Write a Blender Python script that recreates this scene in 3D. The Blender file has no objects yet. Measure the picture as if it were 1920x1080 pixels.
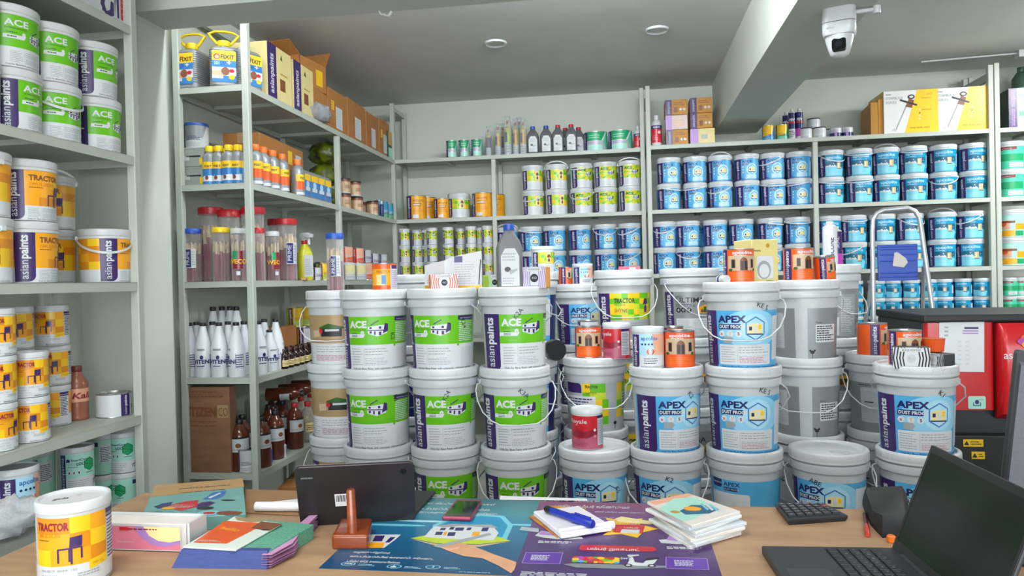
import bpy, bmesh, math, random
from mathutils import Vector, Matrix
from mathutils.geometry import tessellate_polygon

SC = bpy.context.scene
COL = SC.collection
PI = math.pi
RND = random.Random(7)

# ------------------------------------------------------------------ camera, sky, light, exposure
EYE = 1.27
cam_d = bpy.data.cameras.new('camera')
cam_d.sensor_fit = 'HORIZONTAL'
cam_d.sensor_width = 36.0
cam_d.lens = 36.0 * 1370.0 / 1920.0
cam_d.clip_start = 0.02
cam_d.clip_end = 60
cam = bpy.data.objects.new('camera', cam_d)
COL.objects.link(cam)
_yaw, _pit, _rol = math.radians(8.661), math.radians(-0.5416), math.radians(-1.3322)
_f = Vector((-math.sin(_yaw), math.cos(_yaw), 0)); _r = Vector((math.cos(_yaw), math.sin(_yaw), 0)); _u = Vector((0, 0, 1))
_f2 = _f * math.cos(_pit) + _u * math.sin(_pit); _u2 = _u * math.cos(_pit) - _f * math.sin(_pit)
_r3 = _r * math.cos(_rol) + _u2 * math.sin(_rol); _u3 = _u2 * math.cos(_rol) - _r * math.sin(_rol)
cam.matrix_world = Matrix(((_r3.x, _u3.x, -_f2.x, 0), (_r3.y, _u3.y, -_f2.y, 0), (_r3.z, _u3.z, -_f2.z, EYE), (0, 0, 0, 1)))
SC.camera = cam

SC.view_settings.view_transform = 'Standard'
SC.view_settings.look = 'None'
SC.view_settings.exposure = 0.75
SC.view_settings.gamma = 1.0
SC.view_settings.use_curve_mapping = False

world = bpy.data.worlds.new('sky')
SC.world = world
world.use_nodes = True
_wn = world.node_tree.nodes
_bg = _wn['Background']
_bg.inputs[0].default_value = (0.86, 0.93, 1.0, 1)      # bright overcast sky seen through the open shop front
_bg.inputs[1].default_value = 4.0

def area_light(name, loc, rot, sx, sy, power, col):
    l = bpy.data.lights.new(name, 'AREA')
    l.shape = 'RECTANGLE'; l.size = sx; l.size_y = sy; l.energy = power; l.color = col
    o = bpy.data.objects.new(name, l)
    o.location = loc; o.rotation_euler = rot
    COL.objects.link(o)
    return o

# daylight falling in through the open shutter of the shop, behind the camera
area_light('shop_front_daylight', (0.3, -4.0, 1.45), (math.radians(95), 0, 0), 5.6, 2.5, 80, (0.93, 0.97, 1.0))
# ceiling lamps over the counter, above and behind the camera
for _x in (-1.0, 0.9):
    area_light('counter_lamp', (_x + .2, 0.5, 2.66), (0, 0, 0), 1.2, 0.5, 20, (0.98, 1.0, 1.0))
area_light('lamp_beyond_junction_box', (3.0, 4.3, 2.62), (0, math.radians(20), 0), .5, .5, 30, (0.98, 1.0, 1.0))

SC.cycles.max_bounces = 8
SC.cycles.diffuse_bounces = 4
SC.cycles.glossy_bounces = 3
SC.cycles.transmission_bounces = 4
SC.cycles.transparent_max_bounces = 10
SC.cycles.caustics_reflective = False
SC.cycles.caustics_refractive = False
SC.cycles.sample_clamp_indirect = 4.0
SC.cycles.use_denoising = True

# ------------------------------------------------------------------ materials
def lin(h):
    h = h.lstrip('#')
    r = []
    for i in (0, 2, 4):
        v = int(h[i:i + 2], 16) / 255
        r.append(v / 12.92 if v <= 0.04045 else ((v + 0.055) / 1.055) ** 2.4)
    return (r[0], r[1], r[2], 1)

MATS = {}
def M(name, hexc='808080', rough=0.45, metal=0.0, var=0.06, scale=18.0, bump=0.0, coat=0.0, stretch=None, spec=0.5, hex2=None, emit=0):
    """a principled material whose colour is gently mottled by a noise texture"""
    if name in MATS:
        return MATS[name]
    m = bpy.data.materials.new(name)
    m.use_nodes = True
    nt = m.node_tree; N = nt.nodes; L = nt.links
    b = N['Principled BSDF']
    b.inputs['Roughness'].default_value = rough
    b.inputs['Metallic'].default_value = metal
    b.inputs['Coat Weight'].default_value = coat
    b.inputs['Specular IOR Level'].default_value = spec
    c = lin(hexc)
    tc = N.new('ShaderNodeTexCoord')
    nz = N.new('ShaderNodeTexNoise'); nz.inputs['Scale'].default_value = scale; nz.inputs['Detail'].default_value = 4
    if stretch:
        mp = N.new('ShaderNodeMapping'); mp.inputs['Scale'].default_value = stretch
        L.new(tc.outputs['Object'], mp.inputs['Vector']); L.new(mp.outputs['Vector'], nz.inputs['Vector'])
    else:
        L.new(tc.outputs['Object'], nz.inputs['Vector'])
    rp = N.new('ShaderNodeValToRGB')
    c2 = lin(hex2) if hex2 else None
    rp.color_ramp.elements[0].position = 0.3; rp.color_ramp.elements[1].position = 0.7
    rp.color_ramp.elements[0].color = tuple(x * (1 - var) for x in c[:3]) + (1,)
    rp.color_ramp.elements[1].color = c2 if c2 else tuple(min(1, x * (1 + var)) for x in c[:3]) + (1,)
    L.new(nz.outputs['Fac'], rp.inputs['Fac']); L.new(rp.outputs['Color'], b.inputs['Base Color'])
    if bump:
        bp = N.new('ShaderNodeBump'); bp.inputs['Strength'].default_value = bump; bp.inputs['Distance'].default_value = 0.004
        L.new(nz.outputs['Fac'], bp.inputs['Height']); L.new(bp.outputs['Normal'], b.inputs['Normal'])
    if emit:
        L.new(rp.outputs['Color'], b.inputs['Emission Color']); b.inputs['Emission Strength'].default_value = emit
    MATS[name] = m
    return m

def clear(name, tint='ffffff', refl=0.12, density=0.1, rough=0.05):
    """thin clear plastic: mostly see-through, a little tinted, glossy at grazing angles"""
    if name in MATS:
        return MATS[name]
    m = bpy.data.materials.new(name); m.use_nodes = True
    nt = m.node_tree; N = nt.nodes; L = nt.links
    N.remove(N['Principled BSDF'])
    out = N['Material Output']
    tr = N.new('ShaderNodeBsdfTransparent'); tr.inputs[0].default_value = lin(tint)
    pr = N.new('ShaderNodeBsdfPrincipled'); pr.inputs['Base Color'].default_value = lin(tint); pr.inputs['Roughness'].default_value = rough
    fr = N.new('ShaderNodeLayerWeight'); fr.inputs['Blend'].default_value = 0.25
    nz = N.new('ShaderNodeTexNoise'); nz.inputs['Scale'].default_value = 30
    mu = N.new('ShaderNodeMath'); mu.operation = 'MULTIPLY_ADD'; mu.inputs[1].default_value = 0.5; mu.inputs[2].default_value = density
    mu2 = N.new('ShaderNodeMath'); mu2.operation = 'MULTIPLY_ADD'; mu2.inputs[1].default_value = refl
    L.new(fr.outputs['Facing'], mu.inputs[0]); L.new(nz.outputs['Fac'], mu2.inputs[0]); L.new(mu.outputs[0], mu2.inputs[2])
    mx = N.new('ShaderNodeMixShader')
    L.new(mu2.outputs[0], mx.inputs[0]); L.new(tr.outputs[0], mx.inputs[1]); L.new(pr.outputs[0], mx.inputs[2])
    L.new(mx.outputs[0], out.inputs['Surface'])
    MATS[name] = m
    return m

def gradient(name, stops, axis=1, rough=0.35, noise=0.0, scale=8.0, size=(1, 1)):
    """print colour running along one object axis (stops in object units)"""
    if name in MATS:
        return MATS[name]
    m = bpy.data.materials.new(name); m.use_nodes = True
    nt = m.node_tree; N = nt.nodes; L = nt.links; b = N['Principled BSDF']; b.inputs['Roughness'].default_value = rough
    tc = N.new('ShaderNodeTexCoord'); sx = N.new('ShaderNodeSeparateXYZ'); L.new(tc.outputs['Object'], sx.inputs[0])
    lo, hi = stops[0][0], stops[-1][0]
    mr = N.new('ShaderNodeMapRange'); mr.inputs['From Min'].default_value = lo; mr.inputs['From Max'].default_value = hi
    L.new(sx.outputs[axis], mr.inputs['Value'])
    src = mr.outputs[0]
    if noise:
        nz = N.new('ShaderNodeTexNoise'); nz.inputs['Scale'].default_value = scale; nz.inputs['Detail'].default_value = 5
        L.new(tc.outputs['Object'], nz.inputs['Vector'])
        ma = N.new('ShaderNodeMath'); ma.operation = 'MULTIPLY_ADD'; ma.inputs[1].default_value = noise; 
        L.new(nz.outputs['Fac'], ma.inputs[0]); L.new(src, ma.inputs[2])
        sb = N.new('ShaderNodeMath'); sb.operation = 'SUBTRACT'; sb.inputs[1].default_value = noise * 0.5
        L.new(ma.outputs[0], sb.inputs[0]); src = sb.outputs[0]
    rp = N.new('ShaderNodeValToRGB'); e = rp.color_ramp.elements
    while len(e) < len(stops): e.new(0.5)
    for k, (p, h) in enumerate(stops):
        e[k].position = (p - lo) / (hi - lo); e[k].color = lin(h)
    L.new(src, rp.inputs[0]); L.new(rp.outputs[0], b.inputs['Base Color'])
    MATS[name] = m
    return m

white_pl = M('white plastic', 'c8ccce', 0.32, var=0.02)
grey_pl = M('greyish white plastic', 'b9bec1', 0.35, var=0.03)
silver_pl = M('silver plastic', '9b9fa3', 0.38, 0.25, var=0.03)
rack_m = M('pale grey enamelled steel', 'b3b9af', 0.5, var=0.03, scale=9)
INK = {
    'white': M('white print', 'd0d4d8', 0.32, var=0.01), 'purple': M('purple print', '38225f', 0.33, var=0.05),
    'navy': M('navy print', '1b2360', 0.33, var=0.04), 'green': M('leaf green print', '63b516', 0.33, var=0.04),
    'dgreen': M('dark green print', '2c5a18', 0.35), 'black': M('black print', '1d1d20', 0.4), 'grey': M('grey print', '9aa0a4', 0.4),
    'lgrey': M('pale grey print', 'c3c7ca', 0.4), 'blue': M('sky blue print', '4fa6d6', 0.33, var=0.08, scale=9), 'lblue': M('pale blue print', 'a9d7ec', 0.33),
    'mblue': M('mid blue print', '2f76b8', 0.3, var=0.1, scale=7), 'teal': M('teal print', '1591bb', 0.3, var=0.12, scale=9), 'lteal': M('light teal print', '72c6da', 0.3, var=0.08),
    'orange': M('orange print', 'e0581c', 0.28, var=0.05), 'red': M('red print', 'c2202c', 0.3, var=0.06), 'dred': M('dark red print', '8a1f33', 0.3, var=0.1),
    'pink': M('pink print', 'd77a92', 0.35, var=0.1), 'yellow': M('yellow print', 'f0c21c', 0.33, var=0.04), 'amber': M('amber print', 'eda41b', 0.33, var=0.06),
    'damber': M('deep amber print', 'd98a16', 0.33, var=0.05), 'lime': M('lime print', 'b9cc2a', 0.33, var=0.08), 'mint': M('mint print', '4fc3a1', 0.33, var=0.07),
    'lmint': M('pale mint print', 'a5dccb', 0.33, var=0.04), 'emerald': M('emerald print', '1f9a63', 0.33), 'tan': M('tan print', 'a98e66', 0.42, 0.15, var=0.06),
    'silver': M('silver print', '8e9397', 0.36, 0.3, var=0.05), 'lsilver': M('pale silver print', 'b7bbbe', 0.38, 0.2), 'brown': M('brown print', '7a4528', 0.4, var=0.08), 'cream': M('cream print', 'e6d89a', 0.42, var=0.04),
    'lilac': M('lilac print', 'a57fc0', 0.35), 'magenta': M('magenta print', 'b33fa8', 0.33), 'skin': M('skin tone print', 'd19b78', 0.4, var=0.1), 'peach': M('peach print', 'e6a98c', 0.35, var=0.08),
    'rose': M('rose silk print', 'b0566c', .3, var=.15, scale=12), 'skyl': M('pale sky print', '8fcbe8', 0.33, var=.05, scale=9), 'marker': M('black marker ink', '20263a', 0.5), 'gold': M('gold print', 'c99a22', 0.3, 0.2, var=0.06), 'stone': M('stone print', 'c4ab8c', 0.4), 'dteal': M('deep teal print', '0d5f7d', 0.35),
}

# ------------------------------------------------------------------ mesh helpers
def mesh_from(name, verts, faces, mats, idx=None, smooth=None):
    me = bpy.data.meshes.new(name)
    me.from_pydata([tuple(v) for v in verts], [], faces)
    for m in (mats if isinstance(mats, (list, tuple)) else [mats]): me.materials.append(m)
    if idx: me.polygons.foreach_set('material_index', idx)
    if smooth is not None:
        me.polygons.foreach_set('use_smooth', [True] * len(me.polygons))
        me.set_sharp_from_angle(angle=math.radians(smooth))
    me.update()
    return me

class MB:
    """collects shapes into one mesh"""
    def __init__(s): s.v = []; s.f = []; s.i = []; s.m = []
    def _mi(s, m):
        if m not in s.m: s.m.append(m)
        return s.m.index(m)
    def add(s, verts, faces, m, mat=None):
        b = len(s.v)
        s.v += [tuple((mat @ Vector(v)) if mat else v) for v in verts]
        s.f += [tuple(b + k for k in f) for f in faces]
        s.i += [s._mi(m)] * len(faces)
    def box(s, x0, y0, z0, x1, y1, z1, m, mat=None):
        v = [(x0, y0, z0), (x1, y0, z0), (x1, y1, z0), (x0, y1, z0), (x0, y0, z1), (x1, y0, z1), (x1, y1, z1), (x0, y1, z1)]
        s.add(v, [(3, 2, 1, 0), (4, 5, 6, 7), (0, 1, 5, 4), (1, 2, 6, 5), (2, 3, 7, 6), (3, 0, 4, 7)], m, mat)
    def lathe(s, prof, m, seg=32, mat=None, a0=0.0):
        n = len(prof); v = []; f = []
        for r, z in prof:
            for k in range(seg):
                a = a0 + 2 * PI * k / seg
                v.append((r * math.sin(a), -r * math.cos(a), z))
        for i in range(n - 1):
            for k in range(seg):
                k2 = (k + 1) % seg
                f.append((i * seg + k, i * seg + k2, (i + 1) * seg + k2, (i + 1) * seg + k))
        f.append(tuple(reversed(range(seg)))); f.append(tuple((n - 1) * seg + k for k in range(seg)))
        s.add(v, f, m, mat)
    def tube(s, pts, r, m, seg=8, closed=False, mat=None, sx=1.0):
        pts = [Vector(p) for p in pts]; n = len(pts); v = []; f = []
        ref = None
        for i, p in enumerate(pts):
            a = pts[i - 1] if (i > 0 or closed) else p
            b = pts[(i + 1) % n] if (i < n - 1 or closed) else p
            t = (b - a).normalized()
            if ref is None:
                ref = Vector((0, 0, 1)) if abs(t.z) < 0.9 else Vector((1, 0, 0))
            ref = (ref - t * ref.dot(t)).normalized()
            w = t.cross(ref)
            rr = r[i] if isinstance(r, (list, tuple)) else r
            for k in range(seg):
                q = 2 * PI * k / seg
                v.append(p + ref * (math.cos(q) * rr * sx) + w * (math.sin(q) * rr))
        for i in range(n if closed else n - 1):
            j = (i + 1) % n
            for k in range(seg):
                k2 = (k + 1) % seg
                f.append((i * seg + k, i * seg + k2, j * seg + k2, j * seg + k))
        if not closed:
            f.append(tuple(reversed(range(seg)))); f.append(tuple((n - 1) * seg + k for k in range(seg)))
        s.add(v, f, m, mat)
    def loft(s, rings, m, mat=None, caps=True):
        n = len(rings[0]); v = [p for r in rings for p in r]; f = []
        for i in range(len(rings) - 1):
            for k in range(n):
                k2 = (k + 1) % n
                f.append((i * n + k, i * n + k2, (i + 1) * n + k2, (i + 1) * n + k))
        if caps:
            f.append(tuple(reversed(range(n)))); f.append(tuple((len(rings) - 1) * n + k for k in range(n)))
        s.add(v, f, m, mat)
    def prism(s, pts, z0, z1, m, mat=None):
        n = len(pts)
        v = [(x, y, z0) for x, y in pts] + [(x, y, z1) for x, y in pts]
        f = [(k, (k + 1) % n, n + (k + 1) % n, n + k) for k in range(n)] + [tuple(reversed(range(n))), tuple(range(n, 2 * n))]
        s.add(v, f, m, mat)
    def mesh(s, name, smooth=35, bevel=0.0, bseg=2):
        me = mesh_from(name, s.v, s.f, s.m, s.i)
        if bevel:
            bm = bmesh.new(); bm.from_mesh(me)
            bmesh.ops.recalc_face_normals(bm, faces=bm.faces)
            es = [e for e in bm.edges if len(e.link_faces) == 2 and e.calc_face_angle(0) > 0.6]
            bmesh.ops.bevel(bm, geom=es, offset=bevel, segments=bseg, profile=0.6, affect='EDGES', clamp_overlap=True)
            bm.to_mesh(me); bm.free()
        if smooth is not None:
            me.polygons.foreach_set('use_smooth', [True] * len(me.polygons))
            me.set_sharp_from_angle(angle=math.radians(smooth))
        return me

def rrect(hx, hy, r, z, seg=5, cx=0.0, cy=0.0):
    """rounded rectangle ring, counter-clockwise"""
    out = []
    r = min(r, hx * 0.999, hy * 0.999)
    for sx, sy, a0 in ((1, 1, 0), (-1, 1, PI / 2), (-1, -1, PI), (1, -1, 1.5 * PI)):
        for k in range(seg + 1):
            a = a0 + k * PI / 2 / seg
            out.append((cx + sx * (hx - r) + r * math.cos(a), cy + sy * (hy - r) + r * math.sin(a), z))
    return out

# ------------------------------------------------------------------ printed labels: flat artwork wrapped on a cone or laid on a plane
_TXT = {}
def glyphs(s, bold=0.0):
    k = (s, bold)
    if k not in _TXT:
        c = bpy.data.curves.new('t', 'FONT'); c.body = s; c.size = 1.0; c.offset = bold; c.resolution_u = 2
        o = bpy.data.objects.new('t', c)
        me = bpy.data.meshes.new_from_object(o)
        v = [(p.co.x, p.co.y) for p in me.vertices]; f = [tuple(p.vertices) for p in me.polygons]
        bpy.data.objects.remove(o); bpy.data.curves.remove(c); bpy.data.meshes.remove(me)
        _TXT[k] = (v, f)
    return _TXT[k]

class Print:
    """R given: x is in degrees round a can of radius R; y is a share of H. R None: x and y in metres."""
    def __init__(s, R=None, H=1.0): s.R = R; s.H = H; s.t = []
    def px(s, x): return math.radians(x) * s.R if s.R else x
    def py(s, y): return y * s.H
    def raw(s, v, f, m, l): s.t.append((v, f, INK[m] if isinstance(m, str) else m, l))
    def poly(s, pts, m, l=0):
        v = [(s.px(x), s.py(y)) for x, y in pts]
        tri = tessellate_polygon([[Vector((a, b, 0)) for a, b in v]])
        s.raw(v, [tuple(t) for t in tri], m, l)
    def rect(s, x0, y0, x1, y1, m, l=0): s.poly([(x0, y0), (x1, y0), (x1, y1), (x0, y1)], m, l)
    def rr(s, x0, y0, x1, y1, m, l=0, r=0.1, corners='abcd'):
        """rounded corners: a bottom-left, b bottom-right, c top-right, d top-left; r a share of H"""
        R = s.py(r); X0, X1, Y0, Y1 = s.px(x0), s.px(x1), s.py(y0), s.py(y1); v = []
        for c, cx, cy, a0 in (('a', X0, Y0, PI), ('b', X1, Y0, 1.5 * PI), ('c', X1, Y1, 0), ('d', X0, Y1, PI / 2)):
            if c in corners:
                ox = cx + (R if c in 'ad' else -R); oy = cy + (R if c in 'ab' else -R)
                for k in range(6):
                    a = a0 + k * PI / 10
                    v.append((ox + R * math.cos(a), oy + R * math.sin(a)))
            else:
                v.append((cx, cy))
        tri = tessellate_polygon([[Vector((a, b, 0)) for a, b in v]])
        s.raw(v, [tuple(t) for t in tri], m, l)
    def ell(s, x, y, rx, ry, m, l=1, n=16, a0=0.0):
        X, Y = s.px(x), s.py(y)
        v = [(X + s.H * rx * math.cos(a0 + 2 * PI * k / n), Y + s.H * ry * math.sin(a0 + 2 * PI * k / n)) for k in range(n)]
        s.raw(v, [tuple(range(n))], m, l)
    def shape(s, x, y, k, pts, m, l=1, rot=0.0):
        """pts in units of k*H around (x, y)"""
        X, Y = s.px(x), s.py(y); c, w = math.cos(rot), math.sin(rot)
        v = [(X + s.H * k * (a * c - b * w), Y + s.H * k * (a * w + b * c)) for a, b in pts]
        tri = tessellate_polygon([[Vector((a, b, 0)) for a, b in v]])
        s.raw(v, [tuple(t) for t in tri], m, l)
    def text(s, t, x, y, size, m, l=2, rot=0, al='l', sx=1.0, bold=0.0, shear=0.0, fit=None):
        """size: capital height as a share of H; fit: total length as a share of H"""
        v, f = glyphs(t, bold)
        if not v: return
        k = size * s.H / 0.7
        w = max(a for a, b in v)
        if fit: sx = fit * s.H / (w * k)
        o = {'l': 0, 'c': -w / 2, 'r': -w}[al]
        v = [((a + o + b * shear) * k * sx, b * k) for a, b in v]
        if rot:
            c, q = math.cos(math.radians(rot)), math.sin(math.radians(rot))
            v = [(a * c - b * q, a * q + b * c) for a, b in v]
        X, Y = s.px(x), s.py(y)
        s.raw([(a + X, b + Y) for a, b in v], f, m, l)
    def bars(s, x0, y0, x1, y1, n, m, l=2, seed=1, fill=0.45, vert=False):
        """lines of small print too fine to read: rows of word-length dashes"""
        r = random.Random(seed); st = (y1 - y0) / n
        for k in range(n):
            y = y1 - (k + 0.5) * st; x = x0; end = x0 + (x1 - x0) * r.uniform(0.65, 1.0)
            while x < end:
                w = (x1 - x0) * r.uniform(0.05, 0.16); e = min(x + w, end)
                s.rect(x, y - st * fill / 2, e, y + st * fill / 2, m, l); x = e + (x1 - x0) * 0.025
    def build(s, name, rb=None, rt=None, zt=None, off=0.0007, step=0.00035, seg=48, frame=None):
        """wrap on a cone (radius rb at z 0, rt at z zt) or, flat, through the matrix `frame`"""
        bm = bmesh.new(); mats = []
        for q_, (v, f, m, l) in enumerate(s.t):
            l = l + .9 * q_ / max(45, len(s.t))
            if m not in mats: mats.append(m)
            mi = mats.index(m)
            bv = [bm.verts.new((a, b, l)) for a, b in v]
            for q in f:
                try:
                    fc = bm.faces.new([bv[k] for k in q]); fc.material_index = mi
                except ValueError:
                    pass
        bm.normal_update()
        for fc in bm.faces:
            if fc.normal.z < 0: fc.normal_flip()
        if s.R:
            d = 2 * PI * s.R / seg
            xs = [v.co.x for v in bm.verts]
            for k in range(math.ceil(min(xs) / d), math.floor(max(xs) / d) + 1):
                X = k * d
                fs = [fc for fc in bm.faces if min(v.co.x for v in fc.verts) < X - 1e-6 and max(v.co.x for v in fc.verts) > X + 1e-6]
                if not fs: continue
                g = set(fs)
                for fc in fs: g.update(fc.verts); g.update(fc.edges)
                bmesh.ops.bisect_plane(bm, geom=list(g), plane_co=(X, 0, 0), plane_no=(1, 0, 0), dist=1e-7)
            nor = []
            bm.verts.ensure_lookup_table()
            sl = (rb - rt) / zt
            for v in bm.verts:
                x, y, l = v.co
                a = x / s.R; k = a / (2 * PI / seg); fr = k - math.floor(k)
                # stay on the facets of the can's own polygon
                ca, cb = math.floor(k) * 2 * PI / seg, (math.floor(k) + 1) * 2 * PI / seg
                r = rb + (rt - rb) * y / zt + off + step * l
                px = r * (math.sin(ca) * (1 - fr) + math.sin(cb) * fr); py = -r * (math.cos(ca) * (1 - fr) + math.cos(cb) * fr)
                v.co = (px, py, y)
                nor.append(Vector((math.sin(a), -math.cos(a), sl)).normalized())
        else:
            fm = frame or Matrix.Identity(4)
            for v in bm.verts:
                x, y, l = v.co
                v.co = fm @ Vector((x, y, off + step * l))
            nor = None
        me = bpy.data.meshes.new(name)
        bm.to_mesh(me); bm.free()
        for m in mats: me.materials.append(m)
        if nor:
            me.polygons.foreach_set('use_smooth', [True] * len(me.polygons))
            me.normals_split_custom_set_from_vertices(nor)
        return me

def front(y, z=0.0):   # a plane facing -Y at depth y
    return Matrix(((1, 0, 0, 0), (0, 0, -1, y), (0, 1, 0, z), (0, 0, 0, 1)))
def side_r(x, z=0.0):  # a plane facing +X; its own x runs along +Y
    return Matrix(((0, 0, 1, x), (1, 0, 0, 0), (0, 1, 0, z), (0, 0, 0, 1)))
def side_l(x, z=0.0):  # a plane facing -X; its own x runs along -Y
    return Matrix(((0, 0, -1, x), (-1, 0, 0, 0), (0, 1, 0, z), (0, 0, 0, 1)))
def flat(z):
    return Matrix.Translation((0, 0, z))

# ------------------------------------------------------------------ objects
LABELS = {}
def tag(o, label, cat, group=None):
    if not group or label not in LABELS:
        assert label not in LABELS, label
    LABELS[label] = group
    o['label'] = label; o['category'] = cat
    if group: o['group'] = group
    return o

def ob(name, me, parent=None, loc=(0, 0, 0), rz=0.0, label=None, kind=None):
    o = bpy.data.objects.new(name, me); COL.objects.link(o)
    o.location = loc
    if rz: o.rotation_euler = (0, 0, rz)
    if parent: o.parent = parent
    if label: o['label'] = label
    if kind: o['kind'] = kind
    return o

def struct(name, me, parent=None):
    o = ob(name, me, parent)
    if not parent: o['kind'] = 'structure'
    return o

KINDS = {}
class Kind:
    """a thing as a list of parts (name, mesh, parent index or None); one part alone is the thing itself"""
    def __init__(s, name, cat, parts): s.name = name; s.cat = cat; s.parts = parts

def place(kind, loc, label, rz=0.0, group=None, rot=None, scale=None, cat=None, turn=None, skip=(), name=None):
    k = KINDS[kind] if isinstance(kind, str) else kind
    parts = [p for p in k.parts if p[0] not in skip]
    if len(parts) == 1:
        root = bpy.data.objects.new(name or k.name, parts[0][1])
    else:
        root = bpy.data.objects.new(name or k.name, None); root.empty_display_size = 0.05
    COL.objects.link(root)
    root.location = loc
    root.rotation_euler = rot if rot else (0, 0, rz)
    if scale: root.scale = scale if isinstance(scale, tuple) else (scale,) * 3
    tag(root, label, cat or k.cat, group)
    if len(parts) > 1:
        made = []
        for p in parts:
            o = bpy.data.objects.new(p[0], p[1]); COL.objects.link(o)
            o.parent = made[p[2]] if p[2] is not None else root
            if len(p) > 3 and p[3]: o['label'] = p[3]
            if p[0] == 'handle' and turn is not None: o.rotation_euler = (0, 0, turn)
            made.append(o)
    return root

def facing(x, y): return -math.atan2(x, y)
ORD = 'first second third fourth fifth sixth seventh eighth ninth tenth eleventh twelfth'.split()

# ------------------------------------------------------------------ label artwork (x in degrees round the can, y a share of its height)
def strip(P, x0, x1, y0, y1, r=0.1, part=None, m='purple', corners='b', size=None, cx=None):
    """the dark band with the maker's name reading upwards"""
    P.rr(x0, y0, x1, y1, m, 1, r, corners)
    h = y1 - y0; k = size or min(0.12, math.radians(x1 - x0) * P.R / P.H * 0.54)
    b = math.degrees((cx if cx is not None else 0) * 0) + (x0 + x1) / 2 + math.degrees(k * P.H * 0.36 / P.R)
    if part:
        P.text(part, b, y0 + h * 0.08, k, 'white', 2, rot=90, fit=h * 0.84, bold=0.02)
    else:
        P.text('asian', b, y0 + h * 0.05, k, 'lgrey', 2, rot=90, fit=h * 0.38, bold=0.004)
        P.text('paints', b, y0 + h * 0.455, k, 'white', 2, rot=90, fit=h * 0.48, bold=0.03)

def house(P, x, y, k, wall='white', roof='purple', win='purple'):
    """small picture of a two-storey house with a sweeping roof line"""
    P.shape(x, y, k, [(-1, -.35), (-.1, -.62), (-.1, .42), (-1, .3)], wall, 2)
    P.shape(x, y, k, [(-.1, -.62), (.75, -.3), (.75, .5), (-.1, .42)], wall, 2)
    P.shape(x, y, k, [(.35, -.35), (.85, -.1), (.85, .55), (.55, .62)], roof, 3)
    P.shape(x, y, k, [(-1, -.06), (.6, -.1), (.6, 0), (-1, .03)], roof, 3)
    P.shape(x, y, k, [(-.75, .5), (-.05, .9), (.05, .86), (-.72, .42)], roof, 3)
    for a, b, c, d in ((-.85, .1, -.65, .28), (-.85, -.32, -.65, -.1), (0, .1, .22, .32), (0, -.5, .22, -.16), (-.45, -.45, -.3, -.12)):
        P.shape(x, y, k, [(a, b), (c, b), (c, d), (a, d)], win, 3)

def hexhouse(P, x, y, k, wall='cream', glow=True):
    if glow: P.ell(x, y, k * 1.6, k * 1.6, 'lblue', 1, 20)
    P.ell(x, y, k * 1.22, k * 1.3, 'mblue', 2, 6, PI / 6)
    P.ell(x, y, k * 1.08, k * 1.16, 'lblue', 3, 6, PI / 6)
    P.shape(x, y, k, [(-.85, -.55), (.75, -.6), (.75, .5), (-.2, .55), (-.85, .35)], wall, 4)
    P.shape(x, y, k, [(-.2, -.5), (.1, -.5), (.1, .3), (-.2, .3)], 'white', 5)
    P.shape(x, y, k, [(.3, -.1), (.6, -.1), (.6, .35), (.3, .35)], 'yellow', 5)
    P.shape(x, y, k, [(-.7, -.2), (-.4, -.2), (-.4, .2), (-.7, .2)], 'navy', 5)
    P.shape(x, y, k, [(-.9, -.65), (.8, -.7), (.8, -.56), (-.9, -.52)], 'navy', 5)

def side_panel(P, x0, x1, y0, y1, body='white', ink='purple', seed=3, head='purple'):
    P.rect(x0, y1 - (y1 - y0) * .16, x1, y1, head, 2)
    P.text('asianpaints', (x0 + x1) / 2, y1 - (y1 - y0) * .11, (y1 - y0) * .045, 'white', 3, al='c', fit=math.radians(x1 - x0) * P.R / P.H * .8)
    P.rect(x0, y0, x1, y1 - (y1 - y0) * .16, body, 1)
    P.bars(x0 + 2, y0 + .02, x1 - 2, y1 - (y1 - y0) * .2, 11, ink, 2, seed)

def info(P, x0, x1, y0, y1, seed=5, ink='grey'):
    xm = x0 + (x1 - x0) * .36
    P.bars(x0, y0, xm - 3, y1, 7, ink, 2, seed, .3)
    P.rect(xm - 1.2, y0, xm - .8, y1, ink, 2)
    P.bars(xm + 1, y0 + (y1 - y0) * .55, x1, y1, 3, ink, 2, seed + 1, .3)
    P.bars(xm + 1, y0, x1, y0 + (y1 - y0) * .45, 5, ink, 2, seed + 2, .3)

BASE_LINE = 'Only for Base Paint, add colorants, colorants and tint.'

def art_ace_big(P):
    P.rect(-66, .006, 205, .335, 'white', 0)
    P.rect(-66, .325, 108, .668, 'green', 1)
    P.rect(150, .3, 205, .668, 'lsilver', 1)
    strip(P, -66, -27, .004, .672, .06)
    P.text('ACE', -22, .535, .08, 'white', 2, sx=1.06, bold=.045)
    P.text('EXTERIOR EMULSION', -22, .497, .02, 'dgreen', 2, fit=.22)
    P.bars(-20, .455, -2, .475, 1, 'dgreen', 2, 4)
    P.shape(-8, .435, .1, [(-1.25, -.22), (.9, -.22), (1.15, .22), (-1.2, .22)], 'white', 2)
    P.bars(-19, .418, -2, .45, 2, 'dgreen', 3, 8, .5)
    P.ell(4, .468, .024, .03, 'white', 3); P.text('A', 4, .452, .028, 'green', 4, al='c')
    house(P, 34, .505, .13)
    P.rect(62, .3, 66, .33, 'green', 2)
    side_panel(P, 64, 106, .33, .662, 'green', 'white', 6)
    info(P, -21, 55, .07, .29, 11)
    P.text(BASE_LINE, -20, .022, .026, 'black', 2, fit=.78, bold=.006)
    P.bars(70, .05, 140, .28, 12, 'lgrey', 2, 21)

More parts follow.
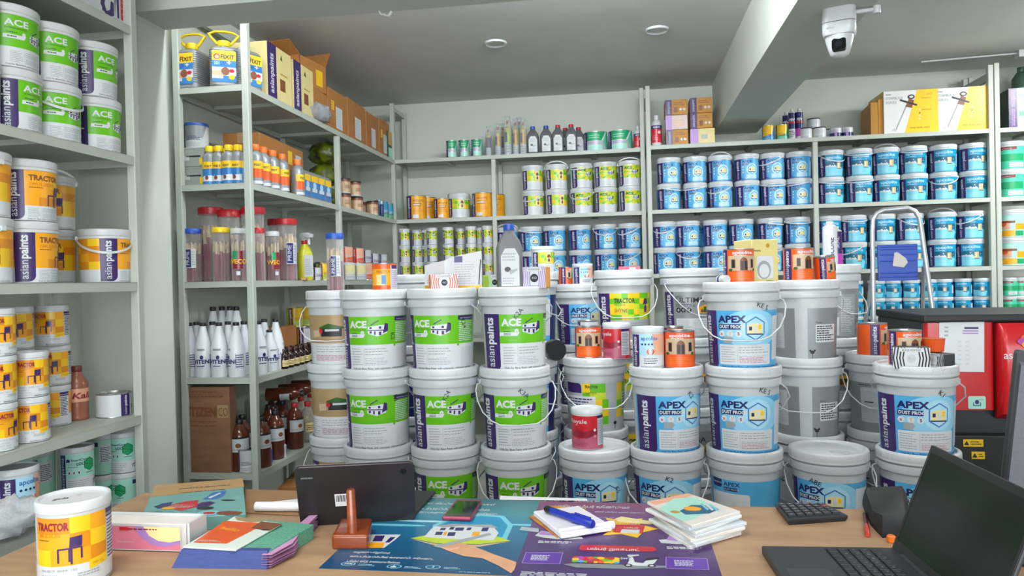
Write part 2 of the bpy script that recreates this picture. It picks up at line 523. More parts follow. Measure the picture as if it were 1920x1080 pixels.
def art_apex_big(P):
    P.rect(-72, .004, 205, .668, 'blue', 0)
    P.ell(36, .46, .34, .22, 'skyl', 0, 24)
    P.poly([(-66, .006), (-30, .006), (-25, .05), (-25, .668), (-66, .668)], 'purple', 1)
    k = .1
    P.text('asian', -41, .05, k, 'lgrey', 2, rot=90, fit=.25); P.text('paints', -41, .31, k, 'white', 2, rot=90, fit=.3, bold=.03)
    P.text('APEX', -20, .535, .074, 'navy', 2, fit=.31, bold=.04)
    P.rect(-20.5, .455, 18, .515, 'navy', 2)
    P.text('DUST PROOF', -19, .468, .036, 'white', 3, fit=.29, bold=.04)
    for i, x in enumerate((-15, 0, 14)):
        P.ell(x, .405, .036, .036, 'white', 2)
        P.text('xT5'[i], x, .39, .034, ('red', 'peach', 'purple')[i], 3, al='c', bold=.03)
    P.poly([(-12, .3), (2, .3), (6, .345), (2, .375), (-12, .375)], 'grey', 2)
    hexhouse(P, 42, .465, .105)
    P.rr(-21, .055, 72, .285, 'white', 1, .012)
    info(P, -18, 68, .075, .265, 17)
    P.bars(15, .07, 68, .14, 4, 'pink', 3, 5, .25)
    P.text(BASE_LINE, -18, .02, .025, 'navy', 2, fit=.72, bold=.006)
    P.rect(78, .1, 160, .6, 'white', 1); P.bars(82, .12, 156, .56, 16, 'lgrey', 2, 3)
    P.rect(160, .01, 205, .668, 'navy', 1)

def art_apex_back(P):
    P.rect(-72, .004, 205, .668, 'blue', 0)
    P.rr(-62, .57, -40, .665, 'navy', 1, .03, 'ab'); P.text('asianpaints', -51, .615, .022, 'white', 2, al='c', fit=.16)
    P.text('APEX', -36, .6, .045, 'navy', 1, fit=.19, bold=.02)
    P.rect(-36, .545, -12, .585, 'navy', 1); P.text('DUST PROOF', -35, .555, .02, 'white', 2, fit=.17)
    P.rr(-64, .02, 8, .52, 'white', 1, .03, 'c'); P.bars(-58, .05, 2, .49, 22, 'lgrey', 2, 31, .35)
    P.text('A', -30, .3, .03, 'navy', 3)
    P.ell(60, .2, .3, .13, 'lblue', 1, 20); P.rect(90, .01, 205, .668, 'navy', 1)

def art_ultima_tan(P):
    P.rect(-75, .29, 205, .672, 'tan', 0); P.rr(-75, .03, 205, .3, 'white', 0, .01)
    P.rr(-110, .01, -74, .672, 'purple', 1, .05, 'b')
    strip(P, -110, -74, .01, .672, .05)
    P.text('ULTIMA', -64, .55, .05, 'gold', 2, fit=.2); P.text('PROTEK', -64, .48, .05, 'gold', 2, fit=.2)
    P.shape(18, .475, .17, [(-1, .2), (-.2, .5), (.95, .22), (.95, .1), (-1, .08)], 'dgreen', 2)
    P.shape(18, .475, .17, [(-.85, -.5), (.8, -.5), (.8, .1), (-.85, .1)], 'black', 2)
    P.shape(18, .475, .17, [(-.5, -.1), (.6, -.1), (.6, .06), (-.5, .06)], 'lgrey', 3)
    P.shape(18, .475, .17, [(-1.7, -.6), (-1, -.5), (-1, .0), (-1.7, -.05)], 'stone', 2); P.ell(-4, .46, .03, .03, 'red', 3)
    info(P, -64, 60, .06, .27, 41); P.bars(-20, .06, 60, .15, 4, 'pink', 3, 6, .25)
    P.rect(100, .3, 205, .672, 'brown', 1)

def checks(P, x0, x1, y0, y1, nx, ny, cols, seed, l=1):
    r = random.Random(seed)
    for i in range(nx):
        for j in range(ny):
            a = x0 + (x1 - x0) * i / nx; b = y0 + (y1 - y0) * j / ny
            P.rect(a, b, a + (x1 - x0) / nx, b + (y1 - y0) / ny, cols[(i + j + (r.random() < .25)) % len(cols)], l)

def art_shyne(P):
    P.rect(-70, .004, 205, .30, 'lsilver', 0)
    checks(P, -36, 150, .3, .668, 14, 5, ['lime', 'green', 'yellow'], 4, 0)
    strip(P, -72, -36, .01, .668, .05)
    P.text('TRACTOR', -26, .535, .062, 'black', 2, fit=.3, bold=.03)
    P.text('EMULSION', -26, .495, .03, 'dgreen', 2, fit=.16); P.text('SHYNE', -26, .405, .05, 'brown', 2, fit=.19, bold=.015)
    P.shape(48, .5, .1, [(-.5, .1), (.5, .1), (.3, .9), (-.3, .9)], 'purple', 2); P.shape(48, .5, .1, [(-.08, -.9), (.08, -.9), (.08, .1), (-.08, .1)], 'purple', 2)
    P.ell(48, .45, .03, .05, 'purple', 2); P.shape(48, .41, .1, [(-.3, -.1), (.3, -.1), (.3, 0), (-.3, 0)], 'purple', 2)
    info(P, -26, 60, .05, .27, 51)

def art_ultima_silver(P):
    P.rect(-70, .004, 205, .668, 'silver', 0)
    strip(P, -66, -40, .06, .668, .04)
    P.text('APEX', -34, .585, .03, 'black', 2, fit=.1)
    P.text('ULTIMA', -34, .52, .07, 'black', 2, fit=.42, bold=.01)
    P.bars(-34, .46, 12, .505, 2, 'black', 2, 4)
    for i, x in enumerate((-28, -17, -5)): P.ell(x, .415, .036, .036, 'black', 2); P.text('007'[i], x, .398, .036, 'white', 3, al='c', bold=.02)
    P.poly([(14, .37), (66, .37), (66, .51), (40, .5), (14, .45)], 'amber', 2); checks(P, 20, 64, .38, .46, 6, 2, ['brown', 'gold', 'dgreen'], 9, 3)
    P.rect(-34, .06, 70, .3, 'white', 1); info(P, -30, 66, .08, .28, 61)
    P.rect(70, .05, 110, .6, 'grey', 1); P.bars(74, .1, 106, .56, 20, 'white', 2, 7)

def art_silver_back(P):
    P.rect(-120, .01, -16, .64, 'silver', 0); P.rect(6, .01, 110, .64, 'silver', 0)
    P.rr(-80, .14, -38, .58, 'lsilver', 1, .02, 'bc'); P.bars(-76, .17, -42, .54, 16, 'grey', 2, 8, .3); P.rect(-72, .39, -56, .405, 'black', 3)
    P.bars(-84, .6, -50, .62, 1, 'black', 2, 3)
    P.rr(20, .22, 64, .44, 'white', 1, .01); P.bars(22, .235, 62, .43, 7, 'black', 2, 12, .5)
    P.text('Paints', 20, .455, .022, 'black', 1)
    P.shape(14, .08, .055, [(-.06, -1), (.06, -1), (.06, .2), (-.06, .2)], 'black', 1); P.ell(14, .1, .028, .022, 'black', 1, 8); P.ell(10, .12, .014, .014, 'black', 1, 6); P.ell(18, .12, .014, .014, 'black', 1, 6)

def art_latex(P):
    P.rect(-120, .04, 120, .67, 'lsilver', 0)
    checks(P, -26, 20, .42, .66, 3, 2, ['green', 'yellow', 'lime'], 2, 0); checks(P, 0, 26, .12, .45, 2, 3, ['amber', 'green', 'yellow'], 3, 0)
    checks(P, 46, 96, .2, .66, 3, 4, ['yellow', 'green', 'lime'], 5, 0)
    P.rr(-70, .53, -28, .66, 'purple', 1, .05, 'c'); P.text('TRACTOR', -8, .6, .034, 'black', 2, al='c', fit=.17, bold=.04); P.text('LATEX', -8, .52, .03, 'brown', 2, al='c', fit=.14)
    P.rect(-70, .28, 0, .49, 'white', 1); P.bars(-66, .36, -6, .47, 3, 'navy', 2, 2); P.rect(-70, .05, -2, .27, 'lsilver', 1); info(P, -66, -6, .07, .26, 71)
    P.rect(62, .28, 92, .52, 'white', 1); P.bars(64, .29, 90, .51, 6, 'black', 2, 9, .5)
    P.shape(42, .1, .055, [(-.06, -1), (.06, -1), (.06, .2), (-.06, .2)], 'black', 1); P.ell(42, .13, .03, .024, 'black', 1, 8)

# -- four-litre pails
def art_apex(P):
    P.rect(-160, .02, 200, .8, 'mblue', 0); P.ell(25, .42, .62, .4, 'blue', 1, 24)
    P.poly([(-66, .02), (-31, .02), (-26, .07), (-26, .8), (-66, .8)], 'purple', 1)
    P.text('asian', -40, .06, .12, 'lgrey', 2, rot=90, fit=.28); P.text('paints', -40, .37, .12, 'white', 2, rot=90, fit=.36, bold=.03)
    P.text('APEX', -20, .66, .09, 'navy', 2, fit=.36, bold=.03); P.rect(-20, .57, 14, .63, 'navy', 2); P.text('DUST PROOF', -19, .585, .035, 'white', 3, fit=.33)
    for y in (.5, .4, .3): P.ell(-16, y, .03, .03, 'white', 2, 8)
    P.ell(28, .4, .21, .23, 'lblue', 2, 20); hexhouse(P, 28, .4, .14, 'cream', False)
    P.rect(0, .06, 52, .21, 'lblue', 2); P.bars(2, .07, 50, .2, 4, 'white', 3, 4)
    side_panel(P, 72, 108, .1, .74, 'lgrey', 'mblue', 5)

def art_apcolite(P):
    P.rect(-160, .02, 200, .82, 'teal', 0)
    P.poly([(-66, .02), (-32, .02), (-27, .07), (-27, .82), (-66, .82)], 'purple', 1)
    P.text('asian', -41, .06, .12, 'lgrey', 2, rot=90, fit=.28); P.text('paints', -41, .37, .12, 'white', 2, rot=90, fit=.36, bold=.03)
    P.text('apcolite', -20, .665, .1, 'lblue', 2, fit=.58, bold=.025); P.bars(-18, .58, 30, .62, 1, 'lblue', 2, 3)
    P.rect(-26, .38, 70, .56, 'dteal', 1)
    P.poly([(-26, .04), (60, .04), (72, .3), (40, .36), (-26, .4)], 'lteal', 2); P.rect(-26, .36, 24, .41, 'lgrey', 3)
    for i, (x, w) in enumerate(((-20, 6), (-10, 9), (4, 7), (14, 5))): P.rect(x, .38, x + w, .38 + .04 + .02 * (i % 2), 'white', 3)
    P.rect(28, .3, 48, .53, 'stone', 3); P.rect(31, .33, 38, .5, 'cream', 4); P.rect(28, .28, 50, .3, 'black', 3); P.ell(12, .49, .02, .02, 'white', 4, 6); P.ell(57, .45, .015, .015, 'white', 4, 6)
    P.bars(-22, .07, 40, .24, 5, 'lblue', 3, 9, .25)
    side_panel(P, 80, 110, .2, .74, 'lgrey', 'teal', 5)

def art_sun(P, ace=True):
    """older sunburst label"""
    P.rect(-160, .02, 200, .36, 'white', 0); P.rect(-160, .34, 200, .82, 'lime' if not ace else 'lmint', 0)
    P.rect(-28, .34, 120, .82, 'lime', 1)
    for k in range(14):
        a = 2 * PI * k / 14
        P.shape(30, .56, .5, [(.25 * math.cos(a), .22 * math.sin(a)), (math.cos(a - .1), .52 * math.sin(a - .1)), (math.cos(a + .1), .52 * math.sin(a + .1))], 'green' if k % 2 else 'yellow', 2)
    P.rect(-32, .82, 120, .95, 'white', 0)
    strip(P, -66, -30, .03, .82, .08)
    P.text('ACE', -24, .66, .1, 'dgreen', 3, bold=.04, sx=1.2); house(P, 32, .56, .15, 'white', 'navy', 'navy')
    P.bars(-20, .08, 40, .3, 5, 'lgrey', 1, 7)

def art_tractor_green(P):
    P.rect(-160, .02, 200, .36, 'white', 0); checks(P, -34, 100, .36, .78, 8, 4, ['lime', 'yellow', 'lime', 'green'], 12, 0)
    strip(P, -66, -34, .03, .78, .08)
    P.rect(8, .38, 34, .76, 'cream', 1)
    P.shape(22, .56, .13, [(-.5, .2), (.5, .2), (.3, 1), (-.3, 1)], 'brown', 3); P.shape(22, .56, .13, [(-.1, -1), (.1, -1), (.1, .2), (-.1, .2)], 'brown', 3); P.ell(22, .48, .04, .06, 'brown', 3)
    P.rect(62, .68, 100, .78, 'brown', 1); P.bars(64, .3, 98, .64, 8, 'grey', 2, 3); P.bars(-24, .08, 40, .3, 5, 'lgrey', 1, 9)

def art_tractor(P):
    P.rect(-160, .02, 205, .26, 'white', 0)
    checks(P, -30, 130, .25, .82, 6, 4, ['yellow', 'amber', 'damber', 'amber'], 8, 0)
    checks(P, -150, -68, .25, .82, 3, 4, ['amber', 'damber', 'yellow'], 3, 0)
    strip(P, -68, -30, .03, .83, .1)
    P.text('TRACTOR', -22, .66, .085, 'brown', 2, fit=.52, bold=.035); P.text('EMULSION', -22, .575, .055, 'damber', 2, fit=.4, bold=.01); P.bars(-22, .53, 14, .56, 1, 'brown', 2, 3)
    chair(P, 34, .42, .17)
    info(P, -24, 50, .06, .22, 5, 'grey'); P.text(BASE_LINE, -26, .03, .02, 'black', 2, fit=.8)

def chair(P, x, y, k, m='purple'):
    q = lambda pts: P.shape(x, y, k, pts, m, 3)
    q([(-.05, .15), (.75, .2), (.78, .95), (0, .88)]); q([(-.85, -.02), (.72, .06), (.72, .17), (-.85, .1)])
    for a, b in ((-.85, -.95), (-.12, -.9), (.02, -1.1), (.66, -.75)): q([(a, b), (a + .12, b), (a + .12, .1), (a, .1)])

def art_tractor_can(P):
    P.rect(-180, .02, 180, .3, 'white', 0); checks(P, -62, 62, .29, .84, 4, 3, ['yellow', 'amber', 'amber', 'damber'], 2, 0); checks(P, 98, 152, .29, .84, 2, 3, ['amber', 'damber'], 3, 0)
    P.text('TRACTOR', -56, .7, .085, 'dred', 2, fit=.37, bold=.04); P.text('EMULSION', -55, .62, .065, 'damber', 2, fit=.27, bold=.01); P.bars(-54, .575, -25, .6, 1, 'brown', 2, 4)
    chair(P, 0, .475, .155)
    P.poly([(28, .2), (62, .24), (62, .34), (28, .31)], 'yellow', 1); P.text('MP 15.', 34, .245, .035, 'gold', 2)
    P.rect(62, .22, 98, .84, 'white', 1); P.rect(62, .74, 98, .84, 'purple', 2); P.text('asianpaints', 80, .765, .035, 'white', 3, al='c', fit=.3)
    P.bars(64, .25, 96, .72, 12, 'purple', 2, 9, .5)
    P.text('0041/8KTF  BM/MF  1SG', -50, .225, .03, 'grey', 2, fit=.4); P.text('M 04/2023', -50, .16, .035, 'grey', 2, fit=.2); P.text('M.R.P. 241.00', -46, .105, .035, 'grey', 2, fit=.22)
    P.text('BT NO.KKNTF11  Gate pd', -48, .05, .03, 'grey', 2, fit=.4); P.text(BASE_LINE, -2, .035, .026, 'black', 2, fit=.6, bold=.01)
    P.bars(10, .14, 58, .2, 2, 'grey', 2, 8)
    strip(P, -180, -150, .05, .84, .06)

def art_tractor_can_strip(P):
    art_tractor_can(P)
    strip(P, -92, -56, .04, .84, .1)

def art_epoxy(P):
    P.rect(-180, .03, 180, .86, 'lmint', 0); P.rect(-70, .03, 70, .32, 'white', 1)
    P.rr(-82, .03, -58, .84, 'navy', 1, .06, 'b'); P.text('asianpaints', -65, .08, .09, 'white', 2, rot=90, fit=.7)
    P.shape(-48, .72, .04, [(-1, -1), (1, -1), (1, .3), (0, 1), (-1, .3)], 'navy', 2)
    P.text('SmartCare', -38, .7, .05, 'navy', 2, fit=.34, bold=.02); P.text('EPOXI', -50, .6, .065, 'grey', 2, fit=.22); P.text('LOC', -20, .6, .065, 'navy', 2, fit=.16, bold=.03); P.bars(-50, .55, -2, .58, 1, 'dgreen', 2, 3)
    for x in (-44, -28, -12): P.ell(x, .45, .035, .05, 'white', 2); P.ell(x, .44, .014, .03, 'navy', 3)
    P.ell(26, .6, .14, .155, 'dgreen', 2, 6, PI / 6); P.ell(26, .6, .125, .14, 'emerald', 3, 6, PI / 6); P.shape(26, .6, .12, [(-1, .15), (-.9, .25), (1, -.2), (.9, -.3)], 'dgreen', 4); P.bars(12, .4, 44, .43, 1, 'navy', 2, 5)
    P.bars(-50, .06, 30, .28, 5, 'grey', 2, 6, .3)
    P.shape(56, .22, .08, [(-.2, 0), (.4, 0), (.4, 1), (-.2, .9)], 'navy', 3); P.shape(56, .22, .08, [(-1, -.1), (.4, -.1), (.4, .1), (-1, .1)], 'navy', 3)
    for a in (-1, -.4, .2): P.shape(56, .22, .08, [(a, -1), (a + .18, -1), (a + .18, 0), (a, 0)], 'navy', 3)
    P.rr(96, .3, 150, .76, 'white', 1, .05); P.bars(100, .33, 146, .7, 9, 'navy', 2, 8, .4); P.rect(74, .72, 92, .82, 'purple', 1)

def art_royale(P):
    P.rect(-180, .03, 180, .84, 'red', 0); P.poly([(-90, .03), (70, .03), (70, .42), (30, .36), (-20, .28), (-90, .38)], 'rose', 1); P.poly([(-60, .36), (10, .3), (68, .44), (68, .56), (0, .46), (-30, .52)], 'dred', 2)
    P.text('Royale', -62, .66, .1, 'white', 3, fit=.48, bold=.01); P.bars(-36, .6, -14, .63, 1, 'pink', 3, 3)
    P.rect(52, .78, 96, .84, 'navy', 2); P.rect(52, .12, 96, .77, 'lgrey', 2); P.bars(55, .15, 92, .74, 14, 'purple', 3, 4, .3)
    P.ell(40, .5, .035, .035, 'white', 3); P.ell(40, .35, .035, .035, 'pink', 3); P.bars(-50, .1, 20, .2, 3, 'dred', 3, 6, .3)

def art_apco_orange(P):
    P.rect(-180, .03, 180, .97, 'orange', 0)
    P.rect(-60, .38, 60, .8, 'stone', 1)
    P.rr(-14, .38, 16, .76, 'brown', 2, .13, 'cd'); P.rect(-11, .4, 13, .64, 'black', 3); P.rect(-1, .4, 3, .66, 'brown', 4)
    for x in (-46, 30): P.rect(x, .45, x + 15, .7, 'brown', 2); P.rect(x + 2, .47, x + 13, .68, 'black', 3)
    P.ell(-50, .4, .06, .04, 'dgreen', 3); P.ell(48, .4, .06, .04, 'dgreen', 3)
    P.text('apcolite', -42, .845, .09, 'white', 2, fit=.58, bold=.03); P.text('enamel', 30, .845, .04, 'white', 2, fit=.14); P.bars(-36, .79, 28, .825, 1, 'white', 2, 3)
    strip(P, -102, -66, .03, .97, .02, corners='')
    P.bars(-40, .12, 40, .32, 4, 'damber', 1, 9, .25); P.rect(96, .3, 150, .62, 'white', 1); P.bars(100, .32, 146, .6, 8, 'grey', 2, 4)

def art_apco_white(P):
    P.rect(-180, .02, 180, .34, 'white', 0); P.rect(-180, .33, 180, .84, 'lblue', 0)
    P.poly([(30, .34), (120, .34), (120, .84), (20, .84)], 'peach', 1); strip(P, -66, -28, .04, .83, .08)
    P.text('apcolite', -20, .7, .09, 'mblue', 2, fit=.4, bold=.02); 
    for x in (-16, -4, 8, 20): P.ell(x, .6, .025, .025, 'navy', 2, 6)
    P.ell(14, .42, .1, .08, 'orange', 2, 8); P.ell(14, .44, .05, .1, 'white', 3, 8); P.bars(-10, .12, 50, .28, 3, 'black', 2, 9, .3); P.text(BASE_LINE, -22, .05, .03, 'black', 2, fit=.7)

def art_apco_one(P):
    P.rect(-180, .03, 180, .82, 'teal', 0); strip(P, -90, -54, .03, .82, .05); P.text('apcolite', -40, .68, .1, 'lblue', 2, fit=.5, bold=.02)
    P.rect(-50, .36, 40, .56, 'dteal', 1); P.poly([(-50, .05), (30, .05), (40, .3), (-50, .38)], 'lteal', 2); P.rect(0, .3, 22, .54, 'stone', 3); P.rect(6, .34, 14, .5, 'white', 4); P.rect(0, .28, 24, .31, 'black', 4)
    P.rect(62, .2, 96, .64, 'lgrey', 2); P.rect(58, .7, 98, .8, 'navy', 2)

def art_plain(c1, c2, strip_m='purple', title=None, tc='white', lower='white'):
    def f(P):
        P.rect(-180, .04, 180, .96, c1, 0); P.poly([(-50, .3), (40, .42), (70, .96), (-50, .96)], c2, 1); P.rect(-180, .04, 180, .28, lower, 1)
        strip(P, -88, -52, .04, .96, .04, m=strip_m)
        P.bars(-42, .32, 30, .5, 3, tc, 2, 4, .4); P.bars(-42, .08, 40, .24, 3, 'grey', 2, 5)
        if title: P.text(title, -44, .66, .13, tc, 3, fit=.6, bold=.02)
    return f

def art_yellow_tin(P):
    P.rect(-180, .03, 180, .97, 'gold', 0); P.rect(-50, .03, 90, .97, 'amber', 1); strip(P, -88, -50, .03, .97, .02, corners='')
    P.text('APCOLITE', -42, .74, .07, 'brown', 2, fit=.44, bold=.02); P.bars(-42, .52, 20, .68, 3, 'brown', 2, 5); P.rect(-40, .6, 0, .64, 'white', 3); P.rect(-42, .06, -10, .2, 'white', 2); P.bars(-42, .3, 30, .48, 3, 'damber', 2, 4)

def art_sun_one(P): art_tractor_green(P)
def art_ace_one(P): art_sun(P)
def art_mint(P):
    P.rect(-180, .03, 180, .82, 'mint', 0); P.rect(-50, .3, 60, .55, 'emerald', 1); P.rr(-96, .03, -60, .82, 'purple', 1, .05, 'b'); P.text('asianpaints', -70, .1, .1, 'white', 2, rot=90, fit=.65)
    P.rect(-60, .7, 20, .8, 'dred', 1); P.text('asianpaints', -20, .73, .04, 'white', 2, al='c', fit=.3); P.rect(-10, .08, 60, .24, 'white', 1); P.bars(-6, .1, 56, .22, 3, 'grey', 2, 3)

def art_patch(P):
    P.rect(-180, .03, 180, .82, 'lmint', 0); P.rect(-60, .3, 0, .62, 'peach', 1); P.ell(-30, .5, .12, .1, 'orange', 2); P.rect(20, .28, 80, .5, 'amber', 1); P.rect(-60, .05, 20, .26, 'amber', 1); P.rect(-60, .52, 20, .6, 'brown', 2)
    P.rect(86, .1, 110, .8, 'purple', 1); P.rect(20, .06, 60, .24, 'emerald', 1)

def art_wood(P):
    P.rect(-180, .1, 180, .76, 'stone', 0)
    for k in range(16): P.rect(-170 + k * 21, .1, -163 + k * 21, .76, 'peach' if k % 2 else 'tan', 1)
    P.rect(-180, .76, 180, .9, 'brown', 0); P.bars(-40, .3, 40, .55, 3, 'brown', 2, 3, .5)

# ------------------------------------------------------------------ cans, pails, buckets
def lid_mesh(name, R, h, m, seg=48, rim=0.006, recess=0.008, skirt2=None):
    b = MB()
    p = [(R - .004, 0), (R, .004), (R, h * .45), (R - .002, h * .5), (R, h * .55), (R, h - .006), (R - .002, h - .002), (R - .006, h), (R - .012, h), (R - .016, h - recess), (R * .45, h - recess), (.002, h - recess + .0006)]
    b.lathe(p, m, seg)
    return b.mesh(name, 40)

def can_body(name, rb, rt, h, m, seg=48):
    b = MB(); b.lathe([(rb - .004, 0), (rb, .003), (rt, h)], m, seg)
    return b.mesh(name, 40)

def strap(name, R, drop, up, w=.008, m=None, z=0.0, n=20, t=.0022):
    """flat plastic bail from ear to ear, either raised over the lid or fallen against the front"""
    b = MB(); v = []; f = []
    for k in range(n + 1):
        a = PI * k / n
        x = -R * math.cos(a); s = math.sin(a)
        if up: y = -up * .35 * s; zz = z + up * s
        else: y = -(R + .002) * s; zz = z - drop * s
        nx, ny = -math.cos(a), -s
        for d, e in ((0, -w / 2), (0, w / 2), (t, w / 2), (t, -w / 2)):
            v.append((x + nx * d, y + (ny * d if not up else 0), zz + e))
    for k in range(n):
        for q in range(4):
            q2 = (q + 1) % 4
            f.append((k * 4 + q, k * 4 + q2, (k + 1) * 4 + q2, (k + 1) * 4 + q))
    f += [(3, 2, 1, 0), tuple(n * 4 + q for q in range(4))]
    b.add(v, f, m or white_pl)
    for s in (-1, 1): b.box(s * R - .004, -.007, z - .007, s * R + .004, .007, z + .007, m or white_pl)
    return b.mesh(name, 40)

def art_mesh(name, fn, R, H, rb, rt, zt, seg=48, off=.0006):
    P = Print(R, H); fn(P)
    return P.build(name, rb, rt, zt, off, seg=seg)

PAIL_R, PAIL_H = .0855, .184
pail_body = can_body('pail_body', .078, .0825, PAIL_H - .022, white_pl)
pail_lid = None
def pail_kind(key, fn, handles=('down', 'up', 'low', 'none'), name='paint_pail'):
    global pail_lid
    if pail_lid is None:
        b = MB(); R = PAIL_R
        b.lathe([(.083, -.012), (.0845, -.011), (.0845, -.004), (.083, -.003), (R - .001, -.002), (R, .001), (R, .018), (R - .003, .0215), (R - .009, .0215), (R - .012, .018), (.03, .018), (.002, .0185)], white_pl, 48)
        pail_lid = b.mesh('pail_lid', 40)
        for v in pail_lid.vertices: v.co.z += PAIL_H - .022
    lab = art_mesh('pail_label', fn, .081, PAIL_H, .078, .0825, PAIL_H - .022)
    base = [('body', pail_body, None), ('lid', pail_lid, None), ('label', lab, None, 'printed wrap-round label')]
    hs = {'down': strap('bail', .087, .052, 0, z=PAIL_H - .03), 'up': strap('bail', .087, 0, .05, z=PAIL_H - .022), 'low': strap('bail', .087, .02, 0, z=PAIL_H - .028)}
    for h in handles:
        KINDS[key + '_' + h] = Kind(name, 'paint pail', base + ([('handle', hs[h], None)] if h != 'none' else []))

for key, fn in (('apex', art_apex), ('apcolite', art_apcolite), ('sun', art_sun), ('tgreen', art_tractor_green), ('tractor', art_tractor), ('mintpail', art_mint), ('patch', art_patch)):
    pail_kind(key, fn)
def art_ace4(P):
    P.rect(-160, .02, 205, .33, 'white', 0); P.rect(-40, .32, 120, .82, 'green', 0); P.rect(120, .32, 205, .82, 'lgrey', 0)
    strip(P, -76, -36, .03, .83, .1)
    P.text('ACE', -26, .65, .1, 'white', 2, sx=1.25, bold=.03); P.text('EXTERIOR EMULSION', -26, .6, .024, 'dgreen', 2, fit=.3)
    P.bars(-24, .53, 2, .56, 1, 'dgreen', 2, 3); P.shape(-8, .48, .14, [(-1.2, -.22), (.9, -.22), (1.15, .22), (-1.15, .22)], 'white', 2); P.bars(-22, .465, 0, .5, 1, 'dgreen', 3, 8, .6)
    P.ell(8, .53, .026, .034, 'white', 2); house(P, 40, .5, .15); info(P, -18, 60, .08, .27, 9, 'grey'); P.text(BASE_LINE, -26, .04, .024, 'black', 2, fit=.8)
pail_kind('ace', art_ace4)

def can_kind(key, fn, R, h, name='paint_can', lidm=None, cat='paint can', seg=48, bodym=None, lid_h=None):
    lid_h = lid_h or h * .13
    body = can_body('can_body', R * .96, R * .97, h - lid_h * .8, bodym or white_pl, seg)
    b = MB(); R2 = R
    b.lathe([(R2 - .003, 0), (R2, .002), (R2, lid_h - .003), (R2 - .002, lid_h), (R2 - .006, lid_h), (R2 - .008, lid_h - .005), (R2 * .4, lid_h - .005), (.001, lid_h - .0045)], lidm or white_pl, seg)
    lid = b.mesh('can_lid', 40)
    for v in lid.vertices: v.co.z += h - lid_h
    lab = art_mesh('can_label', fn, R * .97, h, R * .96, R * .97, h - lid_h * .8, seg)
    KINDS[key] = Kind(name, cat, [('body', body, None), ('lid', lid, None), ('label', lab, None)])

tin_m = M('tin plate', 'b9bcbd', 0.28, 0.9, var=.04)
gold_m = M('lacquered tin', 'c8b98c', 0.3, 0.8, var=.05)
def tin_kind(key, fn, R, h, name='paint_tin', seg=48, rim=None, cat='paint tin', body=None):
    b = MB(); b.lathe([(R - .001, 0), (R + .001, .001), (R + .001, .003), (R, .0045), (R, h - .0045), (R + .001, h - .003), (R + .001, h), (R - .003, h), (R - .004, h - .004)], body or rim or tin_m, seg)
    bd = b.mesh('tin_body', 40)
    b = MB(); b.lathe([(R - .0045, h - .004), (R * .82, h - .004), (R * .8, h - .001), (R * .74, h - .001), (R * .72, h - .006), (.001, h - .0055)], rim or tin_m, seg)
    ld = b.mesh('tin_lid', 40)
    P = Print(R, h); fn(P); lab = P.build('tin_label', R, R, h, .0005, seg=seg)
    KINDS[key] = Kind(name, cat, [('body', bd, None), ('lid', ld, None), ('label', lab, None)])

can_kind('tractor1', art_tractor_can, .05, .132)
can_kind('tractor1s', art_tractor_can_strip, .05, .132)
can_kind('tractor_big', art_tractor_can, .0605, .152)
can_kind('epoxy', art_epoxy, .05, .142)
can_kind('royale', art_royale, .057, .147)
can_kind('apcow', art_apco_white, .06, .155)
can_kind('teal1', art_apco_one, .056, .121)
can_kind('sun1', art_sun_one, .042, .128, seg=32)
can_kind('ace1', art_ace_one, .042, .128, seg=32)
can_kind('mint1', art_mint, .05, .121, seg=32)
can_kind('wood', art_wood, .042, .098, seg=32, lidm=M('brown plastic lid', '3a2620', .4))
can_kind('jarblue', art_plain('lgrey', 'silver', 'navy', None, 'navy', 'lgrey'), .056, .125, name='putty_tub', cat='tub', lidm=M('blue lid plastic', '2450a0', .35))
can_kind('tubwhite', art_plain('lgrey', 'cream', 'navy'), .058, .11, name='paint_tub', cat='tub')
can_kind('whitejar', art_plain('white', 'lgrey', 'cream'), .045, .075, name='stainer_jar', cat='jar', seg=24, lidm=M('dark jar rim', '30333c', .4))
def art_bluejar(P): P.rect(-180, .04, 180, .85, 'lgrey', 0); P.rect(-180, .04, 180, .46, 'navy', 1); P.rect(-10, .04, 14, .5, 'lilac', 2); P.bars(-50, .5, 50, .8, 2, 'lilac', 1, 3)
def art_green(P):
    P.rect(-180, .03, 180, .97, 'lsilver', 0); P.poly([(-40, .52), (34, .52), (58, .97), (-40, .97)], 'emerald', 1); P.poly([(34, .52), (44, .52), (68, .97), (58, .97)], 'white', 2); P.poly([(44, .5), (70, .03), (110, .03), (110, .97), (68, .97)], 'mint', 1); P.rect(-40, .03, 40, .3, 'lmint', 1)
    strip(P, -76, -40, .03, .97, .02, corners=''); P.bars(-34, .34, 30, .48, 2, 'lilac', 2, 4, .5); P.bars(-30, .62, 30, .85, 2, 'lmint', 2, 6, .3)
def art_orpack(P):
    P.rect(-180, .02, 180, .98, 'amber', 0); P.rect(-180, .02, 180, .22, 'orange', 1); P.rect(-180, .8, 180, .98, 'orange', 1); P.rect(-60, .22, -20, .6, 'cream', 2); P.rect(-34, .26, -14, .58, 'mblue', 3)
    P.rect(8, .06, 62, .92, 'lgrey', 2); P.rect(14, .8, 56, .92, 'purple', 3); P.bars(12, .12, 58, .76, 9, 'lilac', 3, 4, .4); P.text('TRACTOR', -60, .66, .08, 'brown', 2, fit=.5)
can_kind('bluejar', art_bluejar, .038, .062, name='stainer_jar', cat='jar', seg=24)
tin_kind('orange', art_apco_orange, .054, .128)
tin_kind('orange_s', art_apco_orange, .04, .098)
tin_kind('ytin', art_yellow_tin, .076, .182)
tin_kind('ytin_s', art_yellow_tin, .064, .15)
tin_kind('gtin', art_green, .042, .125, seg=32)
tin_kind('gtin_w', art_green, .085, .14)
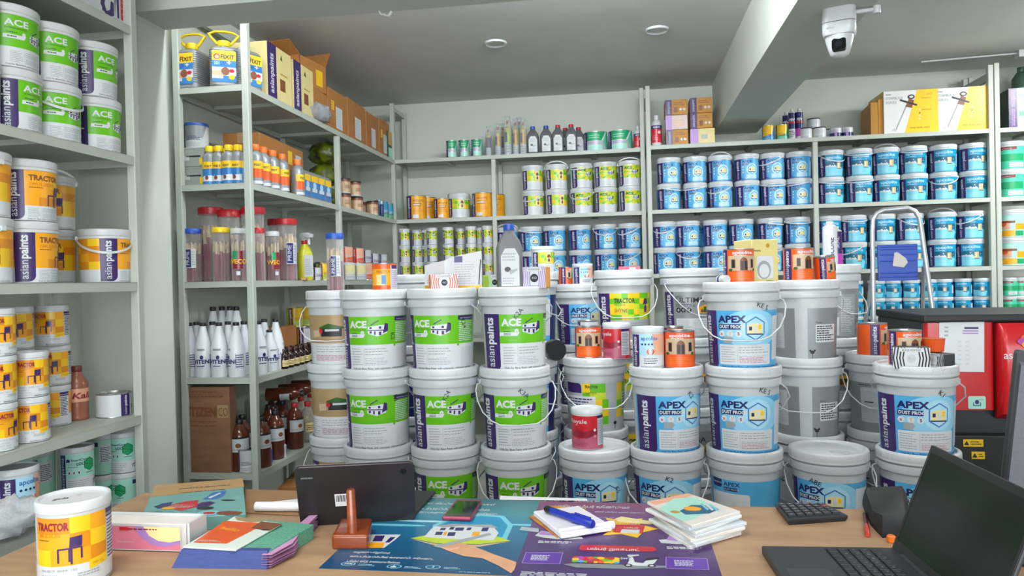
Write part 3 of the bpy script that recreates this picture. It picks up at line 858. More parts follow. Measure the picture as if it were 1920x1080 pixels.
tin_kind('shorttin', art_plain('white', 'lgrey', 'purple', None, 'black'), .056, .082)
tin_kind('blackj', art_plain('mblue', 'yellow', 'blue', None, 'red', 'teal'), .04, .11, seg=32, rim=gold_m)
tin_kind('greenj', art_plain('emerald', 'yellow', 'dgreen', None, 'red', 'mint'), .04, .11, seg=32, rim=gold_m)
tin_kind('redtin', art_plain('orange', 'peach', 'red', None, 'white', 'orange'), .05, .12, seg=32)
tin_kind('lilactin', art_plain('lilac', 'lgrey', 'purple', None, 'purple', 'lgrey'), .036, .085, seg=24)
tin_kind('purpletin', art_plain('purple', 'gold', 'purple', None, 'white', 'gold'), .038, .13, seg=24)
tin_kind('ambertin', art_plain('amber', 'lgrey', 'purple', None, 'grey', 'amber'), .046, .12, seg=24)
tin_kind('limetin', art_plain('lime', 'yellow', 'brown', None, 'brown', 'lime'), .046, .115, seg=24, rim=gold_m)
tin_kind('oryellow', art_orpack, .048, .112)
tin_kind('tealtin', art_plain('dteal', 'teal', 'navy', None, 'white', 'emerald'), .034, .12, seg=24)

# -- ten-litre buckets
BR, BH = .128, .31
def bucket_parts():
    b = MB(); b.lathe([(.112, 0), (.117, .004), (.1275, .246), (.1275, .2465), (.136, .2475), (.1365, .251), (.1365, .271), (.135, .275), (.1285, .276), (.1285, .288)], grey_pl, 48)
    body = b.mesh('bucket_body', 40)
    b = MB(); b.lathe([(.136, .280), (.139, .283), (.139, .288), (.1385, .290), (.139, .292), (.139, .312), (.137, .3165), (.133, .3185), (.126, .3185), (.123, .3155), (.121, .309), (.09, .309), (.088, .3105), (.03, .3105), (.001, .3105)], white_pl, 48)
    for k in range(24):   # pull tabs round the skirt
        a = 2 * PI * k / 24
        b.box(-.0012, -.1396, .293, .0012, -.1385, .310, white_pl, Matrix.Rotation(a, 4, 'Z'))
    b.lathe([(.036, .3104), (.036, .3118), (.034, .3124), (.0315, .3118), (.0315, .3112), (.001, .3114)], white_pl, 32, Matrix.Translation((.055, -.012, 0)))
    lid = b.mesh('bucket_lid', 40)
    return body, lid
bucket_body, bucket_lid = bucket_parts()
def wire(kind):
    b = MB()
    if kind == 'down': p = [(-.139, 0, .226), (-.15, -.004, .222), (-.156, -.03, .2), (-.15, -.07, .165), (-.132, -.105, .128), (-.1, -.128, .098), (-.068, -.141, .084), (0, -.144, .081), (.068, -.141, .084), (.1, -.128, .098), (.132, -.105, .128), (.15, -.07, .165), (.156, -.03, .2), (.15, -.004, .222), (.139, 0, .226)]
    else: p = [(-.139, 0, .226), (-.152, .02, .21), (-.15, .07, .17), (-.1, .128, .11), (0, .144, .09), (.1, .128, .11), (.15, .07, .17), (.152, .02, .21), (.139, 0, .226)]
    p = [(x, y, z + .026) for x, y, z in p]
    b.tube(p, .0026, white_pl, 8)
    for s in (-1, 1): b.box(s * .137 - .004, -.009, .252, s * .137 + .004, .009, .268, grey_pl)
    return b.mesh('bucket_bail', 50)
wires = {'down': wire('down'), 'back': wire('back')}
def bucket_kind(key, fn):
    lab = art_mesh('bucket_label', fn, .1225, .321, .117, .1275, .246, off=.0006)
    for h in ('down', 'back', 'none'):
        KINDS[key + '_' + h] = Kind('paint_bucket', 'paint bucket', [('body', bucket_body, None), ('lid', bucket_lid, None), ('label', lab, None, 'printed wrap-round label')] + ([('handle', wires[h], None)] if h != 'none' else []))
for key, fn in (('Bace', art_ace_big), ('Bapex', art_apex_big), ('Bapexb', art_apex_back), ('Btan', art_ultima_tan), ('Bshyne', art_shyne), ('Bult', art_ultima_silver), ('Bsil', art_silver_back), ('Blatex', art_latex)):
    bucket_kind(key, fn)

# ------------------------------------------------------------------ the room
wall_m = M('pale grey green emulsion wall', 'c3c8bf', 0.8, var=.03, scale=3, bump=.05)
ceil_m = M('white ceiling paint', 'cfcfcc', 0.85, var=.03, scale=4, bump=.04)
floor_m = M('pale cement floor', 'a3a19b', 0.6, var=.1, scale=5, bump=.1)
beam_m = M('beam paint', 'bcc1ba', 0.8, var=.03, scale=4, bump=.04)
def slab(name, x0, y0, z0, x1, y1, z1, m):
    b = MB(); b.box(x0, y0, z0, x1, y1, z1, m); return struct(name, b.mesh(name, None))
slab('floor', -9, -12, -.08, 9, 5.8, 0, floor_m)
slab('wall_left', -2.2, -4.2, 0, -2.08, 5.66, 2.7, wall_m)
slab('wall_back', -2.2, 5.66, 0, 4.5, 5.8, 2.85, wall_m)
slab('wall_right', 4.3, -4.2, 0, 4.45, 5.66, 2.7, wall_m)
slab('ceiling', -2.2, -4.2, 2.7, 4.45, 5.66, 2.85, ceil_m)
slab('trim_1', .69, -4.2, 2.33, 1.005, 5.66, 2.7, beam_m)       # beam running to the back wall
slab('trim_2', -2.08, 2.555, 2.33, .69, 2.755, 2.7, beam_m)    # cross beam
slab('trim_3', -2.08, 2.555, 0, -1.83, 2.755, 2.33, wall_m)    # pilaster under the cross beam

# LED batten on the far face of the cross beam
def batten(x, which, power):
    root = bpy.data.objects.new('tube_light', None); COL.objects.link(root); root.location = (x, 2.79, 2.6); root.empty_display_size = .1
    tag(root, 'white tube light on the far face of the cross beam, ' + which, 'ceiling light')
    b = MB(); b.box(-.6, -.034, -.02, .6, .0, .02, white_pl); ob('batten', b.mesh('batten', None), root)
    e = MB(); e.tube([(-.58, .014, 0), (.58, .014, 0)], .013, M('lit tube %d' % power, 'f2f8ff', emit=power), 10); ob('tube', e.mesh('lit_tube', 40), root)
batten(-1.3, 'near the corner rack', 42)
batten(.03, 'near the long beam', 200)

# ------------------------------------------------------------------ steel racks
def angle_post(x0, y0, z1):
    b = MB(); w = .032
    b.box(x0, y0, 0, x0 + w, y0 + w, z1, rack_m); b.box(x0 - .004, y0 - .004, 0, x0 + w + .004, y0 + w + .004, .012, rack_m)
    return b.mesh('post', None, bevel=.003, bseg=1)
def tray(x0, y0, z, x1, y1, ribs):
    b = MB(); t = .0018
    b.box(x0, y0, z + .028, x1, y1, z + .03, rack_m)
    b.box(x0, y0, z, x1, y0 + t, z + .0285, rack_m); b.box(x0, y1 - t, z, x1, y1, z + .0285, rack_m)
    b.box(x0, y0, z, x0 + t, y1, z + .0285, rack_m); b.box(x1 - t, y0, z, x1, y1, z + .0285, rack_m)
    b.box(x0, y0, z, x1, y0 + .012, z + t, rack_m)
    long_x = (x1 - x0) > (y1 - y0)
    for k in range(ribs):
        f = (k + 1) / (ribs + 1)
        if long_x: c = x0 + (x1 - x0) * f; b.box(c - .02, y0 + .004, z + .01, c + .02, y1 - .004, z + .0275, rack_m)
        else: c = y0 + (y1 - y0) * f; b.box(x0 + .004, c - .02, z + .01, x1 - .004, c + .02, z + .0275, rack_m)
    return b.mesh('shelf', None)
def rack(label, posts, shelves, bars, ztop=2.625, group=None):
    root = bpy.data.objects.new('storage_rack', None); COL.objects.link(root); root.empty_display_size = .1
    cx = sum(p[0] for p in posts) / len(posts); cy = sum(p[1] for p in posts) / len(posts)
    root.location = (cx, cy, 0); tag(root, label, 'shelf rack', group)
    L = (-cx, -cy, 0)
    for p in posts: ob('post', angle_post(p[0], p[1], p[2] if len(p) > 2 else ztop), root, L)
    for s in shelves: ob('shelf', tray(*s), root, L)
    for q in bars:
        b = MB(); b.box(*q, rack_m); ob('tie_bar', b.mesh('tie_bar', None), root, L)
    return root
ZA = [2.17, 1.72, 1.27, .824, .38]
ZB = [2.164, 1.714, 1.266, .824, .38]
AX = (-1.708, .173); AM = -0.9418
# back wall, bay from the corner to the twin posts
rack('pale grey steel rack on the back wall between the corner and the twin posts',
     [(-1.708, 5.3), (AM, 5.3, 2.17), (.141, 5.3), (-1.708, 5.6), (AM, 5.6, 2.17), (.141, 5.6)],
     [(-1.676, 5.302, z, .171, 5.63, 4) for z in ZA], [(-1.704, 5.332, 2.57, -1.68, 5.6, 2.6), (.145, 5.332, 2.57, .17, 5.6, 2.6), (-2.04, 5.61, 2.57, -1.708, 5.63, 2.61)])
rack('pale grey steel rack on the back wall behind the stepladder and machine',
     [(.18, 5.2), (1.286, 5.2, 2.165), (2.383, 5.2), (.18, 5.55), (1.286, 5.55, 2.165), (2.383, 5.55)],
     [(.182, 5.202, z, 2.413, 5.58, 5) for z in ZB], [(2.387, 5.232, 2.51, 2.41, 5.55, 2.56), (.184, 5.232, 2.51, .2, 5.55, 2.56)], 2.61)
rack('pale grey steel rack at the end of the back wall beyond the mixer boxes',
     [(2.42, 5.2), (3.6, 5.2), (2.42, 5.55), (3.6, 5.55)],
     [(2.422, 5.202, z, 3.63, 5.58, 3) for z in ZB], [], 2.62)
LM = 4.2326
rack('pale grey steel corner rack along the left wall beyond the pilaster',
     [(-2.05, 3.13), (-1.708, 3.13), (-1.708, LM - .032, 2.17), (-2.05, LM - .032, 2.17), (-2.05, 5.26)],
     [(-2.05, 3.132, z, -1.678, 5.298, 5) for z in ZA], [(-2.045, 3.16, 2.57, -2.02, 5.26, 2.6)])
rack('pale grey steel rack on the left wall nearest the counter, full of pails',
     [(-2.05, 2.328), (-1.708, 2.328), (-2.05, .45), (-1.708, .45)],
     [(-2.05, .452, z, -1.678, 2.358, 4) for z in (2.159, 1.705, 1.266, .8, .455)], [])

# ------------------------------------------------------------------ stock on the back-wall racks
def pails(keys, X, y, z, fmt, group, jit=8, first=0, face=True):
    """one pail per x; fmt holds a place for the ordinal"""
    for i, x in enumerate(X):
        k = keys[i % len(keys)]
        rz = facing(x, y) + math.radians(RND.uniform(-jit, jit))
        place(k, (x, y + RND.uniform(-.006, .006), z), fmt.format(ORD[i + first]), rz, group, turn=math.radians(RND.uniform(-50, 50)) if not k.endswith('up') else math.radians(RND.uniform(-15, 15)))
YB = 5.315; YA = 5.405
B1, B2, B3, B4 = [z + .03 for z in ZB[:4]]
A1, A2, A3 = [z + .03 for z in ZA[:3]]
def shuffled(base, n, seed):
    r = random.Random(seed); return [base + r.choice(('_down', '_down', '_low', '_none')) for _ in range(n)]
g = 'pale blue pails on the back-wall rack'
X = [0.3377, 0.5186, 0.6904, 0.8713, 1.0432, 1.2169]
pails(['apex_none', 'apex_none', 'apex_up', 'apex_none', 'apex_down', 'apex_none'], X, YB, B2 + PAIL_H, 'pale blue pail {} from the twin posts, upper tier below the brown boxes', g, 14)
X = [0.3339, 0.5186, 0.6905, 0.8714, 1.0469, 1.2171]
pails(['apex_low', 'apex_low', 'apex_down', 'apex_none', 'apex_low', 'apex_low'], X, YB, B2, 'pale blue pail {} from the twin posts, lower tier below the brown boxes', g, 12)
g = 'pale blue pails on the shelf behind the orange tins'
X = [0.2987, 0.4618, 0.6489, 0.8267, 1.0206, 1.2017]
pails(['apex_down', 'apex_none', 'apex_none', 'apex_none', 'apex_low', 'apex_low'], X, YB, B3 + PAIL_H, 'pale blue pail {} from the twin posts, upper tier behind the orange tins', g, 12)
X = [0.2947, 0.4579, 0.6451, 0.8231, 1.0171, 1.1983]
pails(['apex_none', 'apex_down', 'apex_none', 'apex_low', 'apex_low', 'apex_none'], X, YB, B3, 'pale blue pail {} from the twin posts, lower tier behind the orange tins', g, 12)
g = 'teal pails on the top shelf behind the stepladder'
X = [1.4284, 1.612, 1.7833, 1.9562, 2.144, 2.3297]
pails(['apcolite_down', 'apcolite_low', 'apcolite_up', 'apcolite_low', 'apcolite_none', 'apcolite_none'], X, YB, B2 + PAIL_H, 'teal pail {} from the middle post, upper tier below the mixer boxes', g, 12)
X = [1.4286, 1.6122, 1.7869, 1.9599, 2.1444, 2.3301]
pails(['apcolite_low', 'apcolite_low', 'apcolite_none', 'apcolite_none', 'apcolite_down', 'apcolite_none'], X, YB, B2, 'teal pail {} from the middle post, lower tier below the mixer boxes', g, 12)
g = 'teal pails on the shelf level with the ladder step'
X = [1.4058, 1.569, 1.7512, 1.9314, 2.133, 2.309]
pails(['apcolite_none', 'apcolite_low', 'apcolite_none', 'apcolite_down', 'apcolite_up', 'apcolite_down'], X, YB, B3 + PAIL_H, 'teal pail {} from the middle post, upper tier level with the ladder step', g, 12)
X = [1.4025, 1.5658, 1.748, 1.9283, 2.13, 2.3062]
pails(['apcolite_none', 'apcolite_down', 'apcolite_none', 'apcolite_none', 'apcolite_none', 'apcolite_none'], X, YB, B3, 'teal pail {} from the middle post, lower tier level with the ladder step', g, 12)
g = 'small teal cans behind the stepladder and machine'
for t, nm in ((2, 'upper'), (1, 'middle'), (0, 'lowest')):
    X = [1.4162, 1.558, 1.6985, 1.8006, 1.9156, 2.0297, 2.1231, 2.2391, 2.3543]
    pails(['teal1'], X, 5.28, B4 + t * .121, 'small teal can {} from the middle post, ' + nm + ' tier below the ladder platform', g, 10)
# second row of pails, standing behind the first and seen in the gaps
for key, XX, z0, who in (('apex', [0.3663, 0.5455, 0.7229, 0.9022, 1.0761, 1.2482], B2, 'pale blue pail {} from the twin posts, back row, {} tier below the brown boxes'), ('apex', [0.3566, 0.5246, 0.6948, 0.8671, 1.0525, 1.2324], B3, 'pale blue pail {} from the twin posts, back row, {} tier behind the orange tins'),
                         ('apcolite', [1.4914, 1.6666, 1.84, 2.0152, 2.1921, 2.3705], B2, 'teal pail {} from the middle post, back row, {} tier below the mixer boxes'), ('apcolite', [1.4828, 1.6511, 1.8213, 1.9934, 2.181, 2.3562], B3, 'teal pail {} from the middle post, back row, {} tier level with the ladder platform')):
    for t, nm in ((1, 'upper'), (0, 'lower')):
        for i, x in enumerate(XX):
            place(key + '_none', (x, 5.49, z0 + t * PAIL_H), who.format(ORD[i], nm), facing(x, 5.49) + .75, 'pails in the back rows')
# -- top of the rack behind the stepladder
def bottle(name, prof, m, capr, caph, capm, label=None, seg=24, lseg=24, cat='bottle', key=None, R=None, lh=None, neck=None):
    b = MB(); b.lathe(prof, m, seg); h = prof[-1][1]
    parts = [('body', b.mesh('bottle_body', 40), None)]
    c = MB(); c.lathe([(capr - .0008, h - .002), (capr, h), (capr, h + caph - .002), (capr - .0015, h + caph), (.001, h + caph)], capm, seg); parts.append(('cap', c.mesh('bottle_cap', 40), None))
    if label:
        P = Print(R, lh[1]); label(P); parts.append(('label', P.build('bottle_label', R, R, lh[1], .0006, seg=seg), None))
    KINDS[key or name] = Kind(name, cat, parts)
blk = M('black cap plastic', '1e1e22', .4); redcap = M('red cap plastic', 'b5202a', .35); bluecap = M('blue cap plastic', '1f4fae', .35); orcap = M('orange cap plastic', 'e8742a', .38); yelcap = M('yellow cap plastic', 'f2cf1a', .35)
dkgrey = M('dark grey bottle plastic', '5b5e62', .4, .1); midgrey = M('grey bottle plastic', '8f9296', .4, .15)
def a_redbottle(P): P.rect(-180, .12, 180, .62, 'red', 0); P.rect(-180, .62, 180, .76, 'navy', 0); P.text('ADOR', 0, .655, .07, 'white', 2, al='c', bold=.02); P.bars(-50, .2, 20, .4, 3, 'pink', 1, 4); P.ell(30, .5, .06, .06, 'white', 1)
bottle('adhesive_bottle', [(.034, 0), (.0365, .004), (.0365, .15), (.03, .172), (.017, .183), (.015, .19)], white_pl, .017, .028, white_pl, a_redbottle, key='redbottle', R=.0365, lh=(0, .19))
place('redbottle', (0.2554, 5.26, B1), 'white bottle with a red label beside the twin posts on the top shelf', facing(.24, 5.26))
place('redbottle', (0.1283, 5.4, A1), 'white bottle with a red label half hidden behind the twin posts', facing(.1, 5.4), scale=.8)
def carton(key, w, d, h, m, art=None, name='carton', cat='box', seam=True, side=None):
    b = MB(); b.box(-w / 2, -d / 2, 0, w / 2, d / 2, h, m)
    parts = [('box', b.mesh('carton_box', None, bevel=.0025, bseg=1), None)]
    if art:
        P = Print(); art(P, w, h); parts.append(('front_print', P.build('carton_print', frame=front(-d / 2)), None))
    if side:
        P = Print(); side(P, d, h); parts.append(('side_print', P.build('carton_side_print', frame=side_l(-w / 2)), None))
    if seam:
        t = MB(); t.box(-w / 2 - .0006, -.02, h - .05, w / 2 + .0006, .02, h + .0006, M('parcel tape', 'b5926a', .25)); t.box(-w / 2, -.001, h, w / 2, .001, h + .0012, M('carton seam', '5a3d25', .8)); parts.append(('tape', t.mesh('tape', None), None))
    KINDS[key] = Kind(name, cat, parts)
kraft = M('brown kraft board', 'a8703a', .75, var=.08, scale=30); creamb = M('cream printed board', 'd9c98d', .6, var=.04); ochre = M('ochre printed board', 'b8802e', .55, var=.06); pinkb = M('pale printed board', 'd6c3bb', .55, var=.05); purb = M('purple printed board', '352447', .5)
whiteb = M('white printed board', 'd9dbda', .45, var=.03); greenb = M('dark green board', '2c4234', .6)
def a_box(P, w, h, c2='amber'):
    P.rect(-w / 2, 0, -w / 2 + w * .3, h, 'purple', 0); P.text('asianpaints', -w / 2 + w * .2, h * .08, w * .13, 'lgrey', 1, rot=90, fit=h * .8)
    P.rect(-w * .1, h * .15, w * .06, h * .5, 'brown', 0); P.ell(w * .2, h * .35, w * .06, w * .06, 'white', 0); P.ell(w * .36, h * .35, w * .06, w * .06, 'white', 0); P.bars(-w * .1, h * .62, w * .42, h * .85, 2, 'brown', 0, 4)
carton('boxo', .15, .15, .105, ochre, a_box, 'stainer_box', seam=False); carton('boxp', .15, .15, .1, pinkb, lambda P, w, h: (P.rect(-w / 2, 0, -w / 2 + w * .28, h, 'lilac', 0), P.bars(-w * .1, h * .2, w * .4, h * .7, 3, 'peach', 0, 4)), 'stainer_box', seam=False)
carton('boxc', .165, .15, .105, creamb, lambda P, w, h: (P.rect(-w / 2, 0, -w / 2 + w * .33, h, 'lilac', 0), P.rect(-w * .05, h * .3, w * .2, h * .6, 'grey', 0)), 'stainer_box', seam=False)
xa, xb = [0.3939, 0.5627]
for k, (x, z, key, lb) in enumerate(((xa, B1, 'boxo', 'ochre printed box at the bottom of the stack beside the red-labelled bottle'), (xb + .005, B1, 'boxc', 'cream printed box at the foot of the stack beside the sloping beam'), (xa, B1 + .107, 'boxp', 'pale pink printed box in the middle of the brown stack'), (xb - .003, B1 + .107, 'boxo', 'ochre printed box resting on the cream box'), (xa - .003, B1 + .209, 'boxo', 'ochre printed box resting on the pale pink box'), (xb - .003, B1 + .214, 'boxo', 'ochre printed box topmost beside the sloping beam'))):
    place(key, (x, 5.3, z), lb, RND.uniform(-.02, .02), 'stacked brown stainer boxes')
place('blackj', (1.0175, 5.3, B1), 'blue and yellow tin below the beam on the top shelf', -.25, cat='tin')
place('greenj', (1.1097, 5.3, B1), 'green and yellow tin beside the tall navy tubes', -.25, cat='tin')
def a_fev(P): P.rect(-180, .02, 180, .98, 'navy', 0); P.rect(-90, .02, 90, .4, 'lgrey', 1); P.text('FEV', 0, .68, .09, 'white', 2, al='c', bold=.04); P.rect(-60, .6, 60, .66, 'red', 2); P.bars(-50, .1, 50, .34, 4, 'navy', 2, 4)
def a_fev2(P): a_fev(P); P.rect(-90, .12, 90, .4, 'magenta', 3)
def a_wcart(P): P.rect(-180, .02, 180, .98, 'white', 0); P.text('SILICONE', 4, .12, .07, 'navy', 1, rot=90, fit=.6, bold=.03); P.rect(-60, .1, -20, .8, 'lgrey', 1)
def a_pcart(P): P.rect(-180, .02, 180, .98, 'purple', 0); P.rect(-180, .02, 180, .36, 'magenta', 1); P.text('SEAL', 4, .5, .08, 'white', 2, rot=90, fit=.34)
for _k, _a in (('wcart', a_wcart), ('pcart', a_pcart)): bottle('sealant_tube', [(.022, 0), (.0235, .002), (.0235, .19), (.012, .2)], white_pl, .012, .015, white_pl, _a, key=_k, R=.0235, lh=(0, .19), cat='tube', seg=20)
bottle('sealant_tube', [(.022, 0), (.0235, .002), (.0235, .19), (.012, .2)], white_pl, .012, .015, white_pl, a_fev, key='fev', R=.0235, lh=(0, .19), cat='tube', seg=20)
bottle('sealant_tube', [(.022, 0), (.0235, .002), (.0235, .19), (.012, .2)], white_pl, .012, .015, white_pl, a_fev2, key='fev2', R=.0235, lh=(0, .19), cat='tube', seg=20)
for i, (px, kk, yy, lb) in enumerate([(1.1729, 'fev', 5.28, 'navy sealant tube with a pale foot'), (1.2197, 'fev2', 5.27, 'navy sealant tube with a magenta band'), (1.1515, 'fev', 5.36, 'navy sealant tube behind the green tin'), (1.186, 'fev', 5.42, 'navy sealant tube at the back of the tall tubes')]):
    place(kk, (px, yy, B1), lb, facing(px, yy), 'navy sealant tubes')
WJ = [(1.2574, 5.27, 0), (1.3477, 5.27, 0), (1.4375, 5.36, 0), (1.2991, 5.4, 0), (1.3951, 5.4, 0)]
for i, (x, y, z) in enumerate(WJ):
    place('whitejar', (x, y, B1), 'white dark-rimmed jar, {} in the small cluster on the top shelf'.format(ORD[i]), facing(x, y), 'white jars on the top shelf')
place('whitejar', (1.328, 5.335, B1 + .075), 'white stainer jar standing on top of the other dark-rimmed jars', -.3, 'white jars on the top shelf')
for i, x in enumerate([1.452, 1.524]):
    place('bluejar', (x, 5.26, B1), 'squat blue and lilac jar, ' + ('next to the white jars' if not i else 'at the end of the jar row'), -.3, 'squat blue jars')
def a_mixer(P, w, h):
    P.poly([(w * .12, h), (w / 2, h), (w / 2, 0), (-w * .12, 0)], 'yellow', 0)
    P.rect(-w * .46, h * .9, -w * .36, h * .93, 'grey', 1); P.text('STORMBLACK', -w * .46, h * .8, h * .06, 'grey', 1, fit=w * .32); P.text('SERIES', -w * .46, h * .7, h * .06, 'grey', 1, fit=w * .2)
    P.text('DIY', w * .28, h * .86, h * .06, 'damber', 1, fit=w * .12); P.bars(w * .2, h * .78, w * .42, h * .82, 1, 'damber', 1, 3)
    P.poly([(-w * .3, h * .06), (-w * .28, h * .06), (-w * .06, h * .66), (-w * .08, h * .67)], 'grey', 2); P.ell(-w * .31, h * .09, .012, .008, 'lgrey', 2)
    P.poly([(-w * .1, h * .62), (w * .02, h * .58), (w * .06, h * .76), (-w * .03, h * .8)], 'brown', 2); P.poly([(-w * .2, h * .76), (-w * .19, h * .8), (w * .12, h * .66), (w * .11, h * .62)], 'black', 3)
    P.ell(w * .01, h * .84, .022, .016, 'black', 3, 14); P.ell(w * .01, h * .84, .013, .008, 'lgrey', 4, 14)
    for k in range(4): P.ell(w * .16, h * (.32 + k * .07), .005, .005, 'brown' if k == 2 else 'white', 2, 8)
    P.bars(w * .2, h * .5, w * .4, h * .56, 1, 'gold', 1, 6); P.text('PAINT MIXER 1600W', -w * .02, h * .1, h * .035, 'brown', 1, fit=w * .36)
carton('mixer', .34, .3, .285, whiteb, a_mixer, 'mixer_box', seam=False, side=lambda P, w, h: (P.rect(-w / 2, 0, w / 2, h, 'gold', 0), P.bars(-w * .3, h * .2, w * .2, h * .5, 4, 'brown', 1, 3)))
xm = [1.9163, 2.2307]
place('mixer', (xm[0], 5.37, B1), 'white and yellow mixer box next to the stainer jars', 0, 'mixer boxes')
place('mixer', (xm[1] + .006, 5.37, B1), 'white and yellow mixer box beside the end post of the rack', 0, 'mixer boxes')
thin = MB(); thin.box(-.028, -.15, 0, .028, .15, .255, ochre)
KINDS['thin'] = Kind('flat_box', 'box', [('flat_box', thin.mesh('flat_box', None, bevel=.002, bseg=1), None)])
for i, (px, s) in enumerate(((1637, .86), (1651, .93))):
    x = [1.7049, 1.7526][i]
    place('thin', (x, 5.38, B1), 'ochre flat box standing on edge, ' + ('outer' if i == 0 else 'inner') + ' of the pair beside the mixer boxes', -.1, 'flat boxes on edge', scale=(.8, 1, s))
# -- right-hand end rack
X = [2.5588, 2.7044]
for t, nm in ((1, 'upper'), (0, 'lower')):
    pails(['mintpail_none'], X, YB, B2 + t * PAIL_H, 'mint green pail {} from the end-rack post, ' + nm + ' tier', 'mint pails on the end rack', 10)
    pails(['patch_none'], [2.5609, 2.7067], YB, B3 + t * PAIL_H, 'white and orange patterned pail {} from the end-rack post, ' + nm + ' tier', 'patterned pails on the end rack', 10)
    pails(['mint1'], [2.524, 2.5952, 2.6854], 5.28, B4 + (t + 1) * .121, 'dark teal can {} from the end-rack post, ' + nm + ' tier behind the machine', 'dark teal cans on the end rack', 10)
    pails(['mint1'], [2.524, 2.5952, 2.6854], 5.40, B4 + (t) * .121, 'dark teal can {} from the end-rack post, ' + nm + ' tier of the back row', 'dark teal cans on the end rack', 10)
carton('greenbox', .24, .26, .26, greenb, lambda P, w, h: (P.rect(-w / 2 + .0, 0, -w / 2 + .05, h, 'purple', 0), P.text('asianpaints', -w / 2 + .035, h * .06, .03, 'lilac', 1, rot=90, fit=h * .42), P.text('asianpaints', -w / 2 + .035, h * .54, .03, 'lilac', 1, rot=90, fit=h * .42), P.rect(-w / 2 + .05, 0, w / 2, h, 'lmint', 0), P.rect(-w / 2 + .06, h * .3, w / 2, h * .42, 'emerald', 1), P.rect(-w / 2 + .06, h * .74, w / 2, h * .86, 'mint', 1)), 'primer_box', seam=False)
place('greenbox', (2.5089 + .14, 5.36, B1), 'green and white printed box on top of the end rack', -.06)
bottle('canister', [(.05, 0), (.055, .004), (.055, .2), (.03, .24), (.02, .25)], M('bottle green plastic', '3f5a4c', .4), .022, .03, M('bottle green plastic', '3f5a4c', .4), None, key='canister')
place('canister', (2.7273, 5.5, B1 + .18), 'dark green canister standing behind the green printed box', 0)
stand = MB(); stand.box(-.07, -.05, 0, .07, .05, .18, greenb)
KINDS['stand'] = Kind('cardboard_box', 'box', [('cardboard_box', stand.mesh('cardboard_box', None, bevel=.003), None)])
place('stand', (2.7273, 5.5, B1), 'dark green cardboard box carrying the green canister', 0)

# ------------------------------------------------------------------ back-wall rack from the corner to the twin posts
g = 'small green tins on the top shelf'
for i, x in enumerate([-1.2465, -1.1529, -1.0556]):
    place('gtin', (x, 5.35, A1), 'small green and white tin {} from the corner on the top shelf'.format(ORD[i]), facing(x, 5.35), g, cat='tin')
for i, x in enumerate([-0.1773, 0.0011]):
    place('gtin_w', (x, 5.41, A1), 'wide green and silver tin ' + ('next to the grey bottles' if not i else 'next to the twin posts'), facing(x, 5.4) - .1, 'wide green tins', cat='tin')
# grey shouldered bottles with white shield labels
def flask(key, m, capm, hw=.043, hd=.03, h=.2, name='primer_bottle', label=True, seg=4):
    b = MB(); b.loft([rrect(hw - .003, hd - .003, .012, 0, seg), rrect(hw, hd, .012, .004, seg), rrect(hw, hd, .012, h * .62, seg), rrect(hw * .86, hd * .86, .012, h * .72, seg), rrect(hw * .5, hd * .62, .012, h * .84, seg), rrect(hw * .38, hd * .5, .012, h * .9, seg), rrect(hw * .36, hd * .48, .012, h * .96, seg)], m)
    parts = [('body', b.mesh('flask_body', 45), None)]
    c = MB(); c.lathe([(hw * .43, h * .9), (hw * .44, h * .905), (hw * .4, h * .995), (hw * .37, h), (.001, h)], capm, 20); parts.append(('cap', c.mesh('flask_cap', 40), None))
    if label:
        P = Print(); P.poly([(-hw * .7, .01), (hw * .7, .01), (hw * .7, h * .5), (hw * .38, h * .62), (-hw * .38, h * .62), (-hw * .7, h * .5)], 'lgrey', 0)
        P.bars(-hw * .6, h * .42, hw * .6, h * .56, 3, 'grey', 1, 5); P.ell(-hw * .2, h * .3, h * .05, h * .04, 'black', 1, 8); P.poly([(-hw * .1, h * .28), (hw * .55, h * .31), (hw * .55, h * .28), (0, h * .22)], 'grey', 1); P.bars(-hw * .6, h * .06, hw * .6, h * .18, 3, 'grey', 1, 8)
        parts.append(('label', P.build('flask_label', frame=front(-hd)), None))
    KINDS[key] = Kind(name, 'bottle', parts)
flask('flask_b', dkgrey, bluecap); flask('flask_r', dkgrey, redcap)
for i, (x, kk, lb) in enumerate([(-0.6332, 'flask_b', 'blue-capped, next to the sealant packs'), (-0.535, 'flask_b', 'blue-capped, beside the red caps'), (-0.449, 'flask_r', 'red-capped, beside the blue caps'), (-0.3518, 'flask_r', 'red-capped, next to the wide green tins')]):
    place(kk, (x, 5.34, A1), 'dark grey shouldered bottle, ' + lb, facing(x, 5.34), 'shouldered bottles on the top shelf')
for i, x in enumerate([-0.4033, -0.3042]):
    place('flask_r', (x, 5.46, A1), 'dark bottle behind the red-capped pair, ' + ('nearer the corner' if not i else 'nearer the twin posts'), .2, 'shouldered bottles on the top shelf')
def a_seal(c1, c2):
    def f(P): P.rect(-180, .02, 180, .75, c1, 0); P.rect(-180, .02, 180, .34, 'lgrey', 1); P.rect(-60, .4, -5, .72, c2, 1); P.bars(-40, .05, 40, .3, 3, 'grey', 2, 4)
    return f
poly_m = clear('polythene wrap', 'eef2f4', .1, .12)
for key, c1, c2 in (('seal_y', 'gold', 'purple'), ('seal_p', 'purple', 'brown'), ('seal_l', 'lime', 'navy')):
    bottle('sealant_cartridge', [(.02, 0), (.022, .002), (.022, .17), (.011, .178), (.007, .2)], M('cartridge plastic', 'c9b56a', .4), .008, .02, redcap, a_seal(c1, c2), key=key, R=.022, lh=(0, .2), cat='tube', seg=20)
    P = KINDS[key].parts; w = MB(); w.lathe([(.026, .0), (.027, .19), (.022, .215), (.014, .225), (.02, .245)], poly_m, 12); P.append(('wrapper', w.mesh('wrapper', 30), None))
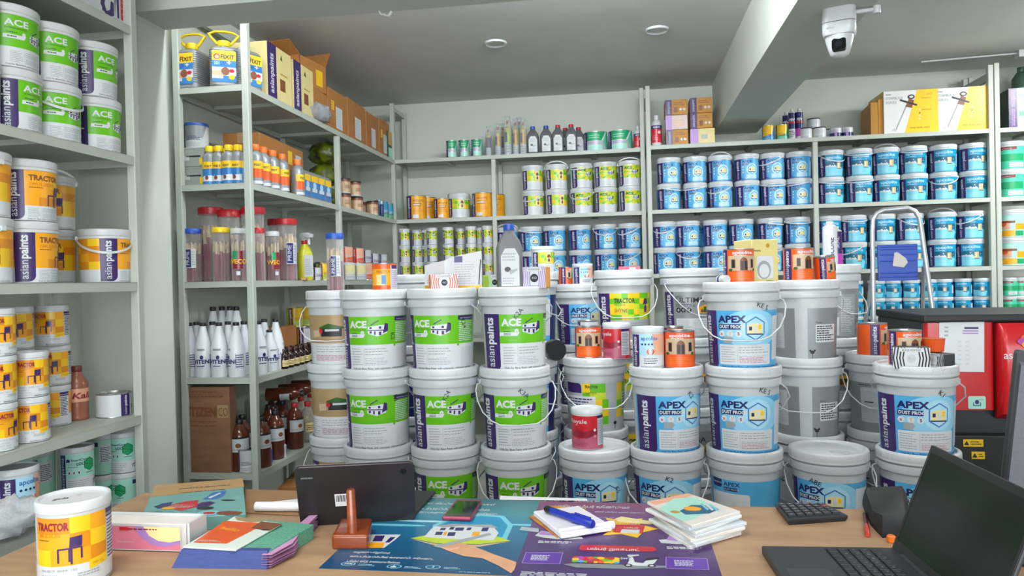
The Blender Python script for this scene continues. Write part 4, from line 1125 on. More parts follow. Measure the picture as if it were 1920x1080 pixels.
for i, (x, y, kk, s) in enumerate([(-0.966, 5.35, 'seal_p', 0.9), (-0.8921, 5.34, 'seal_y', 0.95), (-0.8178, 5.33, 'seal_l', 1.14), (-0.7637, 5.37, 'seal_y', 1.1), (-0.7029, 5.33, 'seal_y', 1.05), (-0.8728, 5.45, 'seal_p', 1.05), (-0.747, 5.45, 'seal_p', 1.2)]):
    place(kk, (x, y, A1), 'wrapped sealant cartridge with a red nozzle, {} from the small green tins'.format(ORD[i]), facing(x, y) + RND.uniform(-.3, .3), 'wrapped sealant cartridges', scale=s)
# yellow tins and pails, second shelf
for i, (x, y, kk, lb) in enumerate([(-1.5435, 5.4, 'ytin', 'large yellow tin nearest the corner on the second shelf'), (-1.4994, 5.53, 'ytin', 'large yellow tin behind the one nearest the corner'), (-1.341, 5.39, 'ytin_s', 'smaller yellow tin between the large yellow tin and the white pail'), (-1.0308, 5.4, 'ytin', 'large yellow tin next to the rack middle post'), (-0.9586, 5.52, 'ytin', 'yellow tin mostly hidden behind the rack middle post')]):
    place(kk, (x, y, A2), lb, facing(x, y) + (.35, .5, .3, .1, .3)[i], 'yellow tins on the second shelf')
place('tgreen_low', (-1.2109, 5.4, A2), 'white pail with a yellow-green label among the yellow tins', 0.1, turn=0.9)
X1 = [-0.6511, -0.4724]; X2 = [-0.2876, -0.1124, 0.0649]
pails(['tgreen_none', 'tgreen_up'], X1, YA, A2 + PAIL_H, 'yellow-green lamp pail {} from the middle post, upper tier', 'yellow-green pails on the second shelf', 8)
pails(['tgreen_down', 'tgreen_none'], X1, YA, A2, 'yellow-green lamp pail {} from the middle post, lower tier', 'yellow-green pails on the second shelf', 8)
pails(['sun_low', 'sun_none', 'sun_up'], X2, YA, A2 + PAIL_H, 'green sunburst pail {} from the yellow-green pails, upper tier', 'sunburst pails on the second shelf', 8)
pails(['sun_down', 'sun_none', 'sun_none'], X2, YA, A2, 'green sunburst pail {} from the yellow-green pails, lower tier', 'sunburst pails on the second shelf', 8)
X = [-0.8503, -0.6694, -0.4943, -0.3091, -0.1219, 0.0556]
pails(['apex_up', 'apex_low', 'apex_none', 'apex_none', 'apex_down', 'apex_down'], X, YA, A3 + PAIL_H, 'pale blue pail {} from the rack middle post, upper tier behind the stacked buckets', 'pale blue pails below the sunburst pails', 12)
pails(['apex_none', 'apex_none', 'apex_none', 'apex_none', 'apex_none', 'apex_down'], X, YA, A3, 'pale blue pail {} from the rack middle post, lower tier behind the stacked buckets', 'pale blue pails below the sunburst pails', 12)
for t, nm in ((2, 'top'), (1, 'middle'), (0, 'bottom')):
    z = A3 + t * .128
    X = [-1.6337, -1.4174, -1.2938, -1.1181, -0.9925]
    for i, x in enumerate(X):
        place(('sun1', 'ace1', 'ace1', 'sun1', 'sun1')[i], (x, 5.36, z), 'small green-labelled can {} from the corner, {} tier of the small cans'.format(ORD[i], nm), facing(x, 5.36) + RND.uniform(-.15, .15), 'small green-labelled cans')
    X = [-1.565, -1.4888, -1.2201, -1.0706]
    for i, x in enumerate(X):
        place('sun1', (x, 5.47, z), 'small green-labelled can {} from the corner in the back row, {} tier'.format(ORD[i], nm), facing(x, 5.47) + RND.uniform(-.15, .15), 'small green-labelled cans')
place('sun1', (-1.5256, 5.335, A3), 'small green-labelled can standing forward of the bottom tier', facing(-1.4, 5.3), 'small green-labelled cans')

# ------------------------------------------------------------------ corner rack on the left wall: front bay facing the counter, then its long side
Z1, Z2, Z3, Z4, Z5 = [z + .03 for z in ZA]
steelgrey = M('silver jerrycan plastic', '8d9093', .35, .3, var=.03)
def art_fixit(P, w, h, z0):
    P.rr(-w, z0, w, z0 + h, 'white', 0, .01, 'abcd'); P.rr(-w, z0 + h * .68, w, z0 + h, 'yellow', 1, .012, 'cd')
    P.rect(-w, z0 + h * .47, w, z0 + h * .68, 'mblue', 1); P.rr(-w, z0, w, z0 + h * .2, 'mblue', 1, .008, 'ab')
    P.text('Dr.', -w * .25, z0 + h * .85, .011, 'black', 2); P.text('FIXIT', -w * .3, z0 + h * .735, .024, 'black', 2, fit=w * 1.2, bold=.03)
    P.ell(-w * .6, z0 + h * .8, .014, .017, 'red', 2); P.ell(-w * .58, z0 + h * .79, .009, .012, 'peach', 3)
    P.text('101', -w * .85, z0 + h * .54, .02, 'lblue', 2, fit=w * .45, bold=.03); P.text('LW', -w * .3, z0 + h * .54, .02, 'navy', 2, fit=w * .4); P.text('+', w * .2, z0 + h * .55, .026, 'white', 2, bold=.03)
    P.poly([(-w, z0 + h * .2), (w * .1, z0 + h * .2), (w * .15, z0 + h * .42), (-w, z0 + h * .34)], 'stone', 2); P.ell(w * .1, z0 + h * .34, .018, .024, 'brown', 3); P.ell(w * .62, z0 + h * .36, .012, .011, 'red', 2); P.ell(w * .62, z0 + h * .16, .014, .014, 'yellow', 3, 10)
    P.rect(-w, z0 + h * .1, -w * .1, z0 + h * .2, 'white', 3)
def jerrycan():
    b = MB(); hw, hd, h = .064, .075, .245
    rings = [rrect(hw - .006, hd - .006, .03, 0, 5), rrect(hw, hd, .03, .008, 5)]
    for k in range(15):
        z = .03 + k * .0125
        for o, dz in ((0, 0), (-.0018, .003), (-.0018, .008), (0, .011)): rings.append(rrect(hw + o, hd + o, .03, z + dz, 5))
    rings += [rrect(hw, hd, .03, h * .9, 5), rrect(hw * .9, hd * .9, .03, h * .96, 5), rrect(hw * .5, hd * .5, .02, h, 5), rrect(.026, .026, .025, h + .006, 5), rrect(.025, .025, .0245, h + .022, 5)]
    b.loft(rings, steelgrey)
    body = b.mesh('can_body', 30)
    c = MB(); c.lathe([(.029, h + .012), (.03, h + .014), (.029, h + .045), (.026, h + .048), (.001, h + .048)], yelcap, 24)
    cap = c.mesh('cap', 40)
    hd_ = MB()
    hd_.tube([(-.028, 0, h + .03), (-.05, 0, h + .06), (-.066, 0, h + .088), (-.04, 0, h + .104), (0, 0, h + .108), (.04, 0, h + .104), (.066, 0, h + .088), (.05, 0, h + .06), (.028, 0, h + .03)], .0075, yelcap, 8)
    P = Print(); art_fixit(P, .052, .185, .025)
    KINDS['jerry'] = Kind('jerrycan', 'jerrycan', [('body', body, None), ('cap', cap, None), ('handle', hd_.mesh('carry_handle', 50), None), ('label', P.build('jerry_label', frame=front(-hd - .0012)), None)])
jerrycan()
place('jerry', (-1.9982, 3.215, Z1), 'silver jerrycan with a yellow ring cap nearest the pilaster on the top shelf', -.02, 'silver jerrycans', scale=(1, 1, .78))
place('jerry', (-1.8343, 3.212, Z1), 'silver jerrycan with a yellow cap beside the corner post, facing the counter', .5, 'silver jerrycans', scale=(1, 1, .78))
place('jerry', (-1.775, 3.2693, Z1), 'silver jerrycan without a visible cap beside the cream boxes', 1.12, 'silver jerrycans', scale=(1, 1, .78), skip=('cap', 'handle'))
# boxes along the top shelf
def a_cream(P, w, h): P.rect(-w / 2, 0, -w / 2 + w * .36, h, 'purple', 0); P.text('asianpaints', -w / 2 + w * .24, h * .1, w * .16, 'white', 1, rot=90, fit=h * .72, bold=.02); P.rect(w * .0, h * .22, w * .22, h * .44, 'brown', 0); P.bars(w * .02, h * .5, w * .42, h * .56, 1, 'gold', 0, 4); P.poly([(w * .02, h * .8), (w * .08, h * .9), (w * .12, h * .78)], 'dgreen', 0)
def sbox(key, y0, y1, d, h, m, art=None, name='carton', **kw):
    carton(key, y1 - y0, d, h, m, art, name, **kw); return (y0 + y1) / 2
def on_side(key, yc, d, z, label, group=None, rz=0, inset=.0):
    return place(key, (-1.69 - inset - d / 2, yc, z), label, PI / 2 + rz, group)
Y = [3.3524, 3.6139, 3.6393, 3.8874, 3.8444, 4.1273, 4.4255, 4.7687, 5.0341, 5.3044]
yc = sbox('cream1', Y[0], Y[1], .2, .27, creamb, a_cream, 'stainer_carton', seam=False); on_side('cream1', yc, .2, Z1, 'cream and purple carton next to the capless silver jerrycan', 'cream cartons')
yc = sbox('cream2', Y[2], Y[3], .2, .265, creamb, a_cream, 'stainer_carton', seam=False); on_side('cream2', yc, .2, Z1, 'cream and purple carton next to the open brown carton', 'cream cartons')
def a_kraft(seed):
    def f(P, w, h):
        r = random.Random(seed); P.rr(-w * .12, h * .1, w * .22, h * .62, 'white', 0, .004); P.bars(-w * .1, h * .14, w * .2, h * .58, 6, 'lgrey', 1, seed)
        if seed % 2: P.rect(-w * .36, h * .5, -w * .2, h * .72, 'yellow', 0); P.bars(-w * .35, h * .52, -w * .21, h * .7, 3, 'damber', 1, seed)
    return f
Yc = Y[5:]
ks = [(Y[3] + .02, Y[5] - .005, .19, 8), (Y[5], Y[6] - .004, .25, 3), (Y[6], Y[7] - .004, .26, 4), (Y[7], Y[8] - .004, .25, 6), (Y[8], Y[9] - .03, .26, 7)]
for i, (a, b_, h, sd) in enumerate(ks):
    yc = sbox('kraft%d' % i, a, b_, .26, h, kraft, a_kraft(sd)); on_side('kraft%d' % i, yc, .26, Z1, 'brown carton {} from the cream cartons on the top shelf'.format(ORD[i]), 'brown cartons on the top shelf', RND.uniform(-.03, .03), .012)
carton('gbox', .08, .2, .2, greenb, lambda P, w, h: (P.rect(-w / 2, h * .5, w / 2, h, 'gold', 0), P.rect(-w / 2, 0, w / 2, h * .4, 'lmint', 0)), 'tool_box', seam=False)
on_side('gbox', 5.245, .2, Z1, 'green and yellow box squeezed into the rack corner on the top shelf')
# open carton lying on the first brown carton, its flaps raised
b = MB(); t = .004; w, d, h = .27, .24, .16
b.box(-w / 2, -d / 2, 0, w / 2, d / 2, t, kraft); b.box(-w / 2, -d / 2, 0, w / 2, -d / 2 + t, h, kraft); b.box(-w / 2, d / 2 - t, 0, w / 2, d / 2, h, kraft); b.box(-w / 2, -d / 2, 0, -w / 2 + t, d / 2, h, kraft); b.box(w / 2 - t, -d / 2, 0, w / 2, d / 2, h, kraft)
fl = MB(); fl.box(0, 0, 0, .11, d, t, kraft, Matrix.Translation((w / 2, -d / 2, h)) @ Matrix.Rotation(-1.05, 4, 'Y')); fl.box(-.11, 0, 0, 0, d, t, kraft, Matrix.Translation((-w / 2, -d / 2, h)) @ Matrix.Rotation(.5, 4, 'Y'))
fl.box(0, 0, 0, w, .09, t, kraft, Matrix.Translation((-w / 2, d / 2, h)) @ Matrix.Rotation(.9, 4, 'X'))
yl = MB(); yl.box(w * .1, -d / 2 - .001, .03, w * .35, -d / 2, .12, INK['yellow'])
KINDS['opencarton'] = Kind('open_carton', 'box', [('box', b.mesh('open_box', None), None), ('flap', fl.mesh('flaps', None), None), ('sticker', yl.mesh('sticker', None), None)])
place('opencarton', (-1.84, (ks[0][0] + ks[0][1]) / 2 - .03, Z1 + .192), 'open brown carton with raised flaps and a yellow sticker on the top shelf', PI / 2 - .15)
# crumpled polythene bag hanging over the shelf edge
def crumple(name, rx, ry, rz, seed, m, n=3, amp=.3):
    r = random.Random(seed); bm = bmesh.new(); bmesh.ops.create_icosphere(bm, subdivisions=n, radius=1.0)
    for v in bm.verts:
        k = 1 + r.uniform(-amp, amp); v.co = Vector((v.co.x * rx * k, v.co.y * ry * k, max(-rz * .98, v.co.z * rz * k)))
    lo = min(v.co.z for v in bm.verts)
    for v in bm.verts: v.co.z -= lo
    me = bpy.data.meshes.new(name); bm.to_mesh(me); bm.free(); me.materials.append(m); me.polygons.foreach_set('use_smooth', [True] * len(me.polygons)); return me
wrap_m = clear('crumpled polythene', 'd5d9e0', .25, .18)
KINDS['polybag'] = Kind('polythene_bag', 'bag', [('polythene_bag', crumple('polythene_bag', .05, .11, .055, 3, wrap_m), None)])
place('polybag', (-1.69, (ks[0][0] + ks[0][1]) / 2 - .05, Z1), 'crumpled clear polythene bag in front of the brown cartons on the top shelf')

# -- second shelf, front bay
for i, (px, yy, lb) in enumerate([(-2.009, 3.25, 'nearer the blue-labelled bottles'), (-2.1069, 3.31, 'half hidden at the rack outer post')]):
    place('jarblue', (px, yy, Z2 + .182), 'blue-lidded white tub on the clear boxes, ' + lb, .35, 'blue-lidded tubs')
boxclear = clear('milky clear plastic', 'cdd6d0', .12, .42, .2)
b = MB(); b.box(-.07, -.1, 0, .07, .1, .088, boxclear); b.box(-.072, -.102, .082, .072, .102, .09, boxclear)
l = MB(); l.box(-.066, -.1012, .03, -.005, -.1002, .05, INK['lgrey']); l.box(-.02, -.1012, .045, .05, -.1002, .052, INK['black']); l.box(.045, -.1012, .01, .06, -.1002, .04, INK['yellow'])
KINDS['clearbox'] = Kind('clear_box', 'box', [('box', b.mesh('clear_box_shell', None, bevel=.004), None), ('label', l.mesh('clear_box_label', None), None)])
for t, nm in ((0, 'lower'), (1, 'upper')):
    place('clearbox', (-2.003 + .005, 3.27, Z2 + t * .091), 'milky clear plastic box, ' + nm + ' of the pair under the blue-lidded tubs', .03, 'milky clear boxes')
def a_drb(P): P.rect(-180, .03, 180, .66, 'mblue', 0); P.rect(-180, .46, 180, .66, 'yellow', 1); P.text('FIXIT', 0, .5, .06, 'black', 2, al='c', bold=.03); P.poly([(-60, .1), (50, .1), (50, .28), (-60, .24)], 'white', 1); P.ell(-10, .2, .05, .06, 'brown', 2)
def a_dro(P): P.rect(-180, .03, 180, .66, 'silver', 0); P.rect(-60, .4, 60, .66, 'yellow', 1); P.rect(-60, .2, 60, .45, 'orange', 1); P.text('FIXIT', 0, .52, .06, 'black', 2, al='c', bold=.03); P.rect(-60, .04, 60, .12, 'white', 1)
prof = [(.026, 0), (.029, .004), (.029, .115), (.024, .13), (.015, .137), (.015, .142)]
bottle('sealer_bottle', prof, steelgrey, .0175, .022, yelcap, a_drb, key='drb', R=.0292, lh=(0, .145))
bottle('sealer_bottle', prof, steelgrey, .0175, .022, orcap, a_dro, key='dro', R=.0292, lh=(0, .145))
for i, (px, yy) in enumerate([(-1.9023, 3.18), (-1.8593, 3.185), (-1.8027, 3.175), (-1.7629, 3.185), (-1.8693, 3.255), (-1.8174, 3.25)]):
    place('drb', (px, yy, Z2), 'blue-labelled bottle with a yellow cap, {} from the clear boxes'.format(ORD[i]) + (' in the back row' if i > 3 else ''), .3 + RND.uniform(-.3, .3), 'yellow-capped sealer bottles', scale=1.12)
# -- second shelf, long side
SB = [(478, 320), (492, 322), (509, 325), (528, 333), (553, 340), (574, 345)]
for i, y in enumerate([3.2556, 3.333, 3.4253, 3.5282, 3.7077]):
    place('dro', (-1.715, y, Z2), 'grey bottle with an orange cap, {} from the corner post'.format(ORD[i]), 1.0 + RND.uniform(-.4, .4), 'orange-capped sealer bottles', scale=1.2)
b = MB(); b.box(-.022, -.045, 0, .022, .045, .14, steelgrey); b.box(-.016, -.035, .14, .016, .035, .15, steelgrey)
P = Print(); P.rect(-.04, .01, .04, .13, 'mblue', 0); P.rect(-.04, .095, .04, .13, 'yellow', 1); P.ell(0, .075, .02, .02, 'lblue', 1); P.rect(-.03, .04, .03, .06, 'white', 1)
KINDS['flatcan'] = Kind('sealer_can', 'can', [('body', b.mesh('sealer_can', None, bevel=.006), None), ('label', P.build('sealer_can_label', frame=side_r(.022)), None)])
for i, y in enumerate([3.7824, 3.8725, 3.9666, 4.0652]):
    place('flatcan', (-1.712, y, Z2), 'flat grey can with a blue and yellow label, {} from the orange caps'.format(ORD[i]), RND.uniform(-.08, .08), 'flat sealer cans')
yc = [3.4588, 4.0325]
carton('kraftbig', yc[1] - yc[0], .19, .148, kraft, lambda P, w, h: (P.rect(w * .12, h * .3, w * .22, h * .8, 'yellow', 0), P.rect(w * .3, h * .35, w * .44, h * .75, 'white', 0), P.rect(w * .3, h * .35, w * .44, h * .48, 'lilac', 1)))
place('kraftbig', (-1.9, sum(yc) / 2, Z2), 'big brown carton behind the orange-capped bottles, lower of two', PI / 2, 'big brown cartons')
place('kraftbig', (-1.9, sum(yc) / 2 - .02, Z2 + .15), 'big brown carton behind the orange-capped bottles, upper of two', PI / 2 + .05, 'big brown cartons')
bag_m = M('lime and black bag film', '8b9a1e', .35, var=.2, scale=22, hex2='17180f')
KINDS['limebag'] = Kind('sack', 'bag', [('sack', crumple('sack', .1, .12, .075, 9, bag_m, 3, .1), None)])
for k, nm in enumerate(('lowest', 'middle', 'topmost')):
    place('limebag', (-1.87, 4.4134 + .02 * k, Z2 + .143 * k), 'lime and black film bag, {} of the three beside the brown cartons'.format(nm), .3 * k, 'lime and black bags')
for i, (px, py, t, xx) in enumerate(((645, 355, 1, -1.74), (666, 355, 1, -1.73), (646, 385, 0, -1.74), (670, 385, 0, -1.73), (688, 388, 0, -1.76), (698, 390, 0, -1.72))):
    y = [4.4355, 4.597, 4.4376, 4.6288, 4.9511, 4.9024][i]
    place('wood', (xx if i != 4 else -1.79, y, Z2 + t * .098), 'wood-grain tin with a dark lid, {} from the rack middle post, {} tier'.format(ORD[i if i < 2 else i - 2], 'upper' if t else 'lower'), 1.2, 'wood-grain tins', scale=(1.0, 1.0, 1.0))
for i, y in enumerate([5.0487, 5.1435, 5.2667]):
    place('tealtin', (-1.72, y, Z2), 'dark teal tin {} from the wood-grain tins, near the rack corner'.format(ORD[i]), 1.2, 'dark teal tins')
bottle('dropper_bottle', [(.012, 0), (.014, .003), (.014, .08), (.008, .09)], M('ink blue plastic', '28407a', .35), .01, .02, white_pl, None, key='dropper', seg=16)
place('dropper', (-1.688, 5.0078, Z2), 'small blue bottle with a white cap before the teal tins')

# -- third shelf: brush jars
tubeclear = clear('clear jar plastic', 'f2f0f0', .12, .07)
hand_m = M('painted brush handle', '96495a', .35, var=.12, scale=40); brist_m = M('brush bristle', 'd9c5a0', .8, var=.15, scale=60)
def brush_jar(key, R, h, capm, n=9, lab=None, caph=.02, fill=.86, bag=False):
    b = MB()
    if bag: b.lathe([(R * .85, 0), (R * .95, .01), (R * .9, h * .4), (R * 1.0, h * .6), (R * .92, h * .8), (R * .98, h)], tubeclear, 14)
    else: b.lathe([(R - .003, 0), (R, .004), (R, h - .004), (R - .004, h)], tubeclear, 28)
    body = b.mesh('jar_wall', 40 if not bag else 20)
    c = MB(); c.lathe([(R * 1.04, h - .004), (R * 1.05, h - .002), (R * 1.05, h + caph - .003), (R * 1.0, h + caph), (.001, h + caph)], capm, 28)
    br = MB(); r = random.Random(hash(key) % 997 if False else len(key) * 31 + n)
    for k in range(n):
        a = 2 * PI * k / n + r.uniform(-.2, .2); q = R * .78 * (1 if k % 3 else .5); x, y = q * math.cos(a), q * math.sin(a); hh = h * fill * r.uniform(.88, .98)
        mid = hh * r.uniform(.66, .8); w = R * .17
        br.tube([(x, y, .004), (x, y, mid)], [w * .7, w], hand_m, 6)
        br.tube([(x, y, mid), (x, y, hh * .9), (x * 1.02, y * 1.02, hh)], [w, w * 1.1, w * .5], brist_m, 6)
    bm_ = br.mesh('brushes', 40)
    parts = [('jar', body, None), ('lid', c.mesh('jar_lid', 40), None), ('brushes', bm_, None)]
    if lab:
        P = Print(R, h); lab(P); parts.append(('label', P.build('jar_label', R, R, h, .0008, seg=28), None))
    KINDS[key] = Kind('brush_jar', 'brush jar', parts)
def a_jl(P): P.rect(-31, .29, 35, .67, 'white', -.5); P.rect(-30, .3, 5, .66, 'navy', 0); P.rect(5, .3, 34, .66, 'lgrey', 0); P.text('PRIME', -5, .34, .07, 'white', 1, rot=90, fit=.28); P.bars(8, .33, 32, .63, 6, 'grey', 1, 3)
def a_jl2(P): P.rect(-40, .25, 40, .62, 'dred', 0); P.rect(-40, .46, 0, .62, 'emerald', 1); P.text('WECO', 0, .36, .09, 'yellow', 1, al='c', bold=.03); P.rect(-10, .12, 20, .2, 'white', 1)
brush_jar('jb', .041, .232, bluecap, 10, a_jl); brush_jar('jy', .039, .232, yelcap, 10, None); brush_jar('jr', .056, .33, redcap, 14, None, .03, bag=True); brush_jar('jr2', .05, .315, redcap, 12, None, .03, bag=True); brush_jar('jw', .034, .225, white_pl, 9, a_jl2); brush_jar('jrl', .056, .295, redcap, 14, a_jl, .028, bag=True); brush_jar('jrs', .034, .23, redcap, 9, None)
for kk, px, yy, rz, lb in [('jb', -2.0098, 3.19, 0.3, 'blue-lidded clear jar of paint brushes at the outer end of the bay'), ('jy', -1.8604, 3.185, 0.3, 'yellow-lidded clear jar of paint brushes in the front bay'), ('jr', -1.9767, 3.3, 0.2, 'tall red-lidded bag jar of brushes behind the yellow lid'), ('jr2', -1.8815, 3.3, 0.1, 'tall red-lidded bag jar of brushes beside the corner post'), ('jw', -1.7725, 3.185, 0.3, 'clear brush jar with a red and green label by the corner post')]:
    place(kk, (px, yy, Z3), lb, rz)
for kk, xx, yy, rz, lb in [('jr', -1.79, 3.3572, 1.0, 'tallest red-lidded bag jar of brushes just past the corner post'), ('jrs', -1.72, 3.2619, 1.0, 'short red-lidded jar of brushes just past the corner post'), ('jw', -1.73, 3.4319, 1.0, 'white-lidded brush jar with a red label between the red lids'), ('jr2', -1.9, 3.8353, 1.0, 'red-lidded bag jar half hidden behind the large labelled one'), ('jrl', -1.745, 3.6186, 1.0, 'large red-lidded bag jar with a blue and white label')]:
    place(kk, (xx, yy, Z3), lb, rz)
# spray bottle
b = MB(); b.loft([rrect(.038, .026, .02, 0), rrect(.04, .028, .02, .005), rrect(.04, .028, .02, .15), rrect(.026, .02, .015, .18), rrect(.014, .014, .013, .2), rrect(.014, .014, .013, .206)], M('yellow spray bottle plastic', 'c9c62c', .35))
h_ = MB(); h_.lathe([(.016, .2), (.017, .202), (.017, .218), (.012, .222), (.001, .222)], redcap, 18); h_.box(-.014, -.012, .218, .014, .012, .236, white_pl); h_.loft([rrect(.013, .05, .01, .234, 3, 0, -.012), rrect(.013, .055, .01, .25, 3, 0, -.014), rrect(.009, .03, .008, .262, 3, 0, -.004)], white_pl); h_.box(-.006, -.04, .196, .006, -.03, .236, white_pl)
P = Print(); P.rect(-.03, .02, .03, .14, 'lgrey', 0); P.bars(-.026, .03, .026, .12, 9, 'grey', 1, 3)
KINDS['spray'] = Kind('spray_bottle', 'bottle', [('body', b.mesh('spray_body', 45), None), ('trigger', h_.mesh('spray_trigger', 40), None), ('label', P.build('spray_label', frame=front(-.0285)), None)])
place('spray', (-1.73, 3.8104, Z3), 'yellow spray bottle with a white trigger next to the brush jars', 1.1)
bl = MB(); bl.loft([[(-.012, -.05, 0), (.012, -.05, 0), (.012, -.05, .01), (-.012, -.05, .01)], [(-.02, 0, 0), (.02, 0, 0), (.02, 0, .014), (-.02, 0, .014)], [(-.008, .06, 0), (.008, .06, 0), (.008, .06, .012), (-.008, .06, .012)]], M('bare wood', 'c09a6b', .6, var=.12, scale=40))
KINDS['woodh'] = Kind('wooden_handle', 'tool', [('wooden_handle', bl.mesh('wooden_handle', None, bevel=.004), None)])
place('woodh', (-1.692, 3.7038, Z3), 'bare wooden handle lying over the shelf edge before the spray bottle', .4)
for kk, xx, yy, lb in [('purpletin', -1.78, 4.1374, 'purple and gold tin past the spray bottle'), ('purpletin', -1.86, 4.2927, 'purple and gold tin in the shadow behind the other'), ('lilactin', -1.71, 3.9034, 'small lilac tin in front of the purple tins'), ('limetin', -1.72, 4.0306, 'lime tin in front of the purple tins'), ('lilactin', -1.71, 4.1076, 'small lilac tin against the rack middle post')]:
    place(kk, (xx, yy, Z3), lb, 1.2, cat='tin', scale=.85)
RT = [4.4554, 4.6553, 4.8193, 4.972, 5.1582]
for i, y in enumerate(RT):
    place(('tubwhite', 'tubwhite', 'redtin', 'lilactin', 'lilactin')[i], (-1.745, y, Z3), ('white tub {} from the middle post at the bottom', 'white tub {} from the middle post at the bottom', 'orange tin {} from the middle post at the bottom', 'lilac tin {} from the middle post at the bottom', 'lilac tin {} from the middle post at the bottom')[i].format(ORD[i]), 1.1, 'tubs and tins on the third shelf', scale=(1 if i < 3 else 1.2))
for i, y in enumerate(RT):
    place(('redtin', 'redtin', 'lilactin', 'lilactin', 'lilactin')[i], (-1.745, y, Z3 + (.111, .111, .121, .103, .103)[i]), ('orange-red tin {} from the middle post, on the tubs', 'orange-red tin {} from the middle post, on the tubs', 'lilac tin {} from the middle post, in the upper row', 'lilac tin {} from the middle post, in the upper row', 'lilac tin {} from the middle post, in the upper row')[i].format(ORD[i]), 1.1, 'tubs and tins on the third shelf', scale=(.85 if i < 2 else 1))
# -- fourth shelf: white cone-necked bottles
milk = M('milky bottle plastic', 'dfe3e8', .35, var=.02)
def a_vit(P):
    P.text('VITENI', 0, .27, .075, 'navy', 1, al='c', fit=.34, bold=.04); P.ell(0, .39, .035, .04, 'navy', 1, 10); P.bars(-36, .2, 36, .24, 1, 'navy', 1, 4, .5)
    P.rect(-32, .52, 20, .56, 'grey', 1); P.bars(55, .18, 110, .45, 6, 'navy', 1, 6); P.rect(55, .16, 57, .46, 'navy', 1); P.rect(108, .16, 110, .46, 'navy', 1)
    P.bars(-110, .18, -60, .45, 7, 'navy', 1, 9)
bottle('varnish_bottle', [(.036, 0), (.039, .004), (.0395, .1), (.038, .135), (.03, .175), (.018, .215), (.013, .24)], milk, .0145, .014, blk, a_vit, key='vit', R=.0397, lh=(0, .24), seg=28)
VB = [(-2.0438, 3.2, 0), (-1.9602, 3.18, 0), (-1.879, 3.18, 0), (-1.793, 3.18, 0), (-2.0501, 3.27, 0), (-1.9664, 3.27, 0), (-1.886, 3.27, 0), (-1.8035, 3.27, 0)]
for i, (x, y, _) in enumerate(VB):
    place('vit', (x, y, Z4), 'white cone-necked bottle {} from the outer post, {} row'.format(ORD[i % 4], 'front' if i < 4 else 'second'), RND.choice((0, -.9, .9)) + .3, 'white cone-necked bottles')
for i, (px) in enumerate([-2.0153, -2.0022, -1.9591, -1.8905]):
    place('vit', (px, (3.36, 3.42, 3.42, 3.36)[i] + .0, Z4 + .0), 'taller-standing white bottle in the back row, {} from the outer post'.format(ORD[i]), .3, 'white cone-necked bottles', scale=(1, 1, 1.27))
for i, (xx, yy) in enumerate([(-1.73, 3.2716), (-1.8, 3.4655), (-1.74, 3.3981), (-1.74, 3.4654)]):
    place('vit', (xx, yy, Z4), 'white cone-necked bottle {} past the corner post'.format(ORD[i]), 1.1 + (.9 if i == 3 else 0), 'white cone-necked bottles', scale=(1, 1, 1 if i != 2 else .8))
yk = [3.641, 3.9185]
carton('kraft_s', yk[1] - yk[0], .14, .12, kraft, None, seam=True)
place('kraft_s', (-1.9, sum(yk) / 2, Z4 + .075), 'small brown carton behind the packs of dark bottles', PI / 2 + .1)
b = MB(); b.box(-.08, -.1, 0, .08, .1, .075, M('dark shrink wrap', '2b1c1a', .3)); KINDS['dkbox'] = Kind('bottle_tray', 'tray', [('bottle_tray', b.mesh('bottle_tray', None, bevel=.008), None)])
place('dkbox', (-1.91, sum(yk) / 2, Z4), 'dark wrapped tray under the small brown carton')
bglass = M('dark brown glass', '2a1714', .15, var=.1)
def a_small(P): P.rect(-60, .15, 60, .5, 'cream', 0); P.bars(-50, .2, 50, .45, 3, 'brown', 1, 3)
bottle('stainer_bottle', [(.018, 0), (.0195, .003), (.0195, .055), (.014, .066), (.011, .07)], bglass, .0125, .016, M('dark brown cap', '3a211d', .3), a_small, key='sbot', R=.0197, lh=(0, .075), seg=18)
SBY = [3.4698, 3.5296, 3.5977, 3.6551, 3.7211, 3.796, 3.8668]
for i, y in enumerate(SBY):
    for r_, xx in enumerate((-1.702, -1.745)):
        place('sbot', (xx, y + .004 * r_, Z4), 'small dark brown bottle {} past the white bottles, {} row'.format(ORD[i], 'front' if not r_ else 'second'), 1.2, 'small dark brown bottles', scale=1.18)
for kk, xx, yy, z, lb in [('ambertin', -1.83, 3.9992, 0, 'amber and purple tin above the dark bottles'), ('ambertin', -1.83, 4.1315, 0, 'amber and purple tin partly hidden by the tan bucket'), ('limetin', -1.95, 4.1323, 0, 'lime tin at the back of the fourth shelf'), ('limetin', -1.95, 4.2743, 0, 'lime tin beside the other at the shelf back')]:
    place(kk, (xx, yy, Z4), lb, 1.2, cat='tin', scale=(1, 1, 1.5))
for k, dy in enumerate((0, .11)):
    place('limetin', (-1.95, 4.1323 + dy * 1.12, Z4 + .1735), 'lime tin stacked on ' + ('the first' if not k else 'the second') + ' lime tin at the shelf back', 1.1, cat='tin')
